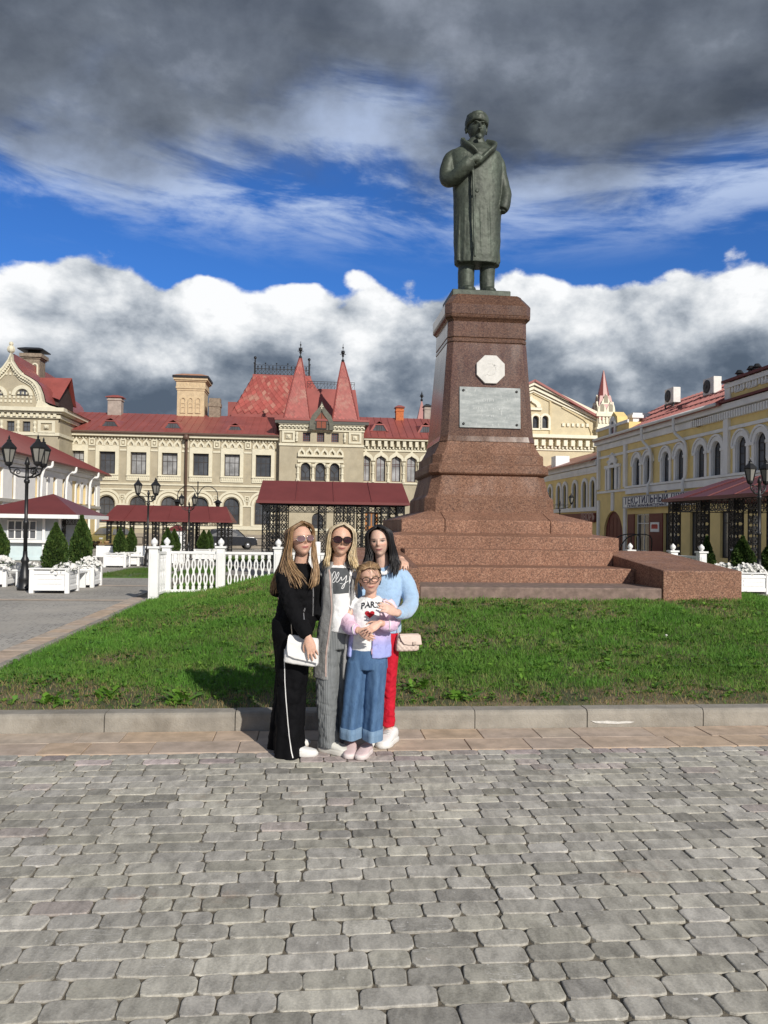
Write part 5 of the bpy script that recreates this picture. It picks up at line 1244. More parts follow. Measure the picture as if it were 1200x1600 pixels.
# ------------------------------------------------------------------ yellow trading rows on the right
U_R = 20.5; V_R = pu(935, 760, U_R)[0]
FR = Facade('R', U_R, V_R, 0.0)
def build_rows():
    F = FR
    yr = F.root('yellow_trading_house', 'two storey ochre house with white arched window pairs and red roof on the right')
    s_end = F.x(1290, 700)
    ze = F.z(1000, 671.5)
    cen = [995.7, 1013, 1040.7, 1062.9, 1094.9, 1120, 1158.8, 1189]
    wid = [8.4, 8.8, 9.0, 9.4, 10, 11, 13, 15]
    S_ = [F.x(c, 740) for c in cen]
    hws = [.37]*8
    zt0, zt1 = F.z(1062.9, 752.5), F.z(1062.9, 700.5)
    S_ += [S_[-2]+(S_[-2]-S_[-4])]
    holes = [arch(s-.46, s+.46, zt0, zt1, 10) for s in S_]
    vs_ = F.x(958.5, 740); venet = arch(vs_-.42, vs_+.42, F.z(958.5, 765), F.z(958.5, 723), 10)
    darch = arch(F.x(943.5, 820), F.x(973, 820), .25, F.z(958, 798.5), 10)
    sd0, sd1 = F.x(981.5, 800), F.x(1056, 800); ztop = F.z(1000, 803)
    shop = [rect(F.x(992.5, 820), F.x(1014, 820), .3, ztop), rect(F.x(1037, 820), F.x(1059, 820), .3, ztop), rect(F.x(1078, 820), F.x(1102, 820), .3, ztop), rect(F.x(1125, 820), F.x(1150, 820), .3, ztop)]
    MB().wall(rect(0, s_end, -.6, ze), holes+[venet, darch]+shop, 0, .26).box(0, s_end, .3, .6, -.6, ze).box(0, .3, .8, 9, -.6, ze).build('wall', YEL, yr)
    for o_ in holes: window(yr, o_, 0, .22, 2, (.28, .55, .74), fw_=.06, archd=True)
    window(yr, venet, 0, .2, 2, (.3, .6), fw_=.05, archd=True)
    dr = MB().slab(darch, .15, .25).build('door', MAROON, yr)
    for k in range(1, 5):
        a = min(p[0] for p in darch)+(max(p[0] for p in darch)-min(p[0] for p in darch))*k/5; MB().box(a-.015, a+.015, .135, .15, .3, max(p[1] for p in darch)-.45).build('door_batten', mat('maroon_dark', (.07, .012, .012), .6), dr)
    for i, o_ in enumerate(shop):
        w_ = window(yr, o_, 0, .22, 2, (.75,), frame=WHITE if i == 0 else WFR, glass=GLASS)
    # pilasters, bands, surrounds
    tb = MB()
    for o_, s in zip(holes, S_):
        r_ = .46; zs_ = zt1-r_
        o1 = [(s+(r_+.22)*math.cos(a), zs_+(r_+.22)*math.sin(a)) for a in np.linspace(0, math.pi, 15)]; o2 = [(s+(r_-.01)*math.cos(a), zs_+(r_-.01)*math.sin(a)) for a in np.linspace(0, math.pi, 15)]
        tb.ring(o1, o2, -.07, .03, False)
        o1 = [(s+(r_+.34)*math.cos(a), zs_+(r_+.34)*math.sin(a)) for a in np.linspace(0, math.pi, 15)]; o2 = [(s+(r_+.24)*math.cos(a), zs_+(r_+.24)*math.sin(a)) for a in np.linspace(0, math.pi, 15)]
        tb.ring(o1, o2, -.12, .0, False)
        for sg in (-1, 1): tb.box(s+sg*(r_+.105)-.105, s+sg*(r_+.105)+.105, -.07, .03, zt0, zs_).box(s+sg*(r_+.15)-.17, s+sg*(r_+.15)+.17, -.11, -.06, zs_-.10, zs_+.04)
    tb.build('window_surround', WTRIM, yr)
    rv = MB()
    for o_ in holes: rv.ring([(a, b_) for a, b_ in o_], [(a+(.03 if a < (o_[0][0]+o_[1][0])/2 else -.03), b_-.02) for a, b_ in o_], .0, .14)
    rv.build('window_reveal', WTRIM, yr)
    zc = F.z(1000, 758); bands = MB()
    s980 = F.x(980.5, 740)
    bands.box(s980, s_end, -.22, 0, zc-.12, zc).box(s980, s_end, -.14, 0, zc-.5, zc-.14)
    bands.box(-.1, s_end, -.32, 0, ze-.32, ze-.02).box(-.06, s_end, -.12, 0, ze-.72, ze-.35)
    bands.box(0, s_end, -.09, 0, F.z(1000, 704), F.z(1000, 700))
    bands.box(0, s980, -.12, 0, F.z(958, 769.5), F.z(958, 766))
    for s0_, w_ in ((0.02, .34), (s980-.38, .38), (F.x(1134, 720), .42)):
        bands.box(s0_, s0_+w_, -.16, 0, zc, ze-.72)
    for s0_, w_ in ((0.02, .34), (s980-.38, .38)): bands.box(s0_, s0_+w_, -.12, 0, 0, zc-.75)
    bands.box(vs_-.2, vs_+.2, -.1, 0, F.z(958, 798), F.z(958, 770))
    bands.build('stucco_band', WTRIM, yr)
    # Venetian side lights and crown over the end window
    vn = MB(); z0v, z1v = F.z(958.5, 765), F.z(958.5, 731)
    for sg in (-1, 1): vn.box(vs_+sg*.62-.2, vs_+sg*.62+.2, -.12, 0, z0v, z1v).box(vs_+sg*1.15-.1, vs_+sg*1.15+.1, -.1, 0, z0v, z1v)
    vn.box(vs_-1.3, vs_+1.3, -.16, 0, z1v, z1v+.2); zs_ = F.z(958.5, 723)-.42
    vn.ring([(vs_+.72*math.cos(a), zs_+.95*math.sin(a)) for a in np.linspace(0, math.pi, 13)], [(vs_+.43*math.cos(a), zs_+.43*math.sin(a)) for a in np.linspace(0, math.pi, 13)], -.14, 0, False)
    for k in range(7): vn.ball((vs_+.78*math.cos(math.pi*k/6), -.1, zs_+1.0*math.sin(math.pi*k/6)), .12, 6, 4)
    vn.build('venetian_surround', WTRIM, yr)
    for sg in (-1, 1): MB().slab(rect(vs_+sg*.935-.085, vs_+sg*.935+.085, z0v+.1, z1v-.1), -.03, .0).build('side_light', GLASS, yr)
    d_ = dentils(F.x(1085, 690), s_end, -.24, 0, ze-.75, ze-.40, .22, .5); d_.build('dentil_row', WTRIM, yr)
    # lost plaster showing the brick
    sx, sz = F.p(1098, 655); MB().slab([(sx-.75, sz-.2), (sx-.3, sz-.42), (sx+.5, sz-.28), (sx+.8, sz+.05), (sx+.7, sz+.3), (sx-.1, sz+.22), (sx-.7, sz+.12)], -.125, -.11).build('bare_brick', mat('bare_brick', (.22, .15, .08), .95, .4, 9, .8, 30), yr)
    # roof
    sR1 = F.x(1137, 640); zrd = F.z(1131, 601, 5.0); sA = F.x(978, 700)
    rf = sheet([(0.0, -.5, ze), (sR1, -.5, ze), (sR1, 5.0, zrd), (0.0, 5.0, zrd)], .12).build('roof', ROOF, yr)
    sheet([(0, 5, zrd), (s_end, 5, zrd), (s_end, 10, ze), (0, 10, ze)], .12).build('roof', ROOF, yr)
    seams((0.0, -.5, ze), (sR1, -.5, ze), (0.0, 5, zrd), (sR1, 5, zrd), .55).build('standing_seam', ROOF, rf)
    hz = MB()
    for q in (.28, .55, .8): hz.bar((0, -.5+5.5*q, ze+(zrd-ze)*q+.04), (sR1, -.5+5.5*q, ze+(zrd-ze)*q+.04), .08, .05)
    hz.build('snow_rail', ROOF, rf)
    MB().tube([(0.4, -.56, ze+.02), (sR1-.2, -.56, ze+.02)], .09, 8).build('gutter', WTRIM, yr, True)
    for px, py in ((1008, 660), (1070, 641)):
        xx, zz = F.p(px, py, 1.5); MB().box(xx-.28, xx+.28, 1.2, 1.8, zz-.5, zz+.25).build('roof_vent', MAROON, rf)
    # attic over the right part
    az = F.z(1141, 598); at = MB().box(sR1, s_end, -.05, 1.0, ze, az+.0).build('attic', YEL, yr)
    am = MB().box(sR1-.05, sR1+.42, -.14, 0, ze, az).box(sR1-.05, s_end, -.18, -.05, az-.28, az-.05)
    d_ = dentils(sR1+.5, s_end, -.14, -.05, az-.55, az-.3, .25, .5); am.add(d_.v, d_.f)
    for px in (1157.5, 1178, 1200, 1226, 1255):
        xx, zz = F.p(px, 609 if px < 1170 else 603); zz = (ze+az)/2+.3; am.ring(rect(xx-.38, xx+.38, zz-.38, zz+.38), rect(xx-.2, xx+.2, zz-.22, zz+.22), -.10, -.05)
    am.build('attic_trim', WTRIM, at)
    MB().box(sR1-.1, s_end, -.3, 1.3, az, az+.12).build('attic_roof', MAROON, at)
    MB().box(sR1+.0, s_end, -.46, -.05, ze+.02, ze+.12).build('cornice_flashing', MAROON, at)
    for px in (1140, 1158, 1167, 1196):
        xx = F.x(px, 590); MB().lathe([(.13, 0), (.13, .35), (.22, .38), (.1, .55)], 8, (xx, .5), az+.1).build('roof_pipe', IRON, at)
    # oculus attic at the far corner
    oz0 = ze; oz1 = F.z(950, 660); oc_ = F.x(961, 672); ow = F.x(985, 672)
    ob = MB().box(.0, ow, -.1, .7, oz0, oz1-.45).slab([(oc_-.75, oz1-.5), (oc_+.75, oz1-.5), (oc_+.62, oz1+.15), (oc_, oz1+.55), (oc_-.62, oz1+.15)], -.12, .6).build('corner_attic', YEL, yr)
    zz = F.z(961, 670); el_ = [(oc_+.55*math.cos(a), zz+.85*math.sin(a)) for a in np.linspace(0, 2*math.pi, 17)[:-1]]; el2 = [(oc_+.3*math.cos(a), zz+.55*math.sin(a)) for a in np.linspace(0, 2*math.pi, 17)[:-1]]
    MB().ring(el_, el2, -.22, -.1).box(-.05, ow, -.2, -.1, oz1-.5, oz1-.3).build('oculus_ring', WTRIM, ob); MB().slab(el2, -.14, -.122).build('oculus_pane', GLASS, ob)
    xx, zz = F.p(988, 668, 1.5); MB().box(xx-.8, xx+.8, 1.2, 2.4, zz-1.2, zz+.9).box(xx-.9, xx+.9, 1.1, 2.5, zz+.55, zz+.75).build('chimney', WHITE, rf)
    # downpipes
    for pxa, pya, pxb, pyb in ((1006, 674, 1017, 758), (1056, 657, 1072, 750)):
        a0, a1 = F.x(pxa, pya, -.4), F.x(pxb, pyb, -.15)
        MB().tube(cr([(a0, -.55, ze-.02), (a0, -.5, ze-.8), ((a0+a1)/2, -.25, ze-1.25), (a1, -.18, ze-1.7), (a1, -.18, zc+.3), (a1-.1, -.30, zc-.1), (a1-.1, -.30, zc-.7)], 4), .085, 8).build('downpipe', WTRIM, yr, True)
    # door panels and poster on the ground floor
    for px0, px1 in ((981.8, 992), (1015.5, 1036.5)):
        MB().box(F.x(px0, 820), F.x(px1, 820), -.06, 0, .3, ztop).build('shutter', MAROON, yr)
    return yr, ze, zrd
yr, ze_r, zrd_r = build_rows()
# shop sign
SIGNW = mat('sign_white', (.80, .80, .78), .5, .06, 2); SIGNB = mat('sign_navy', (.012, .025, .09), .5); SIGNR = mat('sign_red', (.5, .03, .03), .5)
s0, s1 = FR.x(981.5, 785), FR.x(1060, 785); z0, z1 = FR.z(981.5, 794.5), FR.z(981.5, 776.5)
sg_ = thing('shop_sign', 'long white shop sign with dark letters above the maroon shop front on the yellow house', 'sign', W2(U_R, V_R, 0), FR.rz())
MB().box(s0, s1+2.2, -.36, -.14, z0, z1).build('sign_board', SIGNW, sg_, bevel=.02)
MB().ring(rect(s0, s1+2.2, z0, z1), rect(s0+.06, s1+2.14, z0+.06, z1-.06), -.385, -.355).build('sign_frame', mat('sign_grey', (.35, .36, .38), .5), sg_)
tx_ = text_mesh('ТЕКСТИЛЬНЫЙ ДВОР', .66, 'sign_lettering', SIGNB, sg_, ((s0+s1+2.2)/2, -.368, z0+(z1-z0)*.60), sx=1.0, ext=.006, bold=.012)
bbw = tx_.dimensions.x; tx_.scale.x = (s1+2.2-s0-.5)/max(.1, max(v_.co.x for v_ in tx_.data.vertices)-min(v_.co.x for v_ in tx_.data.vertices))
t2_ = text_mesh('склад мануфактурных товаров', .30, 'sign_lettering', SIGNB, sg_, ((s0+s1+2.2)/2, -.368, z0+(z1-z0)*.17), ext=.006, bold=.004)
t2_.scale.x = (s1+2.2-s0-1.4)/max(.1, max(v_.co.x for v_ in t2_.data.vertices)-min(v_.co.x for v_ in t2_.data.vertices))
ps = thing('poster', 'white notice with red print on the maroon panel under the long white sign', 'poster', W2(U_R, V_R, 0), FR.rz())
a, b_ = FR.x(1018.5, 820), FR.x(1032, 820); c_, d_ = FR.z(1025, 831), FR.z(1025, 816)
MB().box(a, b_, -.10, -.07, c_, d_).build('sheet', SIGNW, ps); pr_ = MB().box(a+.15, b_-.15, -.105, -.102, c_+.18, c_+.42)
for q in (.55, .68): pr_.box(a+.2, b_-.2, -.105, -.102, c_+(d_-c_)*q, c_+(d_-c_)*q+.06)
pr_.build('print', SIGNR, ps)
# air conditioners on the roof
ACM = mat('ac_white', (.72, .70, .66), .5, .08, 4); ACD = mat('ac_grille', (.05, .05, .05), .6)
for i, (px, py, lab) in enumerate(((1056.5, 619, 'smaller white air conditioning unit standing on the red roof, further from the ochre attic'), (1119, 604, 'larger white air conditioning unit on the red roof next to the ochre attic'))):
    xx, zz = FR.p(px, py, 3.4); h_ = .5
    ac = thing('air_conditioner', lab, 'air conditioner', W2(U_R, V_R, 0), FR.rz(), 'air conditioners on the roof')
    MB().box(xx-.62, xx+.62, 2.9, 3.4, zz-h_, zz+h_).build('casing', ACM, ac, bevel=.03)
    fan = MB().lathe([(.40, 0), (.40, .03), (.34, .05), (.12, .05), (.1, .08)], 20).build('fan_grille', ACD, ac); fan.location = (xx-.15, 2.895, zz); fan.rotation_euler.x = math.pi/2
    # the fan also shows on the short side that faces the camera
    rf_z = ze_r+(zrd_r-ze_r)*(3.2+.5)/5.5
    lg = MB()
    for a in (-.6, .55):
        for y_ in (2.95, 3.4): lg.bar((xx+a, y_, rf_z-.5), (xx+a, y_, zz-h_), .07)
    lg.bar((xx-.7, 2.95, zz-h_-.05), (xx+.7, 2.95, zz-h_-.05), .08).bar((xx-.7, 3.4, zz-h_-.05), (xx+.7, 3.4, zz-h_-.05), .08); lg.build('bracket', IRON, ac)
# ------------------------------------------------------------------ lower yellow wing further back
yw = FR.root('yellow_wing', 'lower ochre wing with narrow arched windows between the monument and yellow house')
zw = FR.z(935, 718); sW = FR.x(790, 760)
cw = [FR.x(c, 770) for c in (932.5-4.5, 915.5, 898, 882.5, 873.5)]
cw = [FR.x(927.5, 770), FR.x(914.5, 770), FR.x(899.0, 770), FR.x(883.5, 770), FR.x(874, 770)]+[FR.x(874, 770)-2.3*k for k in (1, 2, 3, 4, 5)]
a0w, a1w = FR.z(914.5, 793), FR.z(914.5, 752)
hs = [arch(s-.42, s+.42, a0w, a1w, 8) for s in cw]
MB().wall(rect(sW, -.02, -.6, zw), hs, 0, .22).box(sW, -.02, .26, .6, -.6, zw).build('wall', YEL, yw)
for o_ in hs: window(yw, o_, 0, .2, 2, 3, fw_=.05, archd=True)
tb = MB()
for s in cw:
    zs_ = a1w-.42; tb.ring([(s+.66*math.cos(a), zs_+.66*math.sin(a)) for a in np.linspace(0, math.pi, 13)], [(s+.42*math.cos(a), zs_+.42*math.sin(a)) for a in np.linspace(0, math.pi, 13)], -.1, .0, False)
    for sg in (-1, 1): tb.box(s+sg*.54-.12, s+sg*.54+.12, -.1, 0, a0w, zs_)
tb.box(sW, -.02, -.25, 0, zw-.4, zw).box(sW, -.02, -.12, 0, zw-.75, zw-.45).box(sW, -.02, -.15, 0, a0w-.3, a0w).box(sW, -.02, -.08, 0, a1w+.5, a1w+.7)
tb.build('stucco_band', WTRIM, yw)
sheet([(sW, -.6, zw), (-.02, -.6, zw), (-.02, 4.5, zw+1.8), (sW, 4.5, zw+1.8)], .12).build('roof', ROOF, yw)
cq, cz = FR.p(863, 722, 0); MB().box(cq-.9, cq+.3, .2, 1.4, zw-.2, zw+1.2).build('chimney', WHITE, yw)
rs = thing('shop_sign', 'dark red fascia sign with pale letters on the lower ochre wing behind the steps', 'sign', W2(U_R, V_R, 0), FR.rz())
MB().box(FR.x(866, 802), -.3, -.2, -.05, FR.z(930, 816), FR.z(930, 801.5)).build('sign_board', mat('fascia_red', (.16, .035, .03), .6), rs)
t3 = text_mesh('ДВОРЪ', .8, 'sign_lettering', mat('fascia_letters', (.45, .30, .26), .6), rs, (FR.x(922, 808), -.21, FR.z(922, 808.5)), ext=.006, bold=.01)
# ------------------------------------------------------------------ white and yellow house on the left
U_L = -18.7; V_L = pu(153.5, 780, U_L)[0]
FL = Facade('L', U_L, V_L, -.62)
lh = FL.root('white_trading_house', 'white and pale yellow two storey house with dark red roof on the left side')
el_ = FL.z(153, 741); sA = FL.x(-330, 760)
LW = mat('bright_white_stucco', (.80, .79, .77), .8, .05, 1.5, .15, 30, dirt=.12, dcol=(.66, .64, .6))
wl = [FL.x(c, 770) for c in (144.5, 131, 121.5)]+[FL.x(97, 770), FL.x(82.5, 770)]+[FL.x(53.5, 770), FL.x(37, 770), FL.x(19, 770)]
z0l, z1l = FL.z(130, 787.5), FL.z(130, 757)
wl += [wl[-1]-3.1*k for k in (1, 2, 3, 4, 5)]
hs = [arch(s-.5, s+.5, z0l, z1l, 8) if i not in (3, 4) else rect(s-.35, s+.35, z0l-.2, z1l+.5) for i, s in enumerate(wl)]
ld = arch(FL.x(112, 850), FL.x(127, 850), .1, FL.z(120, 812), 8)
MB().wall(rect(sA, 0, -.3, el_), hs+[ld], 0, .4).box(sA, 0, .45, .7, -.3, el_).box(-.3, 0, .7, 8, -.3, el_).build('wall', PALEY, lh)
for o_ in hs: window(lh, o_, 0, .36, 2, 3, fw_=.06)
MB().slab(ld, .2, .3).build('door', mat('dark_door', (.05, .05, .05), .6), lh)
lb = MB()
for i, s in enumerate(wl):
    if i in (3, 4): lb.ring(rect(s-.65, s+.65, z0l-.2, z1l+.8), rect(s-.35, s+.35, z0l-.2, z1l+.5), -.08, 0); continue
    zs_ = z1l-.5; lb.ring([(s+.82*math.cos(a), zs_+.82*math.sin(a)) for a in np.linspace(0, math.pi, 13)], [(s+.5*math.cos(a), zs_+.5*math.sin(a)) for a in np.linspace(0, math.pi, 13)], -.08, .0, False)
    for sg in (-1, 1): lb.box(s+sg*.66-.16, s+sg*.66+.16, -.08, 0, z0l, zs_)
for px, w_ in ((151.5, .9), (138, .35), (106, 1.2), (90, 1.3), (75.5, 1.2), (65, 1.0), (45, 1.6), (28, 1.6), (8, 1.5)):
    s = FL.x(px, 770); lb.box(s-w_/2, s+w_/2, -.14, 0, -.3, el_-.9)
lb.box(sA, .05, -.12, 0, el_-1.0, el_-.62).box(sA, .1, -.30, 0, el_-.58, el_-.3).box(sA, .15, -.45, 0, el_-.28, el_)
lb.build('white_stucco_trim', LW, lh)
MB().box(sA, 0, -.25, 0, FL.z(130, 793.5), FL.z(130, 789.5)).build('string_course', mat('grey_string', (.40, .38, .34), .85), lh)
dentils(sA, 0, -.26, 0, el_-.6, el_-.36, .3, .5).build('dentil_row', LW, lh)
lr = sheet([(sA, -.9, el_-.02), (.9, -.9, el_-.02), (-4, 4.2, el_+2.6), (sA, 4.2, el_+2.6)], .12).build('roof', ROOFD, lh)
sheet([(.9, -.9, el_-.02), (.9, 9, el_-.02), (-4, 4.2, el_+2.6)], .12).build('roof', ROOFD, lh)
seams((sA, -.9, el_-.02), (.4, -.9, el_-.02), (sA, 4.2, el_+2.6), (-4, 4.2, el_+2.6), .6).build('standing_seam', ROOFD, lr)
for px in (140.5, 104, 65):
    s = FL.x(px, 770, -.3); MB().tube(cr([(s+.35, -.85, el_-.05), (s+.35, -.8, el_-.45), (s, -.3, el_-1.1), (s, -.3, .1)], 4), .1, 8).build('downpipe', LW, lh, True)
MB().box(sA, 0, -.1, 0, -.3, FL.z(130, 836)).build('plinth', mat('white_plinth', (.6, .57, .5), .85), lh)
# ================================================================== STREET FURNITURE
def gp(px, py):                     # where a line of sight meets the square -> u, v, z
    r = ray(px, py); z = 0.0
    for _ in range(40):
        k = (z-EYE)/r.z; p = r*k; u, v = p.x*CS+p.y*SN, -p.x*SN+p.y*CS; z = gz(v)-.0
    return u, v, z
def at_depth(px, v): return pv(px, 800, v)[0]
def place(o, u, v, rz=TH, z=None): o.location = W2(u, v, gz(v)-.016 if z is None else z); o.rotation_euler = (0, 0, rz); return o
LAMPG = mat('lantern_glass', (.30, .29, .26), .25, .15, 4, spec=.6, trans=.25)
def make_lamp(arms, H=3.05, label='', arm=.44, LS=.86):
    t = thing('street_lamp', label, 'street lamp', (0, 0, 0), TH, 'black iron street lamps on the square')
    MB().lathe([(.17, 0), (.17, .06), (.145, .10), (.135, .24), (.15, .28), (.12, .34), (.09, .55), (.075, .66), (.095, .70), (.095, .74), (.058, .82), (.052, .95)], 12).build('base', IRON, t, True)
    MB().lathe([(.050, .9), (.045, 1.6), (.062, 1.62), (.062, 1.68), (.042, 1.7), (.042, H-.45), (.07, H-.42), (.07, H-.36), (.045, H-.34), (.04, H), (.065, H+.02), (.05, H+.10), (.015, H+.2)], 10).build('pole', IRON, t, True)
    for a in arms:
        d = Vector((math.cos(a), math.sin(a), 0)); M = Matrix.Translation((d.x*arm, d.y*arm, H+.05))
        mb = MB().tube([Vector((0, 0, H-.30))+d*.03, Vector((0, 0, H-.28))+d*arm*.45, Vector((0, 0, H-.18))+d*arm*.85, Vector((0, 0, H+.0))+d*arm], .022, 7)
        mb.tube([Vector((0, 0, H-.08))+d*.04, Vector((0, 0, H-.06))+d*arm*.9], .016, 6)
        sc_ = [Vector((0, 0, H-.17))+d*(arm*.5+.085*math.cos(q)*(1-q/9))+Vector((0, 0, .085*math.sin(q)*(1-q/9))) for q in np.linspace(0, 7.5, 18)]
        mb.tube(sc_, .012, 5); mb.build('arm', IRON, t, True)
        ln = MB().lathe([(.04, -.08), (.09, -.04), (.10, 0), (.10, .02)], 6); fr = [(.105*LS, .02), (.19*LS, .40*LS)]
        for k in range(6):
            q = math.pi/3*k; ln.bar((fr[0][0]*math.cos(q), fr[0][0]*math.sin(q), fr[0][1]), (fr[1][0]*math.cos(q), fr[1][0]*math.sin(q), fr[1][1]), .022)
        h_ = .40*LS; ln.lathe([(.215*LS, h_), (.22*LS, h_+.03), (.14*LS, h_+.11), (.08*LS, h_+.16), (.055, h_+.19), (.06, h_+.21), (.02, h_+.24), (.03, h_+.27), (.004, h_+.34)], 6)
        L_ = ln.xf(M).build('lantern', IRON, t)
        MB().lathe([(.097*LS, .025), (.18*LS, .395*LS)], 6).xf(M).build('lantern_glass', LAMPG, L_)
    return t
l1 = make_lamp((math.pi, R(55), R(-40)), 3.05, 'black three lantern street lamp beside the white bench planters, nearest on the left')
u_, v_, z_ = gp(38, 921); place(l1, u_, v_)
for px, v_, lab in ((231.5, 33.6, 'black three lantern street lamp between the white planters and the white fence'), (295.5, 45.5, 'black three lantern street lamp in front of the long low red canopy, behind the balusters')):
    c = copy_tree(l1); c['label'] = lab; place(c, at_depth(px, v_), v_)
l4 = make_lamp((math.pi-.1, R(20)), 3.05, 'black lamp with two lanterns at the right edge, beside the right canopy', arm=.26); place(l4, at_depth(1186.5, 20.3), 20.3)
l5 = make_lamp((math.pi, 0), 3.6, 'small far lamp with two lanterns seen just above the monument steps', arm=.75); place(l5, at_depth(874.5, 47), 47)
# lamp with hanging lanterns on curved arms
hl = thing('hanging_lamp', 'tall thin lamp with two lanterns hanging from curved arms behind the low canopy', 'street lamp', (0, 0, 0), TH, 'black iron street lamps on the square')
place(hl, at_depth(308.5, 57), 57)
MB().tube([(0, 0, 0), (0, 0, 5.1)], [.07, .04], 8).ball((0, 0, 5.15), .07, 6, 4).build('pole', IRON, hl, True)
for sg in (-1, 1):
    MB().tube(cr([(0, 0, 4.2), (sg*.35, 0, 4.75), (sg*.85, 0, 4.85), (sg*1.35, 0, 4.5), (sg*1.45, 0, 3.9)], 5), .03, 6).build('arm', IRON, hl, True)
    ln = MB().lathe([(.1, -.55), (.2, -.2), (.34, -.18), (.12, .0), (.03, .06)], 8).xf(Matrix.Translation((sg*1.45, 0, 3.85))).build('lantern', IRON, hl)
# ------------------------------------------------------------------ white planters, shrubs, flowers
PAINT = mat('white_wood_paint', (.80, .80, .79), .45, .05, 3, .15, 25, dirt=.10, dcol=(.6, .58, .54))
PAINTD = mat('planter_soil', (.05, .035, .02), .95, .3, 30)
def make_planter(w=.80, d_=.74, h=.56):
    t = thing('planter', 'x', 'planter', (0, 0, 0), TH, 'white panelled wooden planters')
    for sx in (-1, 1):
        for sy in (-1, 1):
            MB().box(sx*w/2-.05, sx*w/2+.05, sy*d_/2-.05, sy*d_/2+.05, 0, h).build('corner_post', PAINT, t, bevel=.006, seg=1)
    for k, (ww_, dd_) in enumerate(((w, d_), (d_, w), (w, d_), (d_, w))):
        M = Matrix.Rotation(k*math.pi/2, 4, 'Z'); mb = MB().box(-ww_/2+.045, ww_/2-.045, -dd_/2-.012, -dd_/2+.02, .07, h-.03)
        mb.box(-ww_/2+.045, ww_/2-.045, -dd_/2-.032, -dd_/2-.01, h-.12, h-.03).box(-ww_/2+.045, ww_/2-.045, -dd_/2-.032, -dd_/2-.01, .07, .16)
        mb.box(-ww_/2+.12, ww_/2-.12, -dd_/2-.024, -dd_/2-.01, .22, .30).box(-ww_/2+.12, ww_/2-.12, -dd_/2-.024, -dd_/2-.01, .33, .40)
        mb.xf(M).build('panel', PAINT, t)
    MB().box(-w/2-.06, w/2+.06, -d_/2-.06, -d_/2+.08, h, h+.03).box(-w/2-.06, w/2+.06, d_/2-.08, d_/2+.06, h, h+.03).box(-w/2-.06, -w/2+.08, -d_/2+.082, d_/2-.082, h, h+.03).box(w/2-.08, w/2+.06, -d_/2+.082, d_/2-.082, h, h+.03).build('rim', PAINT, t)
    MB().box(-w/2+.05, w/2-.05, -d_/2+.05, d_/2-.05, h-.12, h-.05).build('soil', PAINTD, t)
    return t
THUJA = mat('thuja_foliage', (.05, .09, .02), .65, .15, 6, attr='tone', trans=.15, spec=.2)
def thuja_mesh(seed, H=1.25, rad=.36, n=6500):
    rs = np.random.RandomState(seed); q = rs.rand(n)**.8; zz = q*H
    prof = rad*np.clip(np.sin(np.clip((q*.93+.12), 0, 1)*np.pi)**.55*(1-q)**.42*1.28, .02, None)
    a = rs.rand(n)*2*np.pi; lump = 1+.10*np.sin(a*3+seed+q*7)+.08*np.sin(a*7+q*19+seed*2); rr = prof*lump*(.72+.30*np.sqrt(rs.rand(n)))
    P = np.stack([np.cos(a)*rr, np.sin(a)*rr, zz+.02], 1)
    out = np.stack([np.cos(a), np.sin(a), np.full(n, .9)], 1)+rs.randn(n, 3)*.35; out /= np.linalg.norm(out, axis=1)[:, None]
    sd = np.cross(out, rs.randn(n, 3)); sd /= np.linalg.norm(sd, axis=1)[:, None]
    L = (.030+.05*rs.rand(n))[:, None]; w_ = L*.36
    V = np.stack([P-sd*w_*.5, P+sd*w_*.5, P+out*L+sd*w_, P+out*L-sd*w_], 1).reshape(-1, 3)
    br = .75+.5*rs.rand(n)+.15*np.sin(a*5+q*23)
    col = np.where(rs.rand(n)[:, None] < .35, np.array([[.080, .125, .028]]), np.array([[.040, .078, .018]]))*br[:, None]
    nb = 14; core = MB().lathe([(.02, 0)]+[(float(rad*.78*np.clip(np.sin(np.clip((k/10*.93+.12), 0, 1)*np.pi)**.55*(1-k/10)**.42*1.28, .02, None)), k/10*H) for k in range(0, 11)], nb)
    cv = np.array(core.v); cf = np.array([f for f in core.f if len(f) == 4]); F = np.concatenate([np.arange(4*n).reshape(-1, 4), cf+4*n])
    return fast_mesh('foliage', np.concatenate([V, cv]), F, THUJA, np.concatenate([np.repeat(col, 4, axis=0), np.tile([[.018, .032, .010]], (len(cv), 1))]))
TH_ME = [thuja_mesh(1), thuja_mesh(2, 1.2, .33), thuja_mesh(3, 1.3, .34)]
BARK = mat('bark', (.09, .06, .04), .9, .3, 20)
TRUNK = MB().tube([(0, 0, -.04), (0, 0, .3)], [.03, .02], 7).mesh('trunk', BARK, True)
def thuja(u, v, z, H, wpx_half, k, label, grp='clipped conifers in the planters'):
    t = thing('conifer', label, 'shrub', W2(u, v, z), TH+random.random()*6, grp)
    o = link(bpy.data.objects.new('crown', TH_ME[k]), t); b0 = (1.25, 1.2, 1.3)[k]; r0 = (.36, .33, .34)[k]
    o.scale = (.9*wpx_half/r0, .9*wpx_half/r0, 1.1*H/b0); link(bpy.data.objects.new('trunk', TRUNK), t); return t
PETAL = mat('white_petal', (.82, .81, .78), .6, .05, 20, trans=.25); PLEAF = mat('petunia_leaf', (.06, .12, .03), .6, .2, 20, attr='tone', trans=.2)
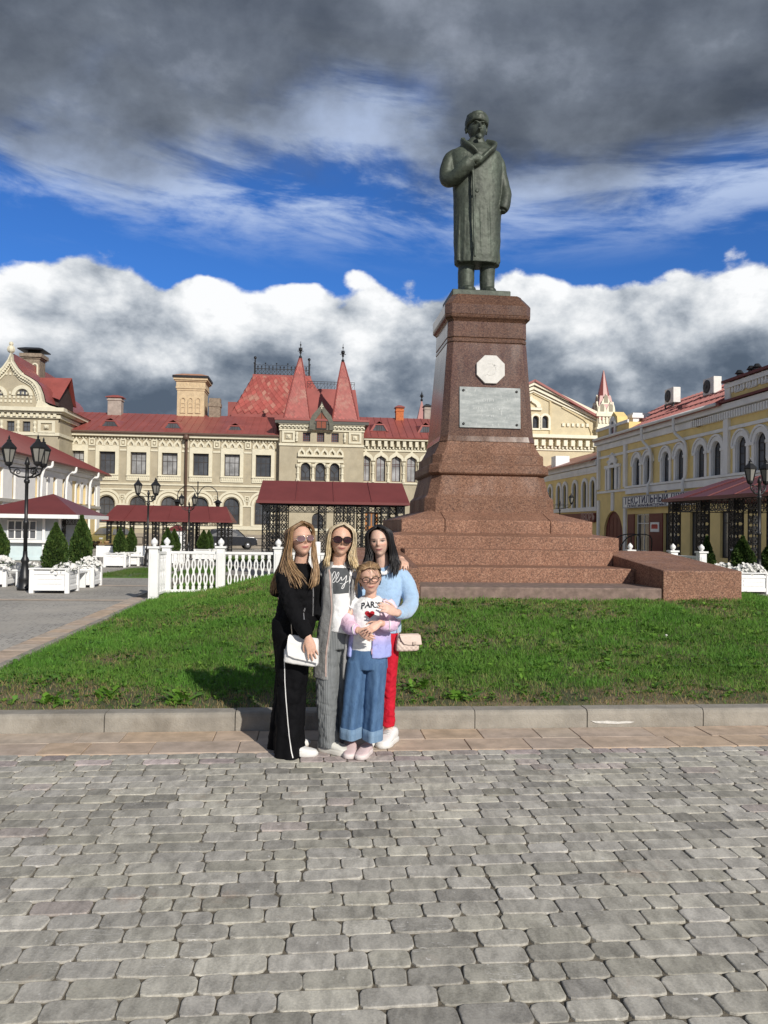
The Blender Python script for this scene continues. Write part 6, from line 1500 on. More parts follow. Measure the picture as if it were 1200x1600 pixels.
def petunia(u, v, z, w, d_, n, label, h=.20, seed=0):
    rs = random.Random(seed); t = thing('flower_bush', label, 'flowers', W2(u, v, z), TH, 'white petunias in the planters')
    mb = MB(); lv_, lf_, lt_ = [], [], []
    for k in range(int(n*1.7)):
        x, y = rs.uniform(-w/2, w/2), rs.uniform(-d_/2, d_/2); q = 1-(2*x/w)**2*.5-(2*y/d_)**2*.3; zz = h*q*rs.uniform(.45, 1.1)-(.10 if y < -d_*.3 and rs.random() < .5 else 0)
        nrm = Vector((rs.gauss(0, .5)+x/w, rs.gauss(-.5, .4)+y/d_, rs.uniform(.3, 1))).normalized(); a = nrm.orthogonal().normalized(); b_ = nrm.cross(a); r_ = rs.uniform(.036, .056); c = Vector((x, y, zz))
        ringp = [c+(a*math.cos(2*math.pi*i/10)+b_*math.sin(2*math.pi*i/10))*r_*(1 if i % 2 == 0 else .82)+nrm*.010 for i in range(10)]
        mb.add([c-nrm*.012]+ringp, [(0, 1+i, 1+(i+1) % 10) for i in range(10)])
    for k in range(n*3):
        x, y = rs.uniform(-w/2, w/2), rs.uniform(-d_/2, d_/2); q = 1-(2*x/w)**2*.5-(2*y/d_)**2*.3; zz = h*q*rs.uniform(.0, .9); a = rs.uniform(0, 6.28); L = rs.uniform(.03, .06); i = len(lv_)
        dx, dy = math.cos(a)*L, math.sin(a)*L; up_ = rs.uniform(-.01, .04)
        lv_ += [(x, y, zz), (x+dx*.5-dy*.3, y+dy*.5+dx*.3, zz+up_*.6), (x+dx, y+dy, zz+up_), (x+dx*.5+dy*.3, y+dy*.5-dx*.3, zz+up_*.6)]; lf_.append((i, i+1, i+2, i+3)); g = rs.uniform(.7, 1.3); lt_ += [(.06*g, .13*g, .03*g)]*4
    o = mb.build('blossoms', PETAL, t); o['kind'] = 'stuff'
    o = link(bpy.data.objects.new('foliage', fast_mesh('foliage', np.array(lv_), np.array(lf_), PLEAF, np.array(lt_))), t); o['kind'] = 'stuff'
    return t
def make_bench(L, label, along='u'):
    t = thing('bench', label, 'bench', (0, 0, 0), TH, 'white wooden benches between planters')
    for k in range(4):
        MB().box(-L/2, L/2, -.22+k*.115, -.22+k*.115+.10, .40, .44).build('slat', PAINT, t)
    for sx in (-1, 1): MB().box(sx*(L/2-.12)-.03, sx*(L/2-.12)+.03, -.2, .22, .0, .40).build('leg', PAINT, t)
    return t
P0 = make_planter()
def planter(u, v, label, first=[True], w=None, rz=TH):
    p = P0 if first[0] else copy_tree(P0); first[0] = False; p['label'] = label; place(p, u, v, rz); return p
PH = .56
uA, vA, _ = gp(76.5, 926); vA += .40; hA = gz(vA)+PH-.1
planter(uA, vA, 'white planter with a cone conifer, nearest on the left, beside the black lamp base')
uB, vB = uA+.02, vA+2.0; planter(uB, vB, 'white planter with a conifer directly behind the nearest left planter')
uC, vC = at_depth(-6, vB), vB; planter(uC, vC, 'white planter cut by the left picture edge')
bn = make_bench(1.15, 'white bench linking the nearest left planter and the one behind it'); place(bn, uA+.1, (vA+vB)/2, TH+math.pi/2)
bn2 = copy_tree(bn); bn2['label'] = 'white bench behind the black lamp base, running to the left edge planter'; place(bn2, (uB+uC)/2, vB, TH)
thuja(uA, vA, hA, 1.02, .27, 0, 'green cone conifer in the nearest left white planter'); thuja(uB, vB, hA, 1.2, .27, 2, 'green cone conifer in the planter behind the nearest left one'); thuja(uC, vC, hA, 1.1, .30, 1, 'green cone conifer cut by the left picture edge')
petunia(uA+.28, vA-.1, hA+.02, .42, .7, 70, 'white petunias spilling over the right side of the nearest left planter', .22, 1)
petunia(uB+.25, vB-.2, hA+.02, .55, .5, 80, 'white petunias in the planter behind the nearest left planter', .24, 2)
petunia(uC+.2, vC-.3, hA+.02, .7, .5, 80, 'white petunias in the planter at the left picture edge', .26, 3)
petunia(uC+.95, vC-.25, gz(vC)+.45, .5, .4, 24, 'white petunias hanging on the bench end by the left planter', .18, 13)
# middle group
vD = gp(186, 886)[1]+.4; uD = at_depth(184.5, vD)
planter(uD, vD, 'white planter with conifer and low white flowers, middle distance left of the second lamp')
uE = at_depth(206, vD+1.6); planter(uE, vD+1.6, 'white planter with conifer, just right behind the middle distance planter'); hD = gz(vD)+PH-.1
thuja(uD+.1, vD, hD, .98, .26, 1, 'conifer in the middle distance planter left of the second lamp'); thuja(uE, vD+1.6, hD, 1.0, .24, 0, 'smaller conifer close to the right of the middle distance conifer')
petunia(uD+.2, vD-.2, hD+.02, .7, .4, 60, 'low white petunias in the middle distance planter', .10, 4)
for px, v_, lab in ((171, 33, 'white bench left behind the middle distance planters'), (221, 34, 'white bench right behind the middle distance planters, by the second lamp')):
    b_ = copy_tree(bn); b_['label'] = lab; place(b_, at_depth(px, v_), v_, TH)
    MB().box(-.56, .56, .2, .25, .44, .85).build('backrest', PAINT, b_)
for k, (px, v_, H, r_, lab) in enumerate(((263, 36, 1.05, .29, 'bushy conifer behind the fence panel, left of a pair'), (273, 37, 1.0, .27, 'bushy conifer behind the fence panel, right of a pair'), (319, 42, 1.0, .30, 'far conifer left of the dark parked car'), (327, 43, 1.0, .26, 'far conifer touching the dark parked car'))):
    u_ = at_depth(px, v_); planter(u_, v_, ('white planter holding the '+lab).replace('bushy ', '').replace('behind the fence panel, ', '')); thuja(u_, v_, gz(v_)+PH-.1, H, r_, k % 3, lab)
# right group
vR = gp(1178, 927.5)[1]+.4; uR = at_depth(1178.5, vR-.4)
planter(uR, vR, 'white planter with white flowers at the right picture edge beside the cheek block'); hR = gz(vR)+PH-.1
uR2 = at_depth(1133, vR+.9); planter(uR2, vR+.9, 'white planter half hidden behind the sloping cheek block, full of petunias')
thuja(at_depth(1161, vR+.7), vR+.7, hR, .95, .30, 0, 'conifer among white flowers left of the right edge lamp'); thuja(at_depth(1105, vR+2.2), vR+2.2, hR-.2, 1.1, .22, 1, 'slim conifer behind the right white fence post'); thuja(at_depth(1206, vR+.8), vR+.8, hR, .85, .3, 2, 'conifer cut by the right picture edge')
petunia(uR+.05, vR-.1, hR+.0, .9, .6, 120, 'white petunias in the planter at the right picture edge', .34, 5)
petunia(uR2, vR+.8, hR+.0, 1.0, .6, 170, 'thick white petunias in front of the conifer, left of the right edge planter', .30, 6)
# ------------------------------------------------------------------ white balustrade fences
def make_post(w=.185, h=1.12):
    p = MB().box(-w/2, w/2, -w/2, w/2, 0, h).box(-w/2-.03, w/2+.03, -w/2-.03, w/2+.03, h+.002, h+.045)
    for sx in (-1, 1): p.box(sx*(w/2+.004)-.006, sx*(w/2+.004)+.006, -w/2+.035, w/2-.035, .12, h-.1)
    p.box(-w/2+.035, w/2-.035, -w/2-.010, -w/2+.002, .12, h-.1)
    f = MB().lathe([(.05, h+.046), (.035, h+.07), (.06, h+.09), (.075, h+.125), (.065, h+.165), (.03, h+.20), (.012, h+.225)], 10)
    return p.mesh('post', PAINT), f.mesh('post_finial', PAINT, True)
POST, FIN = make_post()
def bal_mesh(h=.78):
    mb = MB(); n = 18
    def wid(q): return .016+.036*abs(math.sin(q*math.pi*2.0))**1.2+(.03 if q < .06 or q > .94 else 0)
    L = [(-wid(i/n), h*i/n) for i in range(n+1)]; Rr = [(wid(i/n), h*i/n) for i in range(n+1)]
    mb.slab(Rr+L[::-1], -.013, .013)
    return mb
def oval_bal(h=.80):                # sawn baluster: two linked ovals with slots
    mb = MB()
    for zc in (.24, .56):
        o1 = [(.052*math.cos(a)*(1-.25*abs(math.sin(a))), h*zc/.80+.165*h/.8*math.sin(a)) for a in np.linspace(0, 2*math.pi, 13)[:-1]]
        o2 = [(.020*math.cos(a), h*zc/.80+.09*h/.8*math.sin(a)) for a in np.linspace(0, 2*math.pi, 13)[:-1]]
        mb.ring(o1, o2, -.014, .014)
    mb.box(-.034, .034, -.014, .014, 0, .09).box(-.034, .034, -.014, .014, h-.09, h).box(-.022, .022, -.0135, .0135, h*.48, h*.52)
    return mb.mesh('baluster', PAINT)
BAL = oval_bal()
def fence_run(pts, label, grp, nb, z0=None, baseb=.12):
    t = thing('balustrade', label, 'fence', W2(*pts[0], 0), 0, grp); base = Vector(W2(*pts[0], 0))
    for i, (u, v) in enumerate(pts):
        z = gz(v)-.02
        o = link(bpy.data.objects.new('post', POST), t); o.location = W2(u, v, z)-base; o.rotation_euler.z = TH
        f = link(bpy.data.objects.new('post_finial', FIN), o)
        if i < len(pts)-1 and nb[i]:
            a, b_ = W2(u, v, z)-base, W2(*pts[i+1], gz(pts[i+1][1])-.02)-base; d_ = b_-a; L = d_.length; an = math.atan2(d_.y, d_.x)
            for zz, hh in ((.98, .06), (baseb, .06)):
                r_ = MB().box(.08, L-.08, -.03, .03, zz, zz+hh).build('rail', PAINT, t, bevel=.006, seg=1); r_.location = a; r_.rotation_euler = (0, -math.asin(d_.z/L), an)
            for k in range(nb[i]):
                q = (k+.5)/nb[i]*(L-.26)/L+.13/L; o = link(bpy.data.objects.new('baluster', BAL), t); o.location = a+d_*q+Vector((0, 0, baseb+.06)); o.rotation_euler.z = an
    return t
uA1, vA1, _ = gp(239.5, 939); pB = (uA1+.05, vA1+1.15); vC1 = pB[1]
fence_run([(uA1, vA1), pB, (at_depth(346.5, vC1), vC1), (at_depth(436, vC1), vC1), (at_depth(530, vC1), vC1)], 'white wooden balustrade with ball topped posts on the lawn left of the group', 'white balustrades', [6, 7, 7, 7])
vF1 = 19.6; fence_run([(at_depth(985, vF1+.6), vF1+.6), (at_depth(1052, vF1+.2), vF1+.2), (at_depth(1096.5, vF1-.8), vF1-.8), (at_depth(1150, vF1+4), vF1+4)], 'white wooden balustrade corner behind the right cheek block of the steps', 'white balustrades', [8, 7, 0])
# ------------------------------------------------------------------ canopies on lattice columns
def lattice(mb, p, q, w, n, axis, b=.03):          # two stringers and a chain of X and rings between
    p, q = Vector(p), Vector(q); s = Vector(axis)*w/2
    mb.bar(p-s, q-s, b).bar(p+s, q+s, b)
    for k in range(n):
        a, c = p.lerp(q, k/n), p.lerp(q, (k+1)/n); mb.bar(a-s, c+s, b*.7).bar(a+s, c-s, b*.7)
        m_ = (a+c)/2; h_ = (c-a).length*.36; dd_ = (c-a).normalized()
        ci = [m_+Vector(axis)*w*.36*math.cos(t_)+dd_*h_*math.sin(t_) for t_ in np.linspace(0, 2*math.pi, 9)]
        for e, f in zip(ci, ci[1:]): mb.bar(e, f, b*.6)
def column(root, x, y, h, w=.30, n=7):
    mb = MB()
    for axis, off in (((1, 0, 0), (0, w/2, 0)), ((1, 0, 0), (0, -w/2, 0)), ((0, 1, 0), (w/2, 0, 0)), ((0, 1, 0), (-w/2, 0, 0))):
        lattice(mb, (x+off[0], y+off[1], 0), (x+off[0], y+off[1], h), w, n, axis, .035)
    mb.box(x-w*.62, x+w*.62, y-w*.62, y+w*.62, 0, .12)
    return mb.build('lattice_column', IRON, root)
def canopy(name_label, W_, D_, eave, ridge, cols, ov=.25, hip=.9, fr=.32, colw=.30, rows=2):
    t = thing('canopy', name_label, 'canopy', (0, 0, 0), TH, 'dark red roofed canopies on iron lattice columns')
    a, b_ = W_/2+ov, D_/2+ov; hx = a-hip
    r_ = MB().add([(-a, -b_, eave), (a, -b_, eave), (a, b_, eave), (-a, b_, eave), (-hx, 0, ridge), (hx, 0, ridge)], [(0, 1, 5, 4), (1, 2, 5), (2, 3, 4, 5), (3, 0, 4), (3, 2, 1, 0)])
    ro = r_.build('roof', ROOFD, t)
    MB().box(-a-.02, a+.02, -b_-.03, -b_+.01, eave-.09, eave+.02).box(-a-.02, a+.02, b_-.01, b_+.03, eave-.09, eave+.02).box(-a-.03, -a+.01, -b_, b_, eave-.09, eave+.02).box(a-.01, a+.03, -b_, b_, eave-.09, eave+.02).build('fascia', ROOFD, ro)
    n = max(2, int(W_/1.3)); sm_ = MB()
    for k in range(1, n):
        x_ = -a+2*a*k/n; q = (x_+a)/(2*a); sm_.bar((x_, -b_, eave+.02), (-hx+2*hx*q, -.02, ridge+.02), .04, .03)
    sm_.build('roof_seam', ROOFD, ro)
    fz = MB()
    for y_ in (-D_/2, D_/2): lattice(fz, (-W_/2, y_, eave-.10-fr/2), (W_/2, y_, eave-.10-fr/2), fr, int(W_/.34), (0, 0, 1), .03)
    for x_ in (-W_/2, W_/2): lattice(fz, (x_, -D_/2, eave-.10-fr/2), (x_, D_/2, eave-.10-fr/2), fr, max(3, int(D_/.34)), (0, 0, 1), .03)
    fz.build('lattice_frieze', IRON, t)
    for x_ in cols:
        for y_ in ((-D_/2, D_/2) if rows == 2 else (-D_/2,)): column(t, x_, y_, eave-.1, colw)
    return t
v1 = 54.0; x0_, x1_ = at_depth(161, v1), at_depth(363, v1); W1 = x1_-x0_-.5; c1 = (x0_+x1_)/2
cp = lambda px: at_depth(px, v1)-c1
z_e = pv(262, 812.5, v1)[1]-gz(v1); z_r = pv(262, 789.5, v1+1.4)[1]-gz(v1)
k1 = canopy('long low dark red canopy in front of the museum, left of the second one', W1, 2.8, z_e, z_r, [cp(p) for p in (171, 192, 229, 246, 289, 300, 343, 354)], hip=.55, fr=.24, colw=.26); place(k1, c1, v1+1.4)
v2 = 33.0; x0_, x1_ = at_depth(401.5, v2), at_depth(639, v2); W2_ = x1_-x0_-.5; c2 = (x0_+x1_)/2
cp = lambda px: at_depth(px, v2)-c2
z_e = pv(520, 783.5, v2)[1]-gz(v2); z_r = pv(520, 751.5, v2+1.6)[1]-gz(v2)
k2 = canopy('taller dark red canopy in the centre, above the heads of the group', W2_, 3.2, z_e, z_r, [cp(p) for p in (416, 427, 442, 504, 531, 548, 570, 601, 626)], hip=.12, fr=.30, colw=.30); place(k2, c2, v2+1.6)
# right canopy runs away from the viewer
uL = 13.1; ve = pu(1040, 782, uL)[0]; Lc = 7.6; Wc = 3.6
z_e = pu(1040, 782, uL)[1]-gz(ve); z_r = pu(1119, 752, uL+1.8)[1]-gz(ve)
k3 = canopy('dark red canopy on the right in front of the yellow house', Lc, Wc-.5, z_e, z_r, [-Lc/2+.2+2.05*k for k in range(4)], hip=1.3, fr=.34, colw=.30); place(k3, uL+Wc/2, ve-Lc/2, TH-math.pi/2)
# iron hand rail by the shop entrance
hrz = thing('handrail', 'dark iron handrail curving in front of the shop entrance under the long sign', 'handrail', W2(U_R, V_R, 0), FR.rz())
for sg in (0, 1):
    s_ = FR.x(1003+sg*17, 850); mb = MB(); mb.tube(cr([(s_-.9, -1.8, -.5), (s_-.8, -1.7, .5), (s_-.3, -1.3, 1.25), (s_+.9, -.6, 1.3), (s_+.9, -.5, .3)], 4), .035, 6)
    for q in range(4): mb.bar((s_-.3+.35*q, -1.25+.2*q, -.2), (s_-.3+.35*q, -1.25+.2*q, 1.25), .025)
    mb.build('rail_loop', IRON, hrz)
# ------------------------------------------------------------------ kiosk
vK = 39.0; uK0, uK1 = at_depth(-20, vK), at_depth(95, vK)
GK = mat('kiosk_grey', (.42, .45, .47), .7, .07, 2); BK = mat('kiosk_pale_blue', (.55, .66, .68), .6, .06, 2)
ks = thing('kiosk', 'grey timber kiosk with dark red hipped roof and paned serving window on the left', 'kiosk', W2((uK0+uK1)/2, vK, gz(vK)), TH); kc = (uK0+uK1)/2
kx = lambda px: at_depth(px, vK)-kc
kz = lambda py: pv(60, py, vK)[1]-gz(vK)
hwK = (uK1-uK0)/2; win = rect(kx(12), kx(58), kz(843), kz(813.5)); zeK = kz(808)
MB().wall(rect(-hwK, hwK, 0, zeK), [win], 0, .12).box(-hwK, hwK, .14, .2, 0, kz(846)).box(hwK-.08, hwK, .2, 3.6, 0, zeK).box(-hwK, -hwK+.08, .2, 3.6, 0, zeK).box(-hwK, hwK, 3.5, 3.6, 0, zeK).build('wall', GK, ks)
wq = MB().ring(win, [(a+(.05 if a < kx(30) else -.05), b_+(.05 if b_ < 1.2 else -.05)) for a, b_ in win], -.04, .08)
for q in (.25, .5, .75): wq.box(win[0][0]+(win[1][0]-win[0][0])*q-.025, win[0][0]+(win[1][0]-win[0][0])*q+.025, .0, .06, win[0][1], win[2][1])
wq.box(win[0][0], win[1][0], .005, .055, (win[0][1]+win[2][1])/2-.025, (win[0][1]+win[2][1])/2+.025); wq = wq.build('window', WHITE, ks)
MB().slab(win, .065, .075).build('pane', GLASS, wq)
MB().box(-hwK-.1, hwK+.05, -.28, -.002, kz(848), kz(844)).build('counter', WHITE, ks); MB().box(-hwK, hwK, -.06, -.003, .02, kz(854)).box(-hwK, hwK, -.09, -.061, .0, kz(870)).build('counter_front', BK, ks)
for px in (70, 95): MB().box(kx(px)-.06, kx(px)+.06, -.12, 0, 0, zeK).build('corner_post', WHITE, ks)
wl_ = MB()
rx0, rx1 = -hwK-.8, kx(131); ry0, ry1 = -1.0, 4.6; ax, az_ = kx(47)+.5, pv(47, 771, vK+1.8)[1]-gz(vK)
rK = MB().add([(rx0, ry0, zeK+.12), (rx1, ry0, zeK+.12), (rx1, ry1, zeK+.12), (rx0, ry1, zeK+.12), (ax, 1.8, az_)], [(0, 1, 4), (1, 2, 4), (2, 3, 4), (3, 0, 4), (3, 2, 1, 0)]).build('roof', ROOFD, ks)
MB().box(rx0, rx1, ry0-.02, ry0+.04, zeK-.06, zeK+.13).box(rx1-.04, rx1+.02, ry0, ry1, zeK-.06, zeK+.13).build('fascia', WHITE, rK)
pz = MB()
for px in (96, 124): column(ks, at_depth(px, vK+.5)-kc if False else kx(px), .2 if px < 100 else .4, zeK-.1, .22, 5)
lattice(pz, (kx(96), .3, zeK-.2), (kx(128), .3, zeK-.2), .28, 6, (0, 0, 1), .03); pz.build('lattice_frieze', IRON, ks)
# ------------------------------------------------------------------ cars
def make_car(label, body_col, u, v, rz, sc=1.0):
    t = thing('parked_car', label, 'car', W2(u, v, gz(v)), rz); CB = mat('car_paint_'+str(len(MATS)), body_col, .25, .03, 3, spec=.6)
    L = 4.6
    prof = [(-2.3, .38), (-2.28, .75), (-2.1, .98), (-1.2, 1.05), (-.55, 1.58), (.6, 1.68), (1.75, 1.58), (2.15, 1.05), (2.28, .9), (2.3, .38), (1.9, .30), (-1.9, .30)]
    def sec(y, k): return [(x*(1-.02*k), y, z if z < 1.1 else 1.05+(z-1.05)*1) for x, z in prof]
    mb = MB().loft([[(x*.97, -.92 if z < 1.1 else -.68, z) for x, z in prof], [(x, -.86 if z < 1.1 else -.62, z+(.0 if z < 1.1 else .03)) for x, z in prof], [(x, .86 if z < 1.1 else .62, z+(.0 if z < 1.1 else .03)) for x, z in prof], [(x*.97, .92 if z < 1.1 else .68, z) for x, z in prof]])
    mb.build('body', CB, t, bevel=.05)
    for sy in (-1, 1):
        for poly in ([(-.95, 1.08), (-.15, 1.08), (-.15, 1.52), (-.5, 1.50)], [(-.08, 1.08), (.85, 1.08), (.85, 1.55), (-.08, 1.53)], [(.92, 1.08), (1.85, 1.08), (1.6, 1.5), (.92, 1.55)]):
            o = MB().add([(a, sy*(.925-.24*(b_-1.05)/.53-.0)+sy*.006, b_) for a, b_ in poly]+[(a, sy*(.90-.24*(b_-1.05)/.53), b_) for a, b_ in poly], [(0, 1, 2, 3), (7, 6, 5, 4), (0, 4, 5, 1), (1, 5, 6, 2), (2, 6, 7, 3), (3, 7, 4, 0)]).build('side_window', GLASS, t)
        for x in (-1.45, 1.42):
            w = MB().lathe([(.20, -.11), (.34, -.10), (.345, .10), (.20, .11)], 16).build('wheel', mat('tyre', (.015, .015, .015), .8), t, True); w.location = (x, sy*.84, .34); w.rotation_euler.x = math.pi/2
            MB().lathe([(.03, -.125), (.2, -.118), (.2, .118), (.03, .125)], 12).build('rim', mat('rim_grey', (.35, .35, .36), .3, metal=.7), w, True)
        MB().box(-2.30, -2.1, sy*.70-.16, sy*.70+.16, .72, .86).build('headlight', mat('lamp_lens', (.5, .5, .5), .15), t, bevel=.03)
        MB().box(2.12, 2.29, sy*.72-.12, sy*.72+.12, .80, 1.0).build('tail_light', mat('tail_red', (.25, .01, .01), .2), t, bevel=.02)
    ws_ = MB().add([(-1.22, -.70, 1.07), (-1.22, .70, 1.07), (-.60, .56, 1.54), (-.60, -.56, 1.54), (-1.1, 0, 1.0)], [(0, 3, 2, 1), (0, 1, 4)]); ws_.v = [(a-.02, b_, c+.02) for a, b_, c in ws_.v]; ws_.build('windscreen', GLASS, t)
    MB().box(-2.34, -2.26, -.85, .85, .36, .55).build('bumper', mat('bumper_black', (.02, .02, .02), .6), t, bevel=.02)
    t.scale = (sc, sc, sc*1.12); return t
make_car('dark navy off-road car parked in front of the museum wall', (.012, .014, .02), at_depth(361, 71), 71, TH+R(12)+math.pi)
make_car('olive yellow car half hidden behind the white benches on the left', (.20, .17, .06), at_depth(172, 69), 69, TH+R(70))
# small white booth with a red pointed roof
vb = 62.0; ub = at_depth(277.5, vb); bo = thing('booth', 'narrow white booth with pointed red roof beyond the fence panel', 'booth', W2(ub, vb, gz(vb)), TH)
zq = lambda py: pv(277, py, vb)[1]-gz(vb)
MB().lathe([(.62, 0), (.62, zq(836)), (.70, zq(836)+.02), (.70, zq(829))], 10).build('drum', WHITE, bo); MB().lathe([(.86, zq(829)), (.5, zq(824)), (.03, zq(819.5))], 10).build('roof', ROOFD, bo)
MB().box(-.35, .35, -.66, -.6, zq(850), zq(838)).build('board', BK, bo)
# white cabinet and stall table
vw = 31.0; cbx = thing('cabinet', 'tall white cabinet under the central canopy, between the two sunglasses wearers', 'cabinet', W2(at_depth(493, vw), vw, gz(vw)), TH)
MB().box(-.22, .22, -.3, .3, 0, 1.15).build('casing', WHITE, cbx, bevel=.02); MB().box(-.19, .19, -.32, -.302, .1, 1.05).build('door', PAINT, cbx, bevel=.01)
vt = 46.0; tb_ = thing('market_table', 'small market table with baskets near the left house corner', 'table', W2(at_depth(157, vt), vt, gz(vt)), TH)
WK = mat('wicker', (.30, .20, .10), .8, .3, 20)
MB().box(-.65, .65, -.4, .4, .70, .74).build('tabletop', WK, tb_)
for sx in (-.6, .6):
    for sy in (-.35, .35): MB().box(sx-.025, sx+.025, sy-.025, sy+.025, 0, .70).build('leg', IRON, tb_)
for k, (x_, lab) in enumerate(((-.4, 'left wicker basket on the small market table'), (.0, 'middle wicker basket on the small market table'), (.4, 'right wicker basket on the small market table'))):
    b_ = MB().lathe([(.12, 0), (.17, .16), (.155, .16), (.11, .03)], 10).build('basket', WK, None, True); b_.location = W2(at_depth(157, vt)+x_, vt-.1, gz(vt)+.742); tag(b_, lab, 'basket', 'wicker baskets on the market table')
# ------------------------------------------------------------------ far lawn strips and pink bands in the paving
GS = bpy.data.materials.new('far_turf'); GS.use_nodes = True; t = NT(GS.node_tree); b = t.n['Principled BSDF']; pos = t.new('ShaderNodeNewGeometry').outputs['Position']
t.put(b.inputs['Base Color'], t.ramp(t.noise(pos, 5, 6, .7), [(.3, (.04, .09, .015)), (.7, (.085, .16, .03))])); b.inputs['Roughness'].default_value = .95
for k, (p0, p1, vv0, vv1) in enumerate(((148, 233, gp(190, 902)[1], gp(190, 889)[1]), (262, 335, gp(290, 902)[1], gp(290, 886)[1]), (335, 480, 40, 47))):
    ua, ub_ = at_depth(p0, vv0), at_depth(p1, vv0)
    o = MB().add([(ua, vv0, gz(vv0)+.02), (ub_, vv0, gz(vv0)+.02), (ub_, vv1, gz(vv1)+.02), (ua, vv1, gz(vv1)+.02), (ua, vv0, gz(vv0)-.05), (ub_, vv0, gz(vv0)-.05), (ub_, vv1, gz(vv1)-.05), (ua, vv1, gz(vv1)-.05)], [(0, 1, 2, 3), (0, 4, 5, 1), (1, 5, 6, 2), (2, 6, 7, 3), (3, 7, 4, 0)]).build('lawn_strip', GS); o.rotation_euler.z = TH; o['kind'] = 'structure'
    n = 9000; rr = np.random.rand(n, 2); P, F, T = grass(n, lambda v, r: ua+(ub_-ua)*r, lambda u, v: np.vectorize(gz)(v)+.02, ymin=vv0, ymax=vv1, wid=.8, hs=.8)
    T = np.clip(T, 0, .2)*np.array([.8, 1, .9])
    o = link(bpy.data.objects.new('grass', fast_mesh('grass', P, F, GRASS, T))); o.rotation_euler.z = TH; o['kind'] = 'stuff'
for va, vb_ in ((16.6, 17.0), (21.2, 21.6)):
    o = MB().add([(-30, va, max(gz(va), -.9)-.014), (-3.82, va, gz(va)-.014), (-3.82, vb_, gz(vb_)-.014), (-30, vb_, gz(vb_)-.014)], [(0, 1, 2, 3)]).build('tile_band', TILES[1]); o.rotation_euler.z = TH; o['kind'] = 'structure'
# ================================================================== PEOPLE
def skin_mat():
    mt = bpy.data.materials.new('skin'); mt.use_nodes = True; t = NT(mt.node_tree); b = t.n['Principled BSDF']
    a = t.new('ShaderNodeAttribute', attribute_name='tone'); pos = t.new('ShaderNodeNewGeometry').outputs['Position']
    n = t.noise(pos, 60, 4, .6); g = t.smooth(n, .3, .7, .94, 1.05); cb = t.new('ShaderNodeCombineXYZ')
    for k in range(3): t.put(cb.inputs[k], g)
    t.put(b.inputs['Base Color'], t.mix(1, a.outputs['Color'], cb.outputs[0], 'MULTIPLY'))
    b.inputs['Roughness'].default_value = .48; b.inputs['Specular IOR Level'].default_value = .4
    b.inputs['Subsurface Weight'].default_value = .12; b.inputs['Subsurface Radius'].default_value = (.012, .005, .003); b.inputs['Subsurface Scale'].default_value = .5
    return mt
SKIN = skin_mat()
def cloth(name, col, rough=.9, var=.08, scale=30, bump=.35, bs=260, sheen=.0): return mat(name, col, rough, var, scale, bump, bs, spec=.2, sheen=sheen)
class Person:
    def __init__(s, label, px, py, Y):
        s.px, s.py, s.k, s.Y = px, py, Y/1200.0, Y
        X = (px-600)/1200*Y; s.root = thing('person', label, 'person', (X, Y, 0))
    def P(s, px, py, y=0.0):          # the point on the line of sight at this distance, seen from the figure's feet
        Y = s.Y+y; return Vector(((px-600)/1200*Y-(s.px-600)/1200*s.Y, y, EYE-(py-822.3-.015*(px-600))/1200*Y))
    def T(s, px, py, y, r): return (*s.P(px, py, y), r*s.k)       # limb point, radius in px
    def rows(s, rows, n=36, sq=.9, fold=0.0, fk=7, ph=0.0):
        out = []
        for r_ in rows:
            x0, x1, py, dep, oy = r_[:5]; c = s.P((x0+x1)/2, py, oy); hw = (x1-x0)/2*s.k
            tl = r_[5] if len(r_) > 5 else 0.0; f = r_[6] if len(r_) > 6 else fold
            out.append(ring(c, hw, dep, n, 0, sq, f, fk, ph+py*.013, (tl, 0)))
        return out
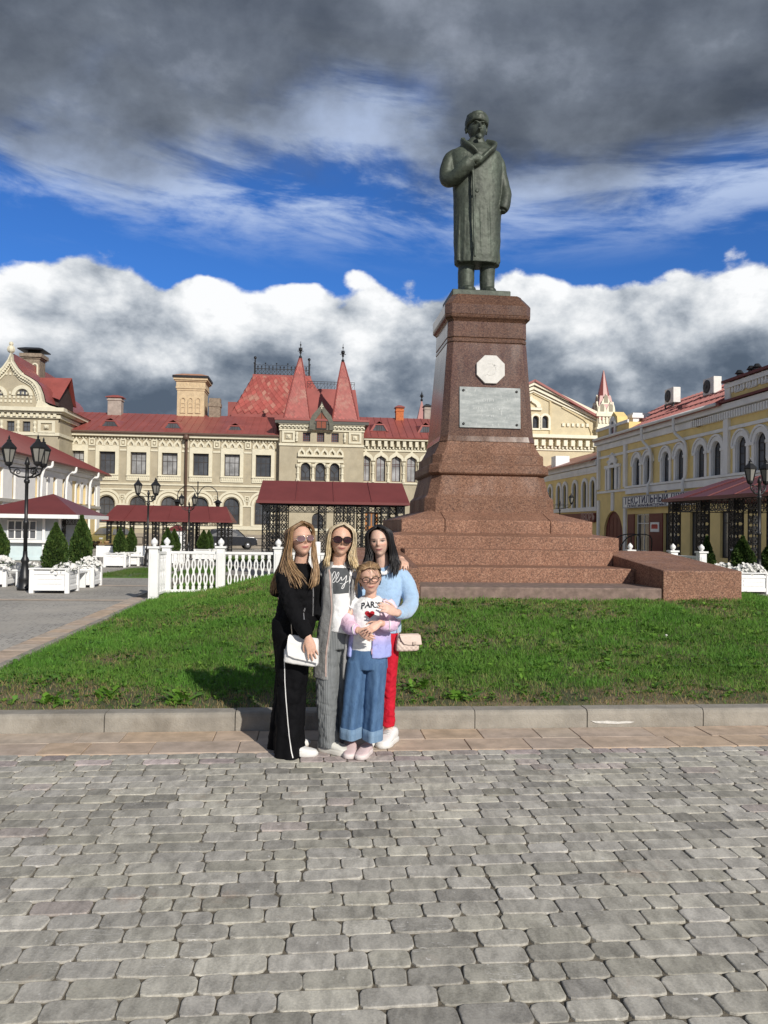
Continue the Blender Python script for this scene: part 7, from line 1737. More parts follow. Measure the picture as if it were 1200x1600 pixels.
def paint(me, HMs, base, lips=(.42, .13, .12), eyes=True, brow=(.16, .10, .06), lid=False, extra=None, hn=1.0):
    n = len(me.vertices); co_ = np.empty(n*3, np.float32); me.vertices.foreach_get('co', co_); co_ = co_.reshape(-1, 3)
    col = np.tile(np.array(base, np.float32), (n, 1))
    M, h = HMs; Mi = np.array(M.inverted()); q = (co_ @ Mi[:3, :3].T+Mi[:3, 3])/h; X, Yy, Z = q[:, 0], q[:, 1], q[:, 2]-.5
    front = (Yy < -.12) & (np.abs(Z) < .55)
    def mixin(mask, c):
        w = np.clip(mask, 0, 1)[:, None]*front[:, None]; col[:] = col*(1-w)+np.array(c, np.float32)*w
    E = lambda x0, z0, sx, sz: np.exp(-((X-x0)/sx)**2-((Z-z0)/sz)**2)
    b = np.array(base)
    mixin(.5*(E(.17, -.10, .10, .08)+E(-.17, -.10, .10, .08)), b*np.array([1.08, .78, .74]))
    mixin(.35*E(0, -.10, .05, .04), b*np.array([1.05, .80, .76]))
    Zs = Z-1.6*X*X; Es = lambda z0, sx, sz: np.exp(-(X/sx)**4-((Zs-z0)/sz)**2)
    mixin(1.4*Es(-.252, .105, .026), lips); mixin(.9*Es(-.250, .11, .007), np.array(lips)*.35)
    mixin(1.0*(E(.028, -.145, .018, .012)+E(-.028, -.145, .018, .012)), b*.35)
    if eyes:
        for sx in (-1, 1):
            mixin(.55*E(sx*.14, .035, .085, .035), b*.62)
            if lid: mixin(1.2*E(sx*.14, .002, .062, .009), (.10, .06, .05))
            else:
                mixin(1.5*E(sx*.14, .012, .055, .018), (.45, .42, .40)); mixin(1.8*E(sx*.14, .013, .032, .026), (.04, .03, .025)); mixin(1.5*E(sx*.14, .034, .075, .014), (.025, .018, .018))
            mixin(1.3*E(sx*.145, .094, .090, .016), brow)
    if extra is not None: extra(co_, col)
    a = me.color_attributes.new('tone', 'FLOAT_COLOR', 'POINT'); a.data.foreach_set('color', np.concatenate([col, np.ones((n, 1), np.float32)], 1).ravel())
    me.materials.append(SKIN)
HAIRM = mat('hair', (.1, .1, .1), .42, .25, 30, attr='tone', spec=.5)
def hair(person, guides, n, r0, cols, M=None, h=None, cap=None, name='hair', jit=.010, seed=1, capcol=None, wave=.004):
    rs = np.random.RandomState(seed); mb = MB(); tones = []
    G = [np.array([tuple(p) for p in g], float) for g in guides]
    for k in range(n):
        f = rs.rand()*(len(G)-1); i = int(f); q = f-i; path = G[i]*(1-q)+G[min(i+1, len(G)-1)]*q
        off = rs.randn(3)*jit; m = len(path)
        path = path+np.linspace(.25, 1.3, m)[:, None]*off+rs.randn(m, 3)*jit*.12; L = 1-.22*rs.rand()
        pts = cr([tuple(p) for p in path], 4); pts = pts[:max(4, int(len(pts)*L))]
        ph = rs.rand()*6; pts = [np.array(p)+np.array([math.sin(ph+j*.55), math.cos(ph+j*.47), 0])*wave*j/len(pts) for j, p in enumerate(pts)]
        st = len(mb.v); mm = len(pts); rr = [r0*(1.0-.55*(j/mm))*(.7+.6*rs.rand() if j == 0 else 1) for j in range(mm)]; rr[-1] = r0*.12
        mb.tube(pts, rr, 5); c0, c1 = cols[rs.randint(len(cols))]; g = .75+.5*rs.rand()
        for j in range(mm): tones += [tuple(g*(a*(1-j/mm)+b*(j/mm)) for a, b in zip(c0, c1))]*5
    if M is not None:
        nn, m_ = 36, 26; st = len(mb.v); V = []
        for i in range(m_+1):
            th = math.pi*i/m_
            for k in range(nn):
                a = 2*math.pi*k/nn; V.append((.385*math.sin(th)*math.cos(a), .455*math.sin(th)*math.sin(a)+.025, -.53*math.cos(th)+.515))
        Fq = []
        for i in range(m_):
            for k in range(nn):
                idx = (i*nn+k, i*nn+(k+1) % nn, (i+1)*nn+(k+1) % nn, (i+1)*nn+k); c = np.mean([V[j] for j in idx], axis=0)
                if cap(c[0], c[1], c[2]): Fq.append(idx)
        mb.add([M @ (Vector(v)*h) for v in V], Fq); cc = capcol or cols[0][0]
        for i in range(m_+1):
            for k in range(nn): g = .8+.35*math.sin(k*5.3+1.3*math.sin(i))*.5+.2*rs.rand(); tones.append(tuple(c*g for c in cc))
    me = mb.mesh(name, HAIRM, True); a = me.color_attributes.new('tone', 'FLOAT_COLOR', 'POINT')
    a.data.foreach_set('color', np.array([(*c, 1) for c in tones], dtype=np.float32).ravel())
    o = link(bpy.data.objects.new(name, me), person.root); o['kind'] = 'stuff' if False else None
    del o['kind']; return o
def garment(person, name, me, mt): me.materials.append(mt); return link(bpy.data.objects.new(name, me), person.root)
def bvh(me): return BVHTree.FromPolygons([v.co.copy() for v in me.vertices], [tuple(p.vertices) for p in me.polygons])
def press(tree, pts, off=.003, ydir=1):
    out = []
    for p in pts:
        hit = tree.ray_cast(Vector((p[0], -3*ydir, p[1])), Vector((0, ydir, 0)))[0]
        out.append(hit+Vector((0, -off*ydir, 0)) if hit is not None else None)
    ok = [o for o in out if o is not None]
    dy = sum(o.y for o in ok)/max(1, len(ok)); return [o if o is not None else Vector((p[0], dy, p[1])) for o, p in zip(out, pts)]
def patch(person, name, tree, poly, mt, nx=14, nz=14, off=.003, parent=None):     # grid filling a 4-corner area, pressed on the cloth
    a, b, c, d = [Vector((p.x, p.z)) for p in poly]; pts = []
    for j in range(nz+1):
        for i in range(nx+1):
            q, r_ = i/nx, j/nz; s_ = a.lerp(b, q).lerp(d.lerp(c, q), r_); pts.append((s_.x, s_.y))
    V = press(tree, pts, off); mb = MB().add(V, [(j*(nx+1)+i, j*(nx+1)+i+1, (j+1)*(nx+1)+i+1, (j+1)*(nx+1)+i) for j in range(nz) for i in range(nx)])
    return mb.build(name, mt, parent or person.root, True)
def ribbon(person, name, tree, path, w, mt, off=.004, parent=None, n=6):
    pts = cr([(p.x, p.z) for p in path], n); L, Rr = [], []
    for i, p in enumerate(pts):
        t_ = np.array(pts[min(i+1, len(pts)-1)])-np.array(pts[max(0, i-1)]); t_ = t_/max(1e-9, np.linalg.norm(t_)); nn = np.array([-t_[1], t_[0]])*w/2
        L.append(tuple(p+nn)); Rr.append(tuple(p-nn))
    V = press(tree, L+Rr, off); m = len(pts)
    return MB().add(V, [(i, i+1, m+i+1, m+i) for i in range(m-1)]).build(name, mt, parent or person.root, True)
def shoe(person, c, yaw, L, mt, sole, hgt=.085, w=.048, laces=None, open_=.0, toe=1.0):
    # heel at local -x end, toe +x; c = point under the ankle
    M = Matrix.Translation((c[0], c[1], .001)) @ Matrix.Rotation(yaw, 4, 'Z')
    def sec(x, hw, z0, z1): return [M @ Vector((x, hw*math.copysign(abs(math.cos(a))**.75, math.cos(a)), (z0+z1)/2+(z1-z0)/2*math.copysign(abs(math.sin(a))**.8, math.sin(a)))) for a in [2*math.pi*k/18 for k in range(18)]]
    u = [(-.27, .40, .5), (-.25, .75, .95), (-.12, .88, 1.0), (.02, .88, 1.02), (.14, .92, .92), (.30, .99, .74), (.47, 1.02, .60), (.60, .92, .50), (.70, .66, .42), (.735, .30, .33)]
    o = MB().loft([sec(x*L, w*b_, .018, hgt*z_+.012) for x, b_, z_ in u]).build('shoe', mt, person.root, True)
    s_ = MB(); outl = [(-.285, 0), (-.27, -.62), (-.18, -.92), (.0, -.90), (.2, -.92), (.42, -1.10), (.6, -.98), (.71, -.62), (.755, 0)]
    pl = [(x*L, b_*w) for x, b_ in outl]+[(x*L, -b_*w) for x, b_ in outl[-2:0:-1]]
    s_.loft([[M @ Vector((x*k_, y*k_, z)) for x, y in pl] for z, k_ in ((.0, .97), (.006, 1.02), (.026, 1.03), (.034, 1.0))]); s_.build('sole', sole, o, True)
    if laces:
        for k in range(4):
            x = (.10+.075*k)*L; zt = hgt*(.95-.07*k)+.012
            MB().tube([M @ Vector((x, -.55*w, zt-.008)), M @ Vector((x+.004, 0, zt+.004)), M @ Vector((x, .55*w, zt-.008))], .0035, 5).build('lace', laces, o, True)
    return o
def lens(M, h, cx, cz, rx, rz, y, n=22, sq=.8, tilt=0.0):
    return [M @ (Vector((cx+rx*math.copysign(abs(math.cos(a))**sq, math.cos(a)), y+.10*(abs(cx+rx*math.cos(a))/.3)**2, .5+cz+rz*math.copysign(abs(math.sin(a))**sq, math.sin(a))))*h) for a in [2*math.pi*k/n for k in range(n)]]
def glasses(person, HMs, mt_l, mt_f, rx=.115, rz=.085, cz=.01, fr=.0022, name='sunglasses', sq=.85, y=-.485):
    M, h = HMs; root = None; fm = MB(); L_ = []
    for sx in (-1, 1):
        r_ = lens(M, h, sx*.148, cz, rx, rz, y, sq=sq); fm.tube(r_+[r_[0], r_[1]], fr, 6, False); L_.append(r_)
    fm.tube([M @ (Vector((-.04, y+.005, .5+cz+.03))*h), M @ (Vector((0, y-.02, .5+cz+.04))*h), M @ (Vector((.04, y+.005, .5+cz+.03))*h)], fr, 6)
    for sx in (-1, 1): fm.tube([M @ (Vector((sx*.262, y+.09, .5+cz+.03))*h), M @ (Vector((sx*.345, -.15, .5+cz+.035))*h), M @ (Vector((sx*.352, .04, .5+cz+.03))*h)], fr, 6)
    f = fm.build(name, mt_f, person.root, True)
    if mt_l is not None:
        for r_ in L_:
            c = sum(r_, Vector())/len(r_)+(M.to_3x3() @ Vector((0, -.008, 0)))*h
            n = len(r_); MB().add(r_+[c], [(i, (i+1) % n, n) for i in range(n)]).build('lens', mt_l, f, True)
    return f
def core(mb, p, neck, pelvis, legs):          # hidden trunk and legs inside the clothes, one with head and arms
    limb(mb, [(*neck, .050), (*(Vector(neck)+Vector((0, .02, -.10))), .075), (*((Vector(neck)+Vector(pelvis))/2), .085), (*pelvis, .085)], 14, 4)
    for l in legs: limb(mb, [(*q, r_) for q, r_ in l], 12, 4)
SHADE = bpy.data.materials.new('tinted_lens'); SHADE.use_nodes = True; b = SHADE.node_tree.nodes['Principled BSDF']; b.inputs['Base Color'].default_value = (.035, .012, .014, 1); b.inputs['Roughness'].default_value = .05; b.inputs['Specular IOR Level'].default_value = .7
SHADE2 = bpy.data.materials.new('gradient_lens'); SHADE2.use_nodes = True; b = SHADE2.node_tree.nodes['Principled BSDF']; b.inputs['Base Color'].default_value = (.16, .085, .09, 1); b.inputs['Roughness'].default_value = .06; b.inputs['Specular IOR Level'].default_value = .8
GOLD = mat('pale_metal', (.6, .55, .5), .25, metal=.9); BLACKP = mat('black_plastic', (.015, .012, .014), .3)
WSHOE = mat('white_trainer', (.76, .75, .73), .6, .05, 30, .2, 150); WSOLE = mat('white_sole', (.72, .71, .68), .6, .05, 30)
# ------------------------------------------------------------------ woman in black, left
p1 = Person('woman with long light brown hair in black tracksuit with white side piping', 462, 1179, 5.48)
P, T = p1.P, p1.T
mb = MB(); h1 = .232
H1 = (head_mesh(mb, P(474.5, 869.5, -.02), h1, R(24), R(-9), R(-4), 1.0, wide=.98), h1)
limb(mb, [T(470, 890, .05, 14), T(472, 876, .03, 11.5), T(474, 862, .02, 11.5)], 16, 4)
core(mb, p1, P(468, 885, .06), P(460, 975, .08), [[(P(464, 985, .05), .07), (P(459, 1080, .03), .05), (P(458, 1165, .06), .035)], [(P(452, 985, .16), .07), (P(448, 1080, .18), .05), (P(436, 1160, .2), .035)]])
limb(mb, [T(452, 895, -.04, 8), T(462, 945, -.12, 8), T(478, 985, -.18, 6.2), T(484, 996, -.215, 5.4)], 14, 4)
hand(mb, P(485, 996, -.222), P(491, 1017, -.228)-P(485, 996, -.222), Vector((-.2, 1, 0)), .165, .12, -1, .22, .5)
me = remesh(mb, .0046, 2); paint(me, H1, (.62, .38, .28), lips=(.50, .14, .14)); link(bpy.data.objects.new('body', me), p1.root)
BLK = mat('black_jersey', (.0055, .0055, .0065), .85, .2, 20, .4, 200, spec=.12); BLK2 = mat('black_trousers', (.004, .004, .005), .8, .2, 20, .3, 150, spec=.12)
mb = MB()
mb.loft(p1.rows([(434, 492, 985, .14, .07), (432, 496, 968, .155, .07), (437, 497, 945, .15, .06), (439, 498, 925, .15, .05), (440, 496, 905, .14, .05), (445, 492, 893, .125, .05), (452, 486, 885, .10, .05), (461, 483, 879, .075, .05)], 36, .9, .012, 9))
limb(mb, [T(450, 892, .0, 11), T(446, 905, -.06, 13.5), T(453, 930, -.11, 13), T(462, 952, -.14, 12.5), T(474, 975, -.175, 11.5), T(481.5, 989, -.205, 9.5), T(484.3, 993.5, -.214, 7)], 18, 5)
limb(mb, [T(489, 893, .10, 10), T(497, 915, .12, 11), T(500, 945, .12, 11), T(498, 965, .05, 10)], 14, 4)
me = remesh(mb, .0075, 2, (.016, .075), (.009, .055, 'MARBLE')); garment(p1, 'jacket', me, BLK); tr1 = bvh(me)
mb = MB().loft([ring(P(470, 884, .05)+Vector((0, 0, z)), r_, r_*.85, 24) for z, r_ in ((-.03, .085), (.0, .072), (.025, .066), (.024, .058), (-.02, .06))])
for (a, b_, y) in ((441, 900, .17), (436, 912, .19), (434, 922, .17)): mb.ball(P(a, b_, y), .052, 12, 8, (1.0, .9, 1.0))
me = remesh(mb, .007, 3, (.012, .05)); garment(p1, 'hood', me, BLK)
ZIP = mat('zip_metal', (.35, .35, .36), .4, metal=.6)
ribbon(p1, 'zip', tr1, [P(491, 900), P(492.5, 930), P(492, 962)], .006, ZIP)
ribbon(p1, 'pocket_zip', tr1, [P(480.5, 948), P(483, 962)], .005, ZIP)
mb = MB()
mb.loft(p1.rows([(429, 494, 966, .155, .075), (428, 493, 980, .155, .08), (430, 490, 1000, .15, .08)], 36))
mb.loft(p1.rows([(434, 492, 985, .125, .03), (436, 487, 1030, .115, .02, 0, .02), (438, 482, 1080, .11, .02, 0, .04), (437, 481, 1120, .125, .03, 0, .05), (435, 482, 1155, .15, .04, 0, .06), (434.5, 485, 1177.5, .165, .04, .0, .07)], 36, .95, 0, 6, .5))
mb.loft(p1.rows([(429, 478, 985, .12, .14), (435, 474, 1050, .10, .17, 0, .03), (431, 470, 1100, .11, .19, 0, .04), (425, 464, 1150, .13, .20, 0, .06), (422, 463, 1171, .14, .21, 0, .07)], 36, .95, 0, 6, 1.5))
me = remesh(mb, .0085, 2, (.018, .10), (.008, .10, 'MARBLE')); garment(p1, 'trousers', me, BLK2); tr2 = bvh(me)
ribbon(p1, 'piping', tr2, [P(451, 1010), P(451.5, 1045), P(454.5, 1085), P(458.5, 1125), P(464, 1160), P(467.5, 1174)], .0062, WSHOE, .006, n=10)
shoe(p1, P(456, 1179, .0), R(-6), .285, WSHOE, WSOLE, .075, .047)
s_ = shoe(p1, P(447, 1168, .22), R(5), .27, WSHOE, WSOLE, .07, .045)
# hair: parted, long, over the shoulders
def hp(HMs, x, y, z): return HMs[0] @ (Vector((x, y, z))*HMs[1])
g1 = [[hp(H1, 0.05, -0.3, 1.02), hp(H1, 0.34, -0.22, 0.86), hp(H1, 0.367, -0.12, 0.55), P(489, 862, -.06), P(493, 888, -.10), P(490, 908, -.13), P(485, 920, -.14)],
      [hp(H1, 0.05, -0.15, 1.03), hp(H1, 0.367, -0.05, 0.82), hp(H1, 0.385, 0, 0.5), P(494, 868, .0), P(497, 892, -.03), P(496, 910, -.06), P(492, 918, -.07)]]
g2 = [[hp(H1, 0.02, -0.3, 1.02), hp(H1, -0.31, -0.3, 0.84), hp(H1, -0.367, -0.18, 0.52), P(455, 868, -.08), P(462, 885, -.12), P(477, 902, -.15), P(486, 914, -.15)],
      [hp(H1, 0, -0.2, 1.04), hp(H1, -0.35, -0.15, 0.82), hp(H1, -0.403, -0.06, 0.5), P(448, 872, -.05), P(444, 892, -.08), P(447, 915, -.10), P(452, 930, -.10)],
      [hp(H1, 0, 0, 1.03), hp(H1, -0.367, 0.08, 0.82), hp(H1, -0.42, 0.14, 0.5), P(443, 876, .05), P(434, 897, .08), P(428, 915, .10), P(424, 930, .10)],
      [hp(H1, 0, 0.2, 1.03), hp(H1, -0.32, 0.34, 0.8), hp(H1, -0.35, 0.42, 0.45), P(447, 880, .16), P(438, 902, .19), P(433, 922, .20), P(429, 934, .2)]]
c1 = [((.20, .115, .055), (.34, .205, .10)), ((.26, .155, .075), (.48, .32, .17)), ((.15, .085, .04), (.25, .145, .07))]
capf = lambda x, y, z: not (y < -.06 and z < .915-1.1*x*x) and not (z < .30) and not (y < .02 and z < .62 and abs(x) > .3 and False)
hair(p1, g2, 430, .0029, c1, H1[0], h1, capf, seed=3, jit=.011, capcol=(.19, .115, .055)); hair(p1, g1, 130, .0027, c1, seed=4, jit=.008, name='hair_lock')
glasses(p1, H1, SHADE2, GOLD, .120, .085, .0, .0016)
# white handbag
BAGW = mat('white_leather', (.80, .79, .77), .42, .05, 14, .25, 40)
bg1 = thing('handbag', 'white leather flap handbag held by the woman in black', 'handbag', p1.root.location+P(474, 1037, -.13), R(-6)); bg1.rotation_euler.y = R(6); kb_ = p1.k
def bagloft(w0, w1, h_, d0, d1, tl=0.0, n=24): return [ring((tl*q, 0, h_*q), w0+(w1-w0)*q, d0+(d1-d0)*q, n, 0, .45) for q in (0, .06, .2, .5, .8, .95, 1.0)]
bm_ = MB().loft([ring((0, 0, z), w_*kb_, d_, 28, 0, .42) for z, w_, d_ in ((0, 23, .040), (.008, 26, .052), (.05, 26, .056), (.12, 24.5, .045), (.18, 23, .030), (.192, 22, .022))]); me = remesh(bm_, .006, 2, (.006, .05)); me.materials.append(BAGW)
bo_ = link(bpy.data.objects.new('bag_body', me), bg1)
fl = MB(); rowsf = [(-22, 22, 196, -.018), (-22.5, 23, 188, -.042), (-22, 25, 150, -.060), (-20, 27.5, 100, -.072), (-18, 29, 62, -.074), (-8, 29, 48, -.074)]
L_ = [(a*kb_, y, z/1000) for a, b_, z, y in rowsf]; Rr = [(b_*kb_, y, z/1000-.012*(i/5)) for i, (a, b_, z, y) in enumerate(rowsf)]
fl.loft([L_+Rr[::-1], [(x, y+.008, z) for x, y, z in L_+Rr[::-1]]]); fl.build('flap', BAGW, bg1, False, bevel=.003)
MB().tube(cr([(-.085, 0, .19), (-.095, -.01, .25), (-.105, .0, .32), (-.11, .02, .38)], 5), .0035, 6).build('chain_strap', GOLD, bg1, True)
# ------------------------------------------------------------------ blond woman
p2 = Person('blond woman in dark sunglasses, long grey cardigan, white printed shirt and grey trousers', 524, 1175, 5.58)
P, T = p2.P, p2.T
mb = MB(); h2 = .236
H2 = (head_mesh(mb, P(532.5, 869.5, -.02), h2, R(9), R(-2), R(3), 1.0, wide=.97), h2)
limb(mb, [T(529, 893, .04, 14), T(531, 880, .02, 11.5), T(532, 864, .01, 11)], 16, 4)
core(mb, p2, P(529, 888, .05), P(522, 985, .05), [[(P(517, 995, .04), .07), (P(518, 1080, .02), .05), (P(522, 1160, .04), .035)], [(P(538, 995, .06), .07), (P(538, 1080, .08), .05), (P(540, 1150, .12), .035)]])
limb(mb, [T(504, 893, .10, 9), T(470, 915, .34, 9), T(446, 930, .33, 6), T(440, 932, .26, 5.5)], 14, 4)
hand(mb, P(441, 930, .30), Vector((-.05, -.9, .12)), Vector((1, .15, -.1)), .165, .5, 1, .1)
limb(mb, [T(557, 893, .10, 9), T(592, 882, .42, 9), T(620, 874, .40, 7), T(629, 875, .33, 6)], 14, 4)
hand(mb, P(629, 874, .335), Vector((.25, -.9, -.25)), Vector((-.25, .0, -1)), .165, .55, -1, .12)
me = remesh(mb, .0046, 2); paint(me, H2, (.63, .39, .285), lips=(.46, .15, .14)); link(bpy.data.objects.new('body', me), p2.root)
WT = cloth('white_jersey', (.80, .80, .80), .85, .04, 20, .3, 160); GREYC = cloth('grey_knit', (.29, .29, .285), .95, .10, 40, .6, 170, .2); 
mb = MB().loft(p2.rows([(508, 560, 984, .135, .04, -.12), (508, 559, 968, .140, .035, -.1), (509, 559, 945, .135, .03), (507, 560, 920, .14, .03), (505, 561, 903, .135, .035), (507, 560, 893, .11, .04), (514, 553, 886, .09, .04), (521, 544, 881, .07, .035)], 40, .9, .014, 7))
me = remesh(mb, .007, 2, (.012, .09), (.007, .06, 'MARBLE')); garment(p2, 't_shirt', me, WT); ts2 = bvh(me)
PRG = cloth('grey_print', (.085, .092, .098), .9, .1, 30, .2)
pr2 = patch(p2, 'shirt_print', ts2, [P(521, 925.5), P(548, 924.5), P(548.5, 887), P(517.5, 886)], PRG, 16, 18, .004)
script = [(518, 909), (523, 905), (527, 896), (525, 892), (522, 898), (523, 908), (527, 906), (532, 897), (531, 893), (528, 900), (529, 908), (533, 905), (536, 900), (537, 905), (541, 902), (544, 898), (543, 906), (540, 916), (537, 917), (540, 911), (547, 906)]
ribbon(p2, 'shirt_script', ts2, [P(a, b_) for a, b_ in script], .0042, WT, .0065, pr2, 5)
ribbon(p2, 'shirt_script', ts2, [P(534, 910), P(538, 909.6)], .003, WT, .0065, pr2, 3)
# cardigan: back and two open fronts, sleeves
mb = MB()
def shell(pr, rows, th=.014):         # open strip around the body: rows of (angle0, angle1, rx px, depth, py, cx px, oy)
    O, I = [], []
    for a0, a1, rx, dep, py, cx, oy in rows:
        c = pr.P(cx, py, oy); A = np.linspace(R(a0), R(a1), 26)
        O.append([(c.x+rx*pr.k*math.cos(a)*(1+.03*math.sin(7*a+py*.02)), c.y+dep*math.sin(a)*(1+.03*math.sin(7*a+py*.02)), c.z) for a in A]); I.append([(c.x+(rx*pr.k-th)*math.cos(a), c.y+(dep-th)*math.sin(a), c.z) for a in A])
    m_ = MB(); m_.loft([o+i[::-1] for o, i in zip(O, I)]); return m_
sh = shell(p2, [(-52, 259, 30, .160, 1056, 524, .05), (-52, 257, 29.5, .16, 1020, 524.5, .05), (-50, 258, 29.5, .165, 985, 528, .045), (-50, 258, 29.5, .163, 950, 532, .04), (-50, 254, 29, .163, 920, 532, .035), (-50, 251, 28.8, .155, 902, 532, .04), (-58, 238, 25, .125, 890, 532, .045), (-54, 234, 17, .095, 882, 531, .04), (-45, 225, 13.5, .082, 877, 531, .04)])
mb.add(sh.v, sh.f)
limb(mb, [T(507, 893, .06, 10.5), T(499, 905, .13, 12), T(484, 918, .28, 11.5), T(462, 926, .36, 10), T(449, 930, .36, 8)], 16, 5)
limb(mb, [T(556, 893, .06, 10.5), T(566, 896, .18, 12), T(592, 886, .38, 11), T(612, 878, .42, 10), T(623, 875, .38, 8)], 16, 5)
me = remesh(mb, .0072, 2, (.010, .10), (.005, .07, 'MARBLE')); garment(p2, 'cardigan', me, GREYC); cg = bvh(me)
PINKL = cloth('pale_pink_tape', (.62, .47, .42), .9)
ribbon(p2, 'front_tape', cg, [P(516.5, 889), P(519, 902), P(520.5, 920), P(522.5, 950), P(519, 985), P(515, 1020), P(515, 1052)], .011, PINKL, .004, n=10)
# hood lying on the shoulders
mb = MB(); limb(mb, [T(512, 893, .02, 5), T(507, 884, .10, 8), T(520, 876, .15, 8), T(540, 876, .15, 8), T(556, 884, .10, 7), T(553, 893, .02, 5)], 14, 5); me = remesh(mb, .006, 3, (.008, .05)); garment(p2, 'hood', me, GREYC)
def pinstripe():
    mt = bpy.data.materials.new('grey_pinstripe'); mt.use_nodes = True; t = NT(mt.node_tree); b = t.n['Principled BSDF']
    pos = t.new('ShaderNodeTexCoord').outputs['Object']; sp = t.new('ShaderNodeSeparateXYZ'); t.l.new(pos, sp.inputs[0])
    s_ = t.math('SINE', t.math('ADD', t.math('MULTIPLY', sp.outputs[0], 520.0), t.math('MULTIPLY', sp.outputs[1], 300.0)))
    c = t.mix(t.smooth(s_, .55, .95), (.135, .145, .15), (.28, .29, .29)); t.put(b.inputs['Base Color'], c); b.inputs['Roughness'].default_value = .85
    bp = t.new('ShaderNodeBump'); bp.inputs['Distance'].default_value = .002; t.put(bp.inputs['Height'], t.noise(pos, 200, 3)); t.l.new(bp.outputs[0], b.inputs['Normal']); return mt
mb = MB()
mb.loft(p2.rows([(504, 558, 970, .130, .045), (501, 557, 990, .135, .05), (501, 554, 1010, .13, .05)], 36))
mb.loft(p2.rows([(500, 536, 995, .115, .03), (498.5, 536, 1040, .108, .02, 0, .02), (498, 533, 1085, .10, .0, 0, .03), (499.5, 533, 1105, .10, .0, 0, .03), (501.5, 534, 1125, .105, .01, 0, .04), (504, 537, 1145, .115, .02, 0, .04), (504, 537.5, 1162, .118, .025, 0, .04)], 36, .95, 0, 5, .4))
mb.loft(p2.rows([(526, 557, 995, .115, .07), (526, 553, 1040, .108, .09, 0, .02), (526, 549, 1090, .10, .11, 0, .03), (527, 551, 1130, .11, .13, 0, .04), (526, 553, 1155, .115, .14, 0, .04)], 36, .95, 0, 5, 2.0))
me = remesh(mb, .0072, 2, (.014, .11), (.009, .09, 'MARBLE')); garment(p2, 'trousers', me, pinstripe())
CREAMS = mat('cream_trainer', (.70, .69, .63), .6, .05, 30, .2, 150); CREAMSO = mat('cream_sole', (.66, .64, .58), .6)
shoe(p2, P(519, 1175, -.02), R(-30), .275, CREAMS, CREAMSO, .085, .050, CREAMSO)
shoe(p2, P(539, 1161, .15), R(-60), .26, CREAMS, CREAMSO, .08, .048)
g = [[hp(H2, 0.04, -0.34, 0.99), hp(H2, 0.33, -0.32, 0.8), hp(H2, 0.385, -0.24, 0.42), P(549, 868, -.08), P(552, 880, -.10), P(554, 889, -.12)],
     [hp(H2, 0.04, -0.15, 1.03), hp(H2, 0.367, -0.1, 0.8), hp(H2, 0.403, -0.05, 0.42), P(553, 868, -.01), P(557, 882, -.04), P(561, 892, -.05)],
     [hp(H2, 0.02, 0.1, 1.03), hp(H2, 0.35, 0.18, 0.8), hp(H2, 0.385, 0.2, 0.42), P(552, 868, .08), P(557, 881, .09), P(560, 892, .08)],
     [hp(H2, 0, 0.25, 1.02), hp(H2, 0.1, 0.45, 0.8), hp(H2, 0.05, 0.5, 0.42), P(533, 868, .15), P(533, 880, .16), P(533, 890, .16)],
     [hp(H2, -0.02, 0.1, 1.03), hp(H2, -0.35, 0.18, 0.8), hp(H2, -0.385, 0.2, 0.42), P(513, 866, .08), P(510, 879, .09), P(508, 889, .08)],
     [hp(H2, -0, -0.15, 1.03), hp(H2, -0.367, -0.1, 0.8), hp(H2, -0.403, -0.05, 0.42), P(512, 866, -.01), P(510, 878, -.04), P(512, 887, -.06)],
     [hp(H2, 0.02, -0.34, 0.99), hp(H2, -0.33, -0.32, 0.8), hp(H2, -0.376, -0.24, 0.42), P(515, 866, -.08), P(513, 877, -.10), P(515, 886, -.11)]]
c2 = [((.56, .47, .33), (.66, .50, .27)), ((.64, .56, .42), (.72, .58, .34)), ((.46, .37, .24), (.56, .40, .19))]
hair(p2, g, 620, .0029, c2, H2[0], h2, capf, seed=5, jit=.009, capcol=(.58, .50, .37), wave=.003)
glasses(p2, H2, SHADE, BLACKP, .128, .098, .005, .0030, sq=.95)
# ------------------------------------------------------------------ dark haired woman
p3 = Person('woman with straight black hair in pale blue sweater and red trousers', 609, 1158.5, 5.80)
P, T = p3.P, p3.T
mb = MB(); h3 = .228
H3 = (head_mesh(mb, P(596, 869.5, -.03), h3, R(-7), R(2), R(-5), 1.0, wide=.98), h3)
limb(mb, [T(600, 893, .04, 13), T(599, 880, .01, 10.5), T(597, 864, .0, 10.5)], 16, 4)
core(mb, p3, P(600, 888, .05), P(606, 985, .05), [[(P(612, 995, .04), .07), (P(611, 1070, .02), .05), (P(612, 1140, .03), .035)], [(P(594, 995, .04), .07), (P(594, 1070, .04), .05), (P(593, 1140, .06), .035)]])
limb(mb, [T(624, 893, .04, 5), T(634, 908, .03, 5.5), T(642, 926, .0, 5.5), T(644, 943, -.08, 5.5), T(637, 954, -.20, 5.5), T(628, 957, -.35, 5.5), T(622.5, 957, -.46, 5.8)], 14, 4)
hand(mb, P(622, 957, -.475), P(609, 951.5, -.515)-P(622, 957, -.475), Vector((-.15, .85, -.35)), .165, .30, -1, .10)
me = remesh(mb, .0046, 2)
paint(me, H3, (.65, .43, .34), lips=(.45, .16, .16), brow=(.04, .03, .03)); link(bpy.data.objects.new('body', me), p3.root)
BLUE = cloth('pale_blue_knit', (.38, .55, .76), .95, .08, 30, .8, 140, .4)
mb = MB().loft(p3.rows([(574, 629, 987, .125, .045), (572, 629, 975, .135, .045), (573, 628, 950, .135, .04), (573, 630, 925, .135, .04), (573, 631, 905, .13, .045), (578, 628, 893, .11, .05), (587, 616, 885, .085, .05), (591, 610, 881, .07, .045)], 40, .9, .01, 8))
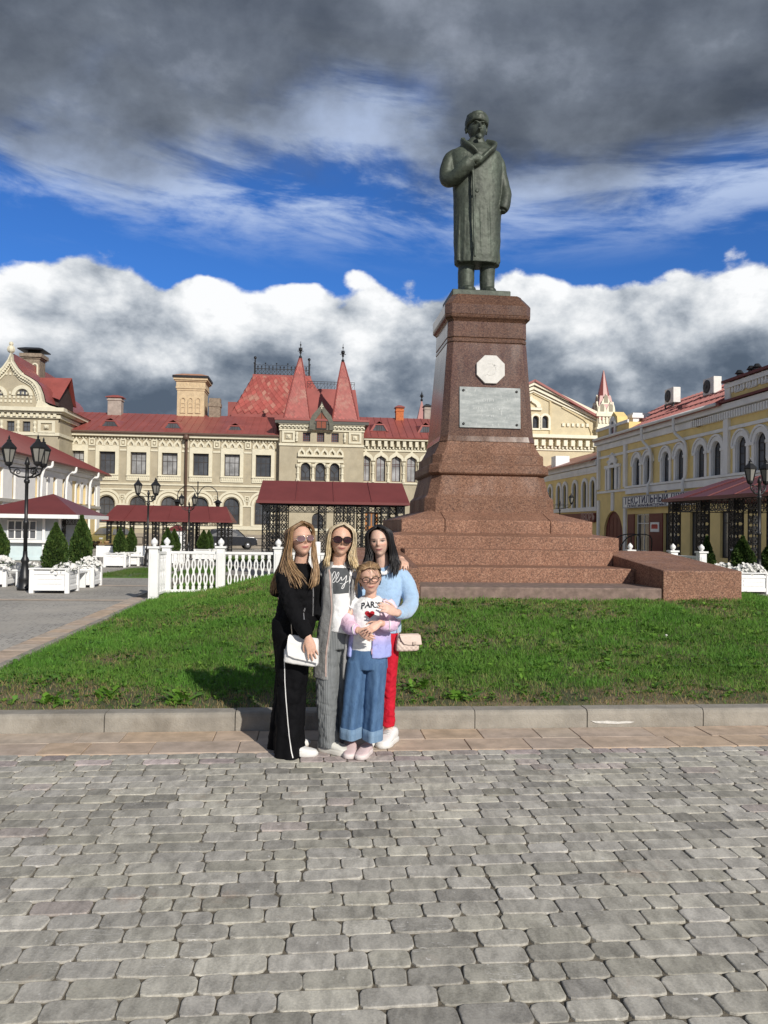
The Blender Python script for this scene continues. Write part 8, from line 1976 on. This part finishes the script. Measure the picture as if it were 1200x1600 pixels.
limb(mb, [T(624, 893, .04, 11.5), T(634, 908, .03, 13), T(642, 926, .0, 13), T(644, 943, -.08, 12.5), T(637, 954, -.20, 11.2), T(629, 957.5, -.35, 9.5), T(625, 957.5, -.425, 7.6)], 18, 5)
limb(mb, [T(577, 895, .04, 11), T(568, 915, .03, 12), T(565, 945, .0, 11), T(570, 960, -.04, 10)], 14, 4)
me = remesh(mb, .0075, 2, (.012, .11), (.004, .09, 'MARBLE')); garment(p3, 'sweater', me, BLUE)
mb = MB(); limb(mb, [T(589, 886, -.02, 2.6), T(594, 893, -.075, 3), T(600, 896, -.085, 3), T(607, 893, -.07, 3), T(611, 885, -.01, 2.6)], 10, 4); mb.build('collar', WT, p3.root, True)
RED = cloth('red_trousers', (.52, .012, .030), .75, .10, 14, .25, 100)
mb = MB().loft(p3.rows([(578, 627, 975, .12, .045), (578, 626, 1000, .125, .045)], 36))
mb.loft(p3.rows([(601, 626.5, 990, .11, .04), (600.5, 625, 1030, .10, .03), (600, 622.5, 1060, .085, .02), (600.5, 621.5, 1090, .075, .03), (600.5, 622, 1120, .066, .035), (601, 622, 1132, .064, .035)], 28, .95, .02, 5))
mb.loft(p3.rows([(579, 605, 990, .11, .04), (581, 604, 1030, .10, .03), (582, 603, 1060, .085, .03), (583, 602, 1100, .07, .05), (584, 602, 1132, .062, .06)], 28, .95, .02, 5, 1))
me = remesh(mb, .0072, 2, (.010, .05), (.008, .045, 'MARBLE')); garment(p3, 'trousers', me, RED)
GREYL = mat('grey_lace', (.5, .5, .5), .7)
shoe(p3, P(615, 1158, .03), R(-112), .27, WSHOE, WSOLE, .10, .056, GREYL); shoe(p3, P(592, 1152, .08), R(-100), .26, WSHOE, WSOLE, .09, .05, GREYL)
g = [[hp(H3, 0.02, -0.34, 1), hp(H3, 0.31, -0.36, 0.82), hp(H3, 0.367, -0.3, 0.42), P(611, 870, -.10), P(614, 888, -.13), P(613, 903, -.14)],
     [hp(H3, 0.02, -0.15, 1.03), hp(H3, 0.367, -0.15, 0.8), hp(H3, 0.42, -0.1, 0.42), P(619, 870, -.05), P(622, 888, -.08), P(618, 904, -.12)],
     [hp(H3, 0.02, 0.1, 1.03), hp(H3, 0.367, 0.18, 0.8), hp(H3, 0.42, 0.18, 0.42), P(620, 868, .06), P(622, 884, .05), P(620, 898, .0)],
     [hp(H3, 0, 0.28, 1), hp(H3, 0, 0.5, 0.8), hp(H3, 0, 0.52, 0.42), P(598, 870, .16), P(598, 888, .17), P(598, 905, .17)],
     [hp(H3, -0.02, 0.1, 1.03), hp(H3, -0.367, 0.18, 0.8), hp(H3, -0.42, 0.18, 0.42), P(574, 868, .06), P(570, 884, .04), P(568, 902, .0)],
     [hp(H3, 0, -0.15, 1.03), hp(H3, -0.367, -0.15, 0.8), hp(H3, -0.42, -0.1, 0.42), P(576, 870, -.05), P(572, 888, -.09), P(570, 906, -.12)],
     [hp(H3, 0, -0.32, 1), hp(H3, -0.31, -0.34, 0.82), hp(H3, -0.367, -0.28, 0.42), P(581, 870, -.09), P(577, 888, -.12), P(574, 905, -.14)]]
c3 = [((.010, .009, .010), (.012, .010, .011)), ((.018, .015, .016), (.020, .016, .016)), ((.007, .006, .007), (.008, .007, .008))]
hair(p3, g, 560, .0033, c3, H3[0], h3, capf, seed=8, jit=.008, capcol=(.010, .009, .010), wave=.002)
# beige quilted bag on her hip
BGE = mat('beige_leather', (.62, .50, .43), .45, .05, 20, .15, 60)
bg3 = thing('handbag', 'small beige quilted handbag hanging beside the pale blue sweater', 'handbag', p3.root.location+P(639.5, 1016, -.06), R(18)); kb_ = p3.k
mb = MB(); N_ = 40; rr = []
for z_, w_, d_ in ((0, 17, .030), (.010, 18.8, .040), (.035, 18.8, .042), (.06, 18.2, .040), (.09, 17, .036), (.115, 15.5, .028), (.125, 14, .018)):
    rr.append(ring((-.004, 0, z_), w_*kb_, d_, N_, 0, .5))
me = remesh(MB().loft(rr), .005, 1); me.materials.append(BGE)
nn = len(me.vertices); cc = np.empty(nn*3, np.float32); me.vertices.foreach_get('co', cc); cc = cc.reshape(-1, 3)
qd = np.abs(np.sin((cc[:, 0]+cc[:, 2])*math.pi/.036))*np.abs(np.sin((cc[:, 0]-cc[:, 2])*math.pi/.036)); cc[:, 1] += np.sign(cc[:, 1])*(.006*np.sqrt(qd)-.003); me.vertices.foreach_set('co', cc.ravel()); me.update()
link(bpy.data.objects.new('bag_body', me), bg3)
rf_ = [(-14, 16, 128, -.02), (-15.5, 18, 118, -.044), (-13.5, 19, 85, -.054), (-9, 19.5, 58, -.055), (-2, 19.5, 50, -.054)]
L_ = [(a*kb_, y, z/1000) for a, b_, z, y in rf_]; Rr = [(b_*kb_, y, z/1000) for a, b_, z, y in rf_]
MB().loft([L_+Rr[::-1], [(x, y+.007, z) for x, y, z in L_+Rr[::-1]]]).build('flap', BGE, bg3, bevel=.002)
MB().box(.020, .046, -.066, -.056, .052, .074).build('clasp', mat('beige_clasp', (.5, .4, .34), .3), bg3, bevel=.003)
MB().tube(cr([(-.068, .01, .12), (-.072, .03, .2), (-.078, .06, .32), (-.10, .10, .45)], 5), .003, 6).build('strap', BGE, bg3, True)
# ------------------------------------------------------------------ girl
p4 = Person('girl with glasses in white PARIS shirt, lilac jacket and wide blue jeans', 574, 1171, 5.52)
P, T = p4.P, p4.T
mb = MB(); h4_ = .220
H4 = (head_mesh(mb, P(582, 926.5, -.03), h4_, R(5), R(4), R(-6), .8, nose=.75, wide=1.02, cheek=.3, brow=.5), h4_)
limb(mb, [T(580, 946, .03, 12), T(581, 932, .0, 9), T(582, 920, .0, 9)], 16, 4)
core(mb, p4, P(580, 940, .04), P(577, 1020, .03), [[(P(562, 1030, .02), .055), (P(560, 1090, .02), .045), (P(556, 1152, .02), .032)], [(P(590, 1030, .02), .055), (P(588, 1090, .02), .045), (P(580, 1152, .0), .032)]])
limb(mb, [T(555, 941, .03, 7.5), T(549, 958, .0, 6.8), T(547, 972, -.03, 6.5), T(556, 981, -.12, 5.8), T(564, 985, -.165, 5.2)], 14, 4)
limb(mb, [T(606, 941, .03, 7.5), T(615, 960, .0, 7), T(616, 974, -.04, 6.5), T(604, 975, -.14, 5.5), T(596, 973, -.19, 5)], 14, 4)
hand(mb, P(564, 984, -.168), P(577, 994, -.205)-P(564, 984, -.168), Vector((.25, .9, .1)), .142, .35, 1, .10)
hand(mb, P(595.5, 973, -.195), P(580, 984, -.235)-P(595.5, 973, -.195), Vector((-.1, .75, -.3)), .142, .35, -1, .14)
me = remesh(mb, .0043, 2); paint(me, H4, (.66, .405, .305), lips=(.48, .17, .16), brow=(.24, .14, .07), lid=True); link(bpy.data.objects.new('body', me), p4.root)
mb = MB().loft(p4.rows([(551, 606, 1021, .105, .02), (552, 605, 1005, .11, .02), (552, 604, 985, .108, .015), (552, 606, 965, .105, .015), (553, 608, 950, .105, .02), (555, 606, 942, .095, .025), (562, 600, 936, .075, .03), (569, 594, 931, .058, .03)], 36, .9, .012, 7))
limb(mb, [T(562, 941, .03, 9.5), T(554, 944, .025, 10), T(550, 951, .015, 9.5)], 16, 5)
me = remesh(mb, .006, 2, (.009, .07), (.006, .05, 'MARBLE')); garment(p4, 't_shirt', me, WT); ts4 = bvh(me)
LET = cloth('dark_letters', (.035, .04, .05), .9); REDP = cloth('red_print', (.42, .02, .03), .9)
tm_ = text_mesh('PARIS', .066, 'shirt_lettering', LET, p4.root, (0, 0, 0), (0, 0, 0), ext=0, bold=.0022)
xs_ = [v_.co.x for v_ in tm_.data.vertices]; wid = max(xs_)-min(xs_); mid_ = (max(xs_)+min(xs_))/2; sc_ = 30*p4.k/wid
pc_ = P(582, 944.5); pts = []
for v_ in tm_.data.vertices:
    x = (v_.co.x-mid_)*sc_; pts.append((pc_.x+x, pc_.z+v_.co.y*sc_*1.0+.006-(x/.07)**2*.012+x*.02))
for v_, q in zip(tm_.data.vertices, press(ts4, pts, .0035)): v_.co = q
tm_.rotation_euler = (0, 0, 0); tm_.data.update()
ov = [(P(580.5, 957).x+.0022*16*math.sin(a)**3, P(580.5, 957).z+.0019*(13*math.cos(a)-5*math.cos(2*a)-2*math.cos(3*a)-math.cos(4*a))) for a in np.linspace(0, 2*math.pi, 21)[:-1]]; V = press(ts4, ov+[(P(580.5, 957).x, P(580.5, 957).z)], .0035)
MB().add(V, [(i, (i+1) % 20, 20) for i in range(20)]).build('shirt_print', REDP, p4.root, True)
def lilac():
    mt = bpy.data.materials.new('lilac_pink_fade'); mt.use_nodes = True; t = NT(mt.node_tree); b = t.n['Principled BSDF']
    pos = t.new('ShaderNodeTexCoord').outputs['Object']; sp = t.new('ShaderNodeSeparateXYZ'); t.l.new(pos, sp.inputs[0])
    n = t.noise(pos, 30, 4); f = t.math('ADD', sp.outputs[2], t.math('MULTIPLY', n, .03))
    c = t.ramp(t.smooth(f, .62, 1.08), [(.0, (.33, .39, .74)), (.35, (.36, .38, .72)), (.62, (.56, .44, .68)), (.85, (.74, .50, .62)), (1, (.76, .62, .68))])
    t.put(b.inputs['Base Color'], c); b.inputs['Roughness'].default_value = .85
    bp = t.new('ShaderNodeBump'); bp.inputs['Distance'].default_value = .002; t.put(bp.inputs['Height'], t.noise(pos, 180, 3)); t.l.new(bp.outputs[0], b.inputs['Normal']); return mt
LIL = lilac()
mb = MB()
sh = shell(p4, [(-82, 212, 34.5, .125, 1024, 580, .02), (-82, 212, 33, .125, 1005, 580, .02), (-80, 215, 31, .122, 985, 581, .018), (-66, 210, 30.5, .118, 965, 582, .018), (-56, 205, 30, .115, 950, 583, .02), (-50, 200, 28, .105, 941, 584, .025), (-40, 190, 22, .085, 935, 584, .035)], .012)
mb.add(sh.v, sh.f)
limb(mb, [T(606, 940, .03, 9.5), T(614, 952, .02, 10.5), T(618, 966, -.02, 10.5), T(614, 976, -.09, 9.8), T(604, 977, -.14, 8.5), T(599.5, 975.5, -.165, 7)], 18, 5)
limb(mb, [T(550, 962, .0, 9.5), T(546, 970, -.02, 10.8), T(549, 979, -.08, 10.5), T(556, 982, -.125, 9.2), T(561, 984, -.15, 7)], 18, 5)
limb(mb, [T(548, 958, .06, 8), T(547, 985, .05, 9), T(549, 1010, .04, 8)], 14, 4)
me = remesh(mb, .006, 2, (.009, .06), (.007, .045, 'MARBLE')); garment(p4, 'jacket', me, LIL); jk = bvh(me)
ZPK = cloth('pink_zip', (.72, .45, .52), .8)
ribbon(p4, 'zip_tape', jk, [P(596, 945), P(592, 962), P(586.5, 985), P(585, 1005), P(584.5, 1023)], .007, ZPK, .004, n=8)
MB().tube(cr([P(557, 975, -.17), P(553.5, 980, -.175), P(555, 990, -.165)], 5), .004, 6).build('cuff_cord', WT, p4.root, True)
MB().tube(cr([P(611, 966, -.13), P(612, 975, -.17), P(611.5, 985, -.15)], 5), .004, 6).build('cuff_cord', WT, p4.root, True)
def denim(name, c0, c1):
    mt = bpy.data.materials.new(name); mt.use_nodes = True; t = NT(mt.node_tree); b = t.n['Principled BSDF']
    pos = t.new('ShaderNodeTexCoord').outputs['Object']; n = t.noise(t.vmath('MULTIPLY', pos, (1, 1, .3)), 26, 6, .7); n2 = t.noise(t.vmath('MULTIPLY', pos, (9, 9, 1)), 60, 3, .6)
    t.put(b.inputs['Base Color'], t.mix(t.smooth(t.math('ADD', t.math('MULTIPLY', n, .65), t.math('MULTIPLY', n2, .35)), .36, .64), c0, c1)); b.inputs['Roughness'].default_value = .85
    bp = t.new('ShaderNodeBump'); bp.inputs['Distance'].default_value = .003; t.put(bp.inputs['Height'], n); t.l.new(bp.outputs[0], b.inputs['Normal']); return mt
mb = MB()
mb.loft(p4.rows([(550, 607, 1012, .108, .02), (547, 609, 1028, .118, .02, 0, .02), (546, 609, 1042, .12, .02, 0, .03)], 44, .95, .015, 11))
mb.loft(p4.rows([(546, 578.5, 1030, .108, .02, 0, .03), (543, 575, 1060, .110, .01, 0, .07), (540.5, 572, 1095, .115, .0, 0, .09), (538.5, 570, 1125, .125, .0, 0, .09), (538.5, 569.5, 1134, .127, .0, 0, .08)], 36, .95, 0, 5, .2))
mb.loft(p4.rows([(577, 608.5, 1030, .108, .02, 0, .03), (576, 606, 1060, .110, .01, 0, .07), (574.5, 604, 1095, .115, .0, 0, .09), (573, 602.5, 1125, .125, .0, 0, .09), (573, 602.5, 1136, .127, .0, 0, .08)], 36, .95, 0, 5, 1.3))
me = remesh(mb, .007, 2, (.008, .14), (.003, .10, 'MARBLE')); garment(p4, 'jeans', me, denim('blue_denim', (.040, .095, .20), (.080, .16, .29)))
cuffm = denim('pale_denim', (.13, .22, .34), (.21, .31, .43))
for a, b_, py0, py1, ph4 in ((537.5, 570.5, 1148, 1131.5, .2), (572.5, 603, 1151, 1134, 1.3)):
    m_ = MB().loft(p4.rows([(a-.5, b_+.5, py0, .138, .0, 0, .075), (a-.5, b_+.5, (py0+py1)/2, .138, 0, 0, .075), (a-.5, b_+.5, py1, .137, .0, 0, .075), (a+2.5, b_-2.5, py1, .116, 0, 0, .075), (a+2.5, b_-2.5, py0, .116, 0, 0, .075)], 36, .95, .075, 5, ph4), cap=False); m_.build('cuff', cuffm, p4.root, True)
PSH = mat('pale_pink_shoe', (.68, .53, .53), .6, .06, 30, .2, 120); PSO = mat('pale_pink_sole', (.70, .62, .60), .6)
shoe(p4, P(555, 1163.5, .02), R(-95), .215, PSH, PSO, .062, .042); shoe(p4, P(578, 1165, -.005), R(-108), .215, PSH, PSO, .062, .042)
g = [[hp(H4, .19, -.35, .84), hp(H4, .335, -.20, .80), hp(H4, .38, .10, .70), hp(H4, .30, .40, .55), hp(H4, .12, .50, .42)],
     [hp(H4, .08, -.385, .875), hp(H4, .24, -.18, .955), hp(H4, .29, .16, .88), hp(H4, .20, .44, .66), hp(H4, .06, .52, .46)],
     [hp(H4, .0, -.38, .89), hp(H4, .02, -.14, 1.0), hp(H4, .0, .2, .98), hp(H4, .0, .46, .74), hp(H4, .0, .54, .46)],
     [hp(H4, -.08, -.385, .875), hp(H4, -.24, -.18, .955), hp(H4, -.31, .16, .88), hp(H4, -.22, .44, .66), hp(H4, -.06, .52, .46)],
     [hp(H4, -.19, -.35, .84), hp(H4, -.335, -.20, .79), hp(H4, -.39, .10, .66), hp(H4, -.30, .40, .5), hp(H4, -.12, .50, .4)]]
c4 = [((.30, .185, .095), (.24, .145, .07)), ((.40, .27, .15), (.30, .19, .10)), ((.22, .135, .065), (.17, .10, .05))]
capg = lambda x, y, z: not (y < -.06 and z < .885-.9*x*x) and not (z < .42 and y < .12) and not (z < .2)
hair(p4, g, 330, .0024, c4, H4[0], h4_, capg, seed=12, jit=.004, capcol=(.25, .155, .08), wave=.002)
gs = [[hp(H4, -.30, -.34, .80), hp(H4, -.38, -.36, .55), hp(H4, -.42, -.30, .25), hp(H4, -.40, -.25, .0)], [hp(H4, -.34, -.20, .80), hp(H4, -.44, -.22, .55), hp(H4, -.50, -.18, .25), hp(H4, -.52, -.15, -.1)]]
hair(p4, gs, 14, .0022, c4, seed=13, jit=.008, name='loose_strands'); gs = [[hp(H4, .0, -.43, .90), hp(H4, .06, -.49, .80), hp(H4, .05, -.52, .68), hp(H4, .02, -.50, .60)], [hp(H4, .20, -.38, .86), hp(H4, .30, -.40, .70), hp(H4, .36, -.32, .5), hp(H4, .38, -.26, .30)]]
hair(p4, gs, 6, .0016, c4, seed=14, jit=.006, name='loose_strands')
glasses(p4, H4, None, BLACKP, .115, .080, .0, .0030, 'spectacles', .75)
# ------------------------------------------------------------------ small repeated relief stays joined
for o in bpy.data.objects:
    if o.parent is not None and o.type == 'MESH':
        s = o.name.split('.')[0]
        if s in ('dentil_row', 'corbel_row', 'scalloped_cornice', 'wall_ornament', 'window_reveal', 'brick_relief', 'gable_dentils', 'standing_seam', 'roof_seam', 'tower_relief', 'turret_kokoshnik', 'turret_niche', 'window_arcade', 'bay_frieze', 'worn_inscription'):
            o['kind'] = 'stuff'
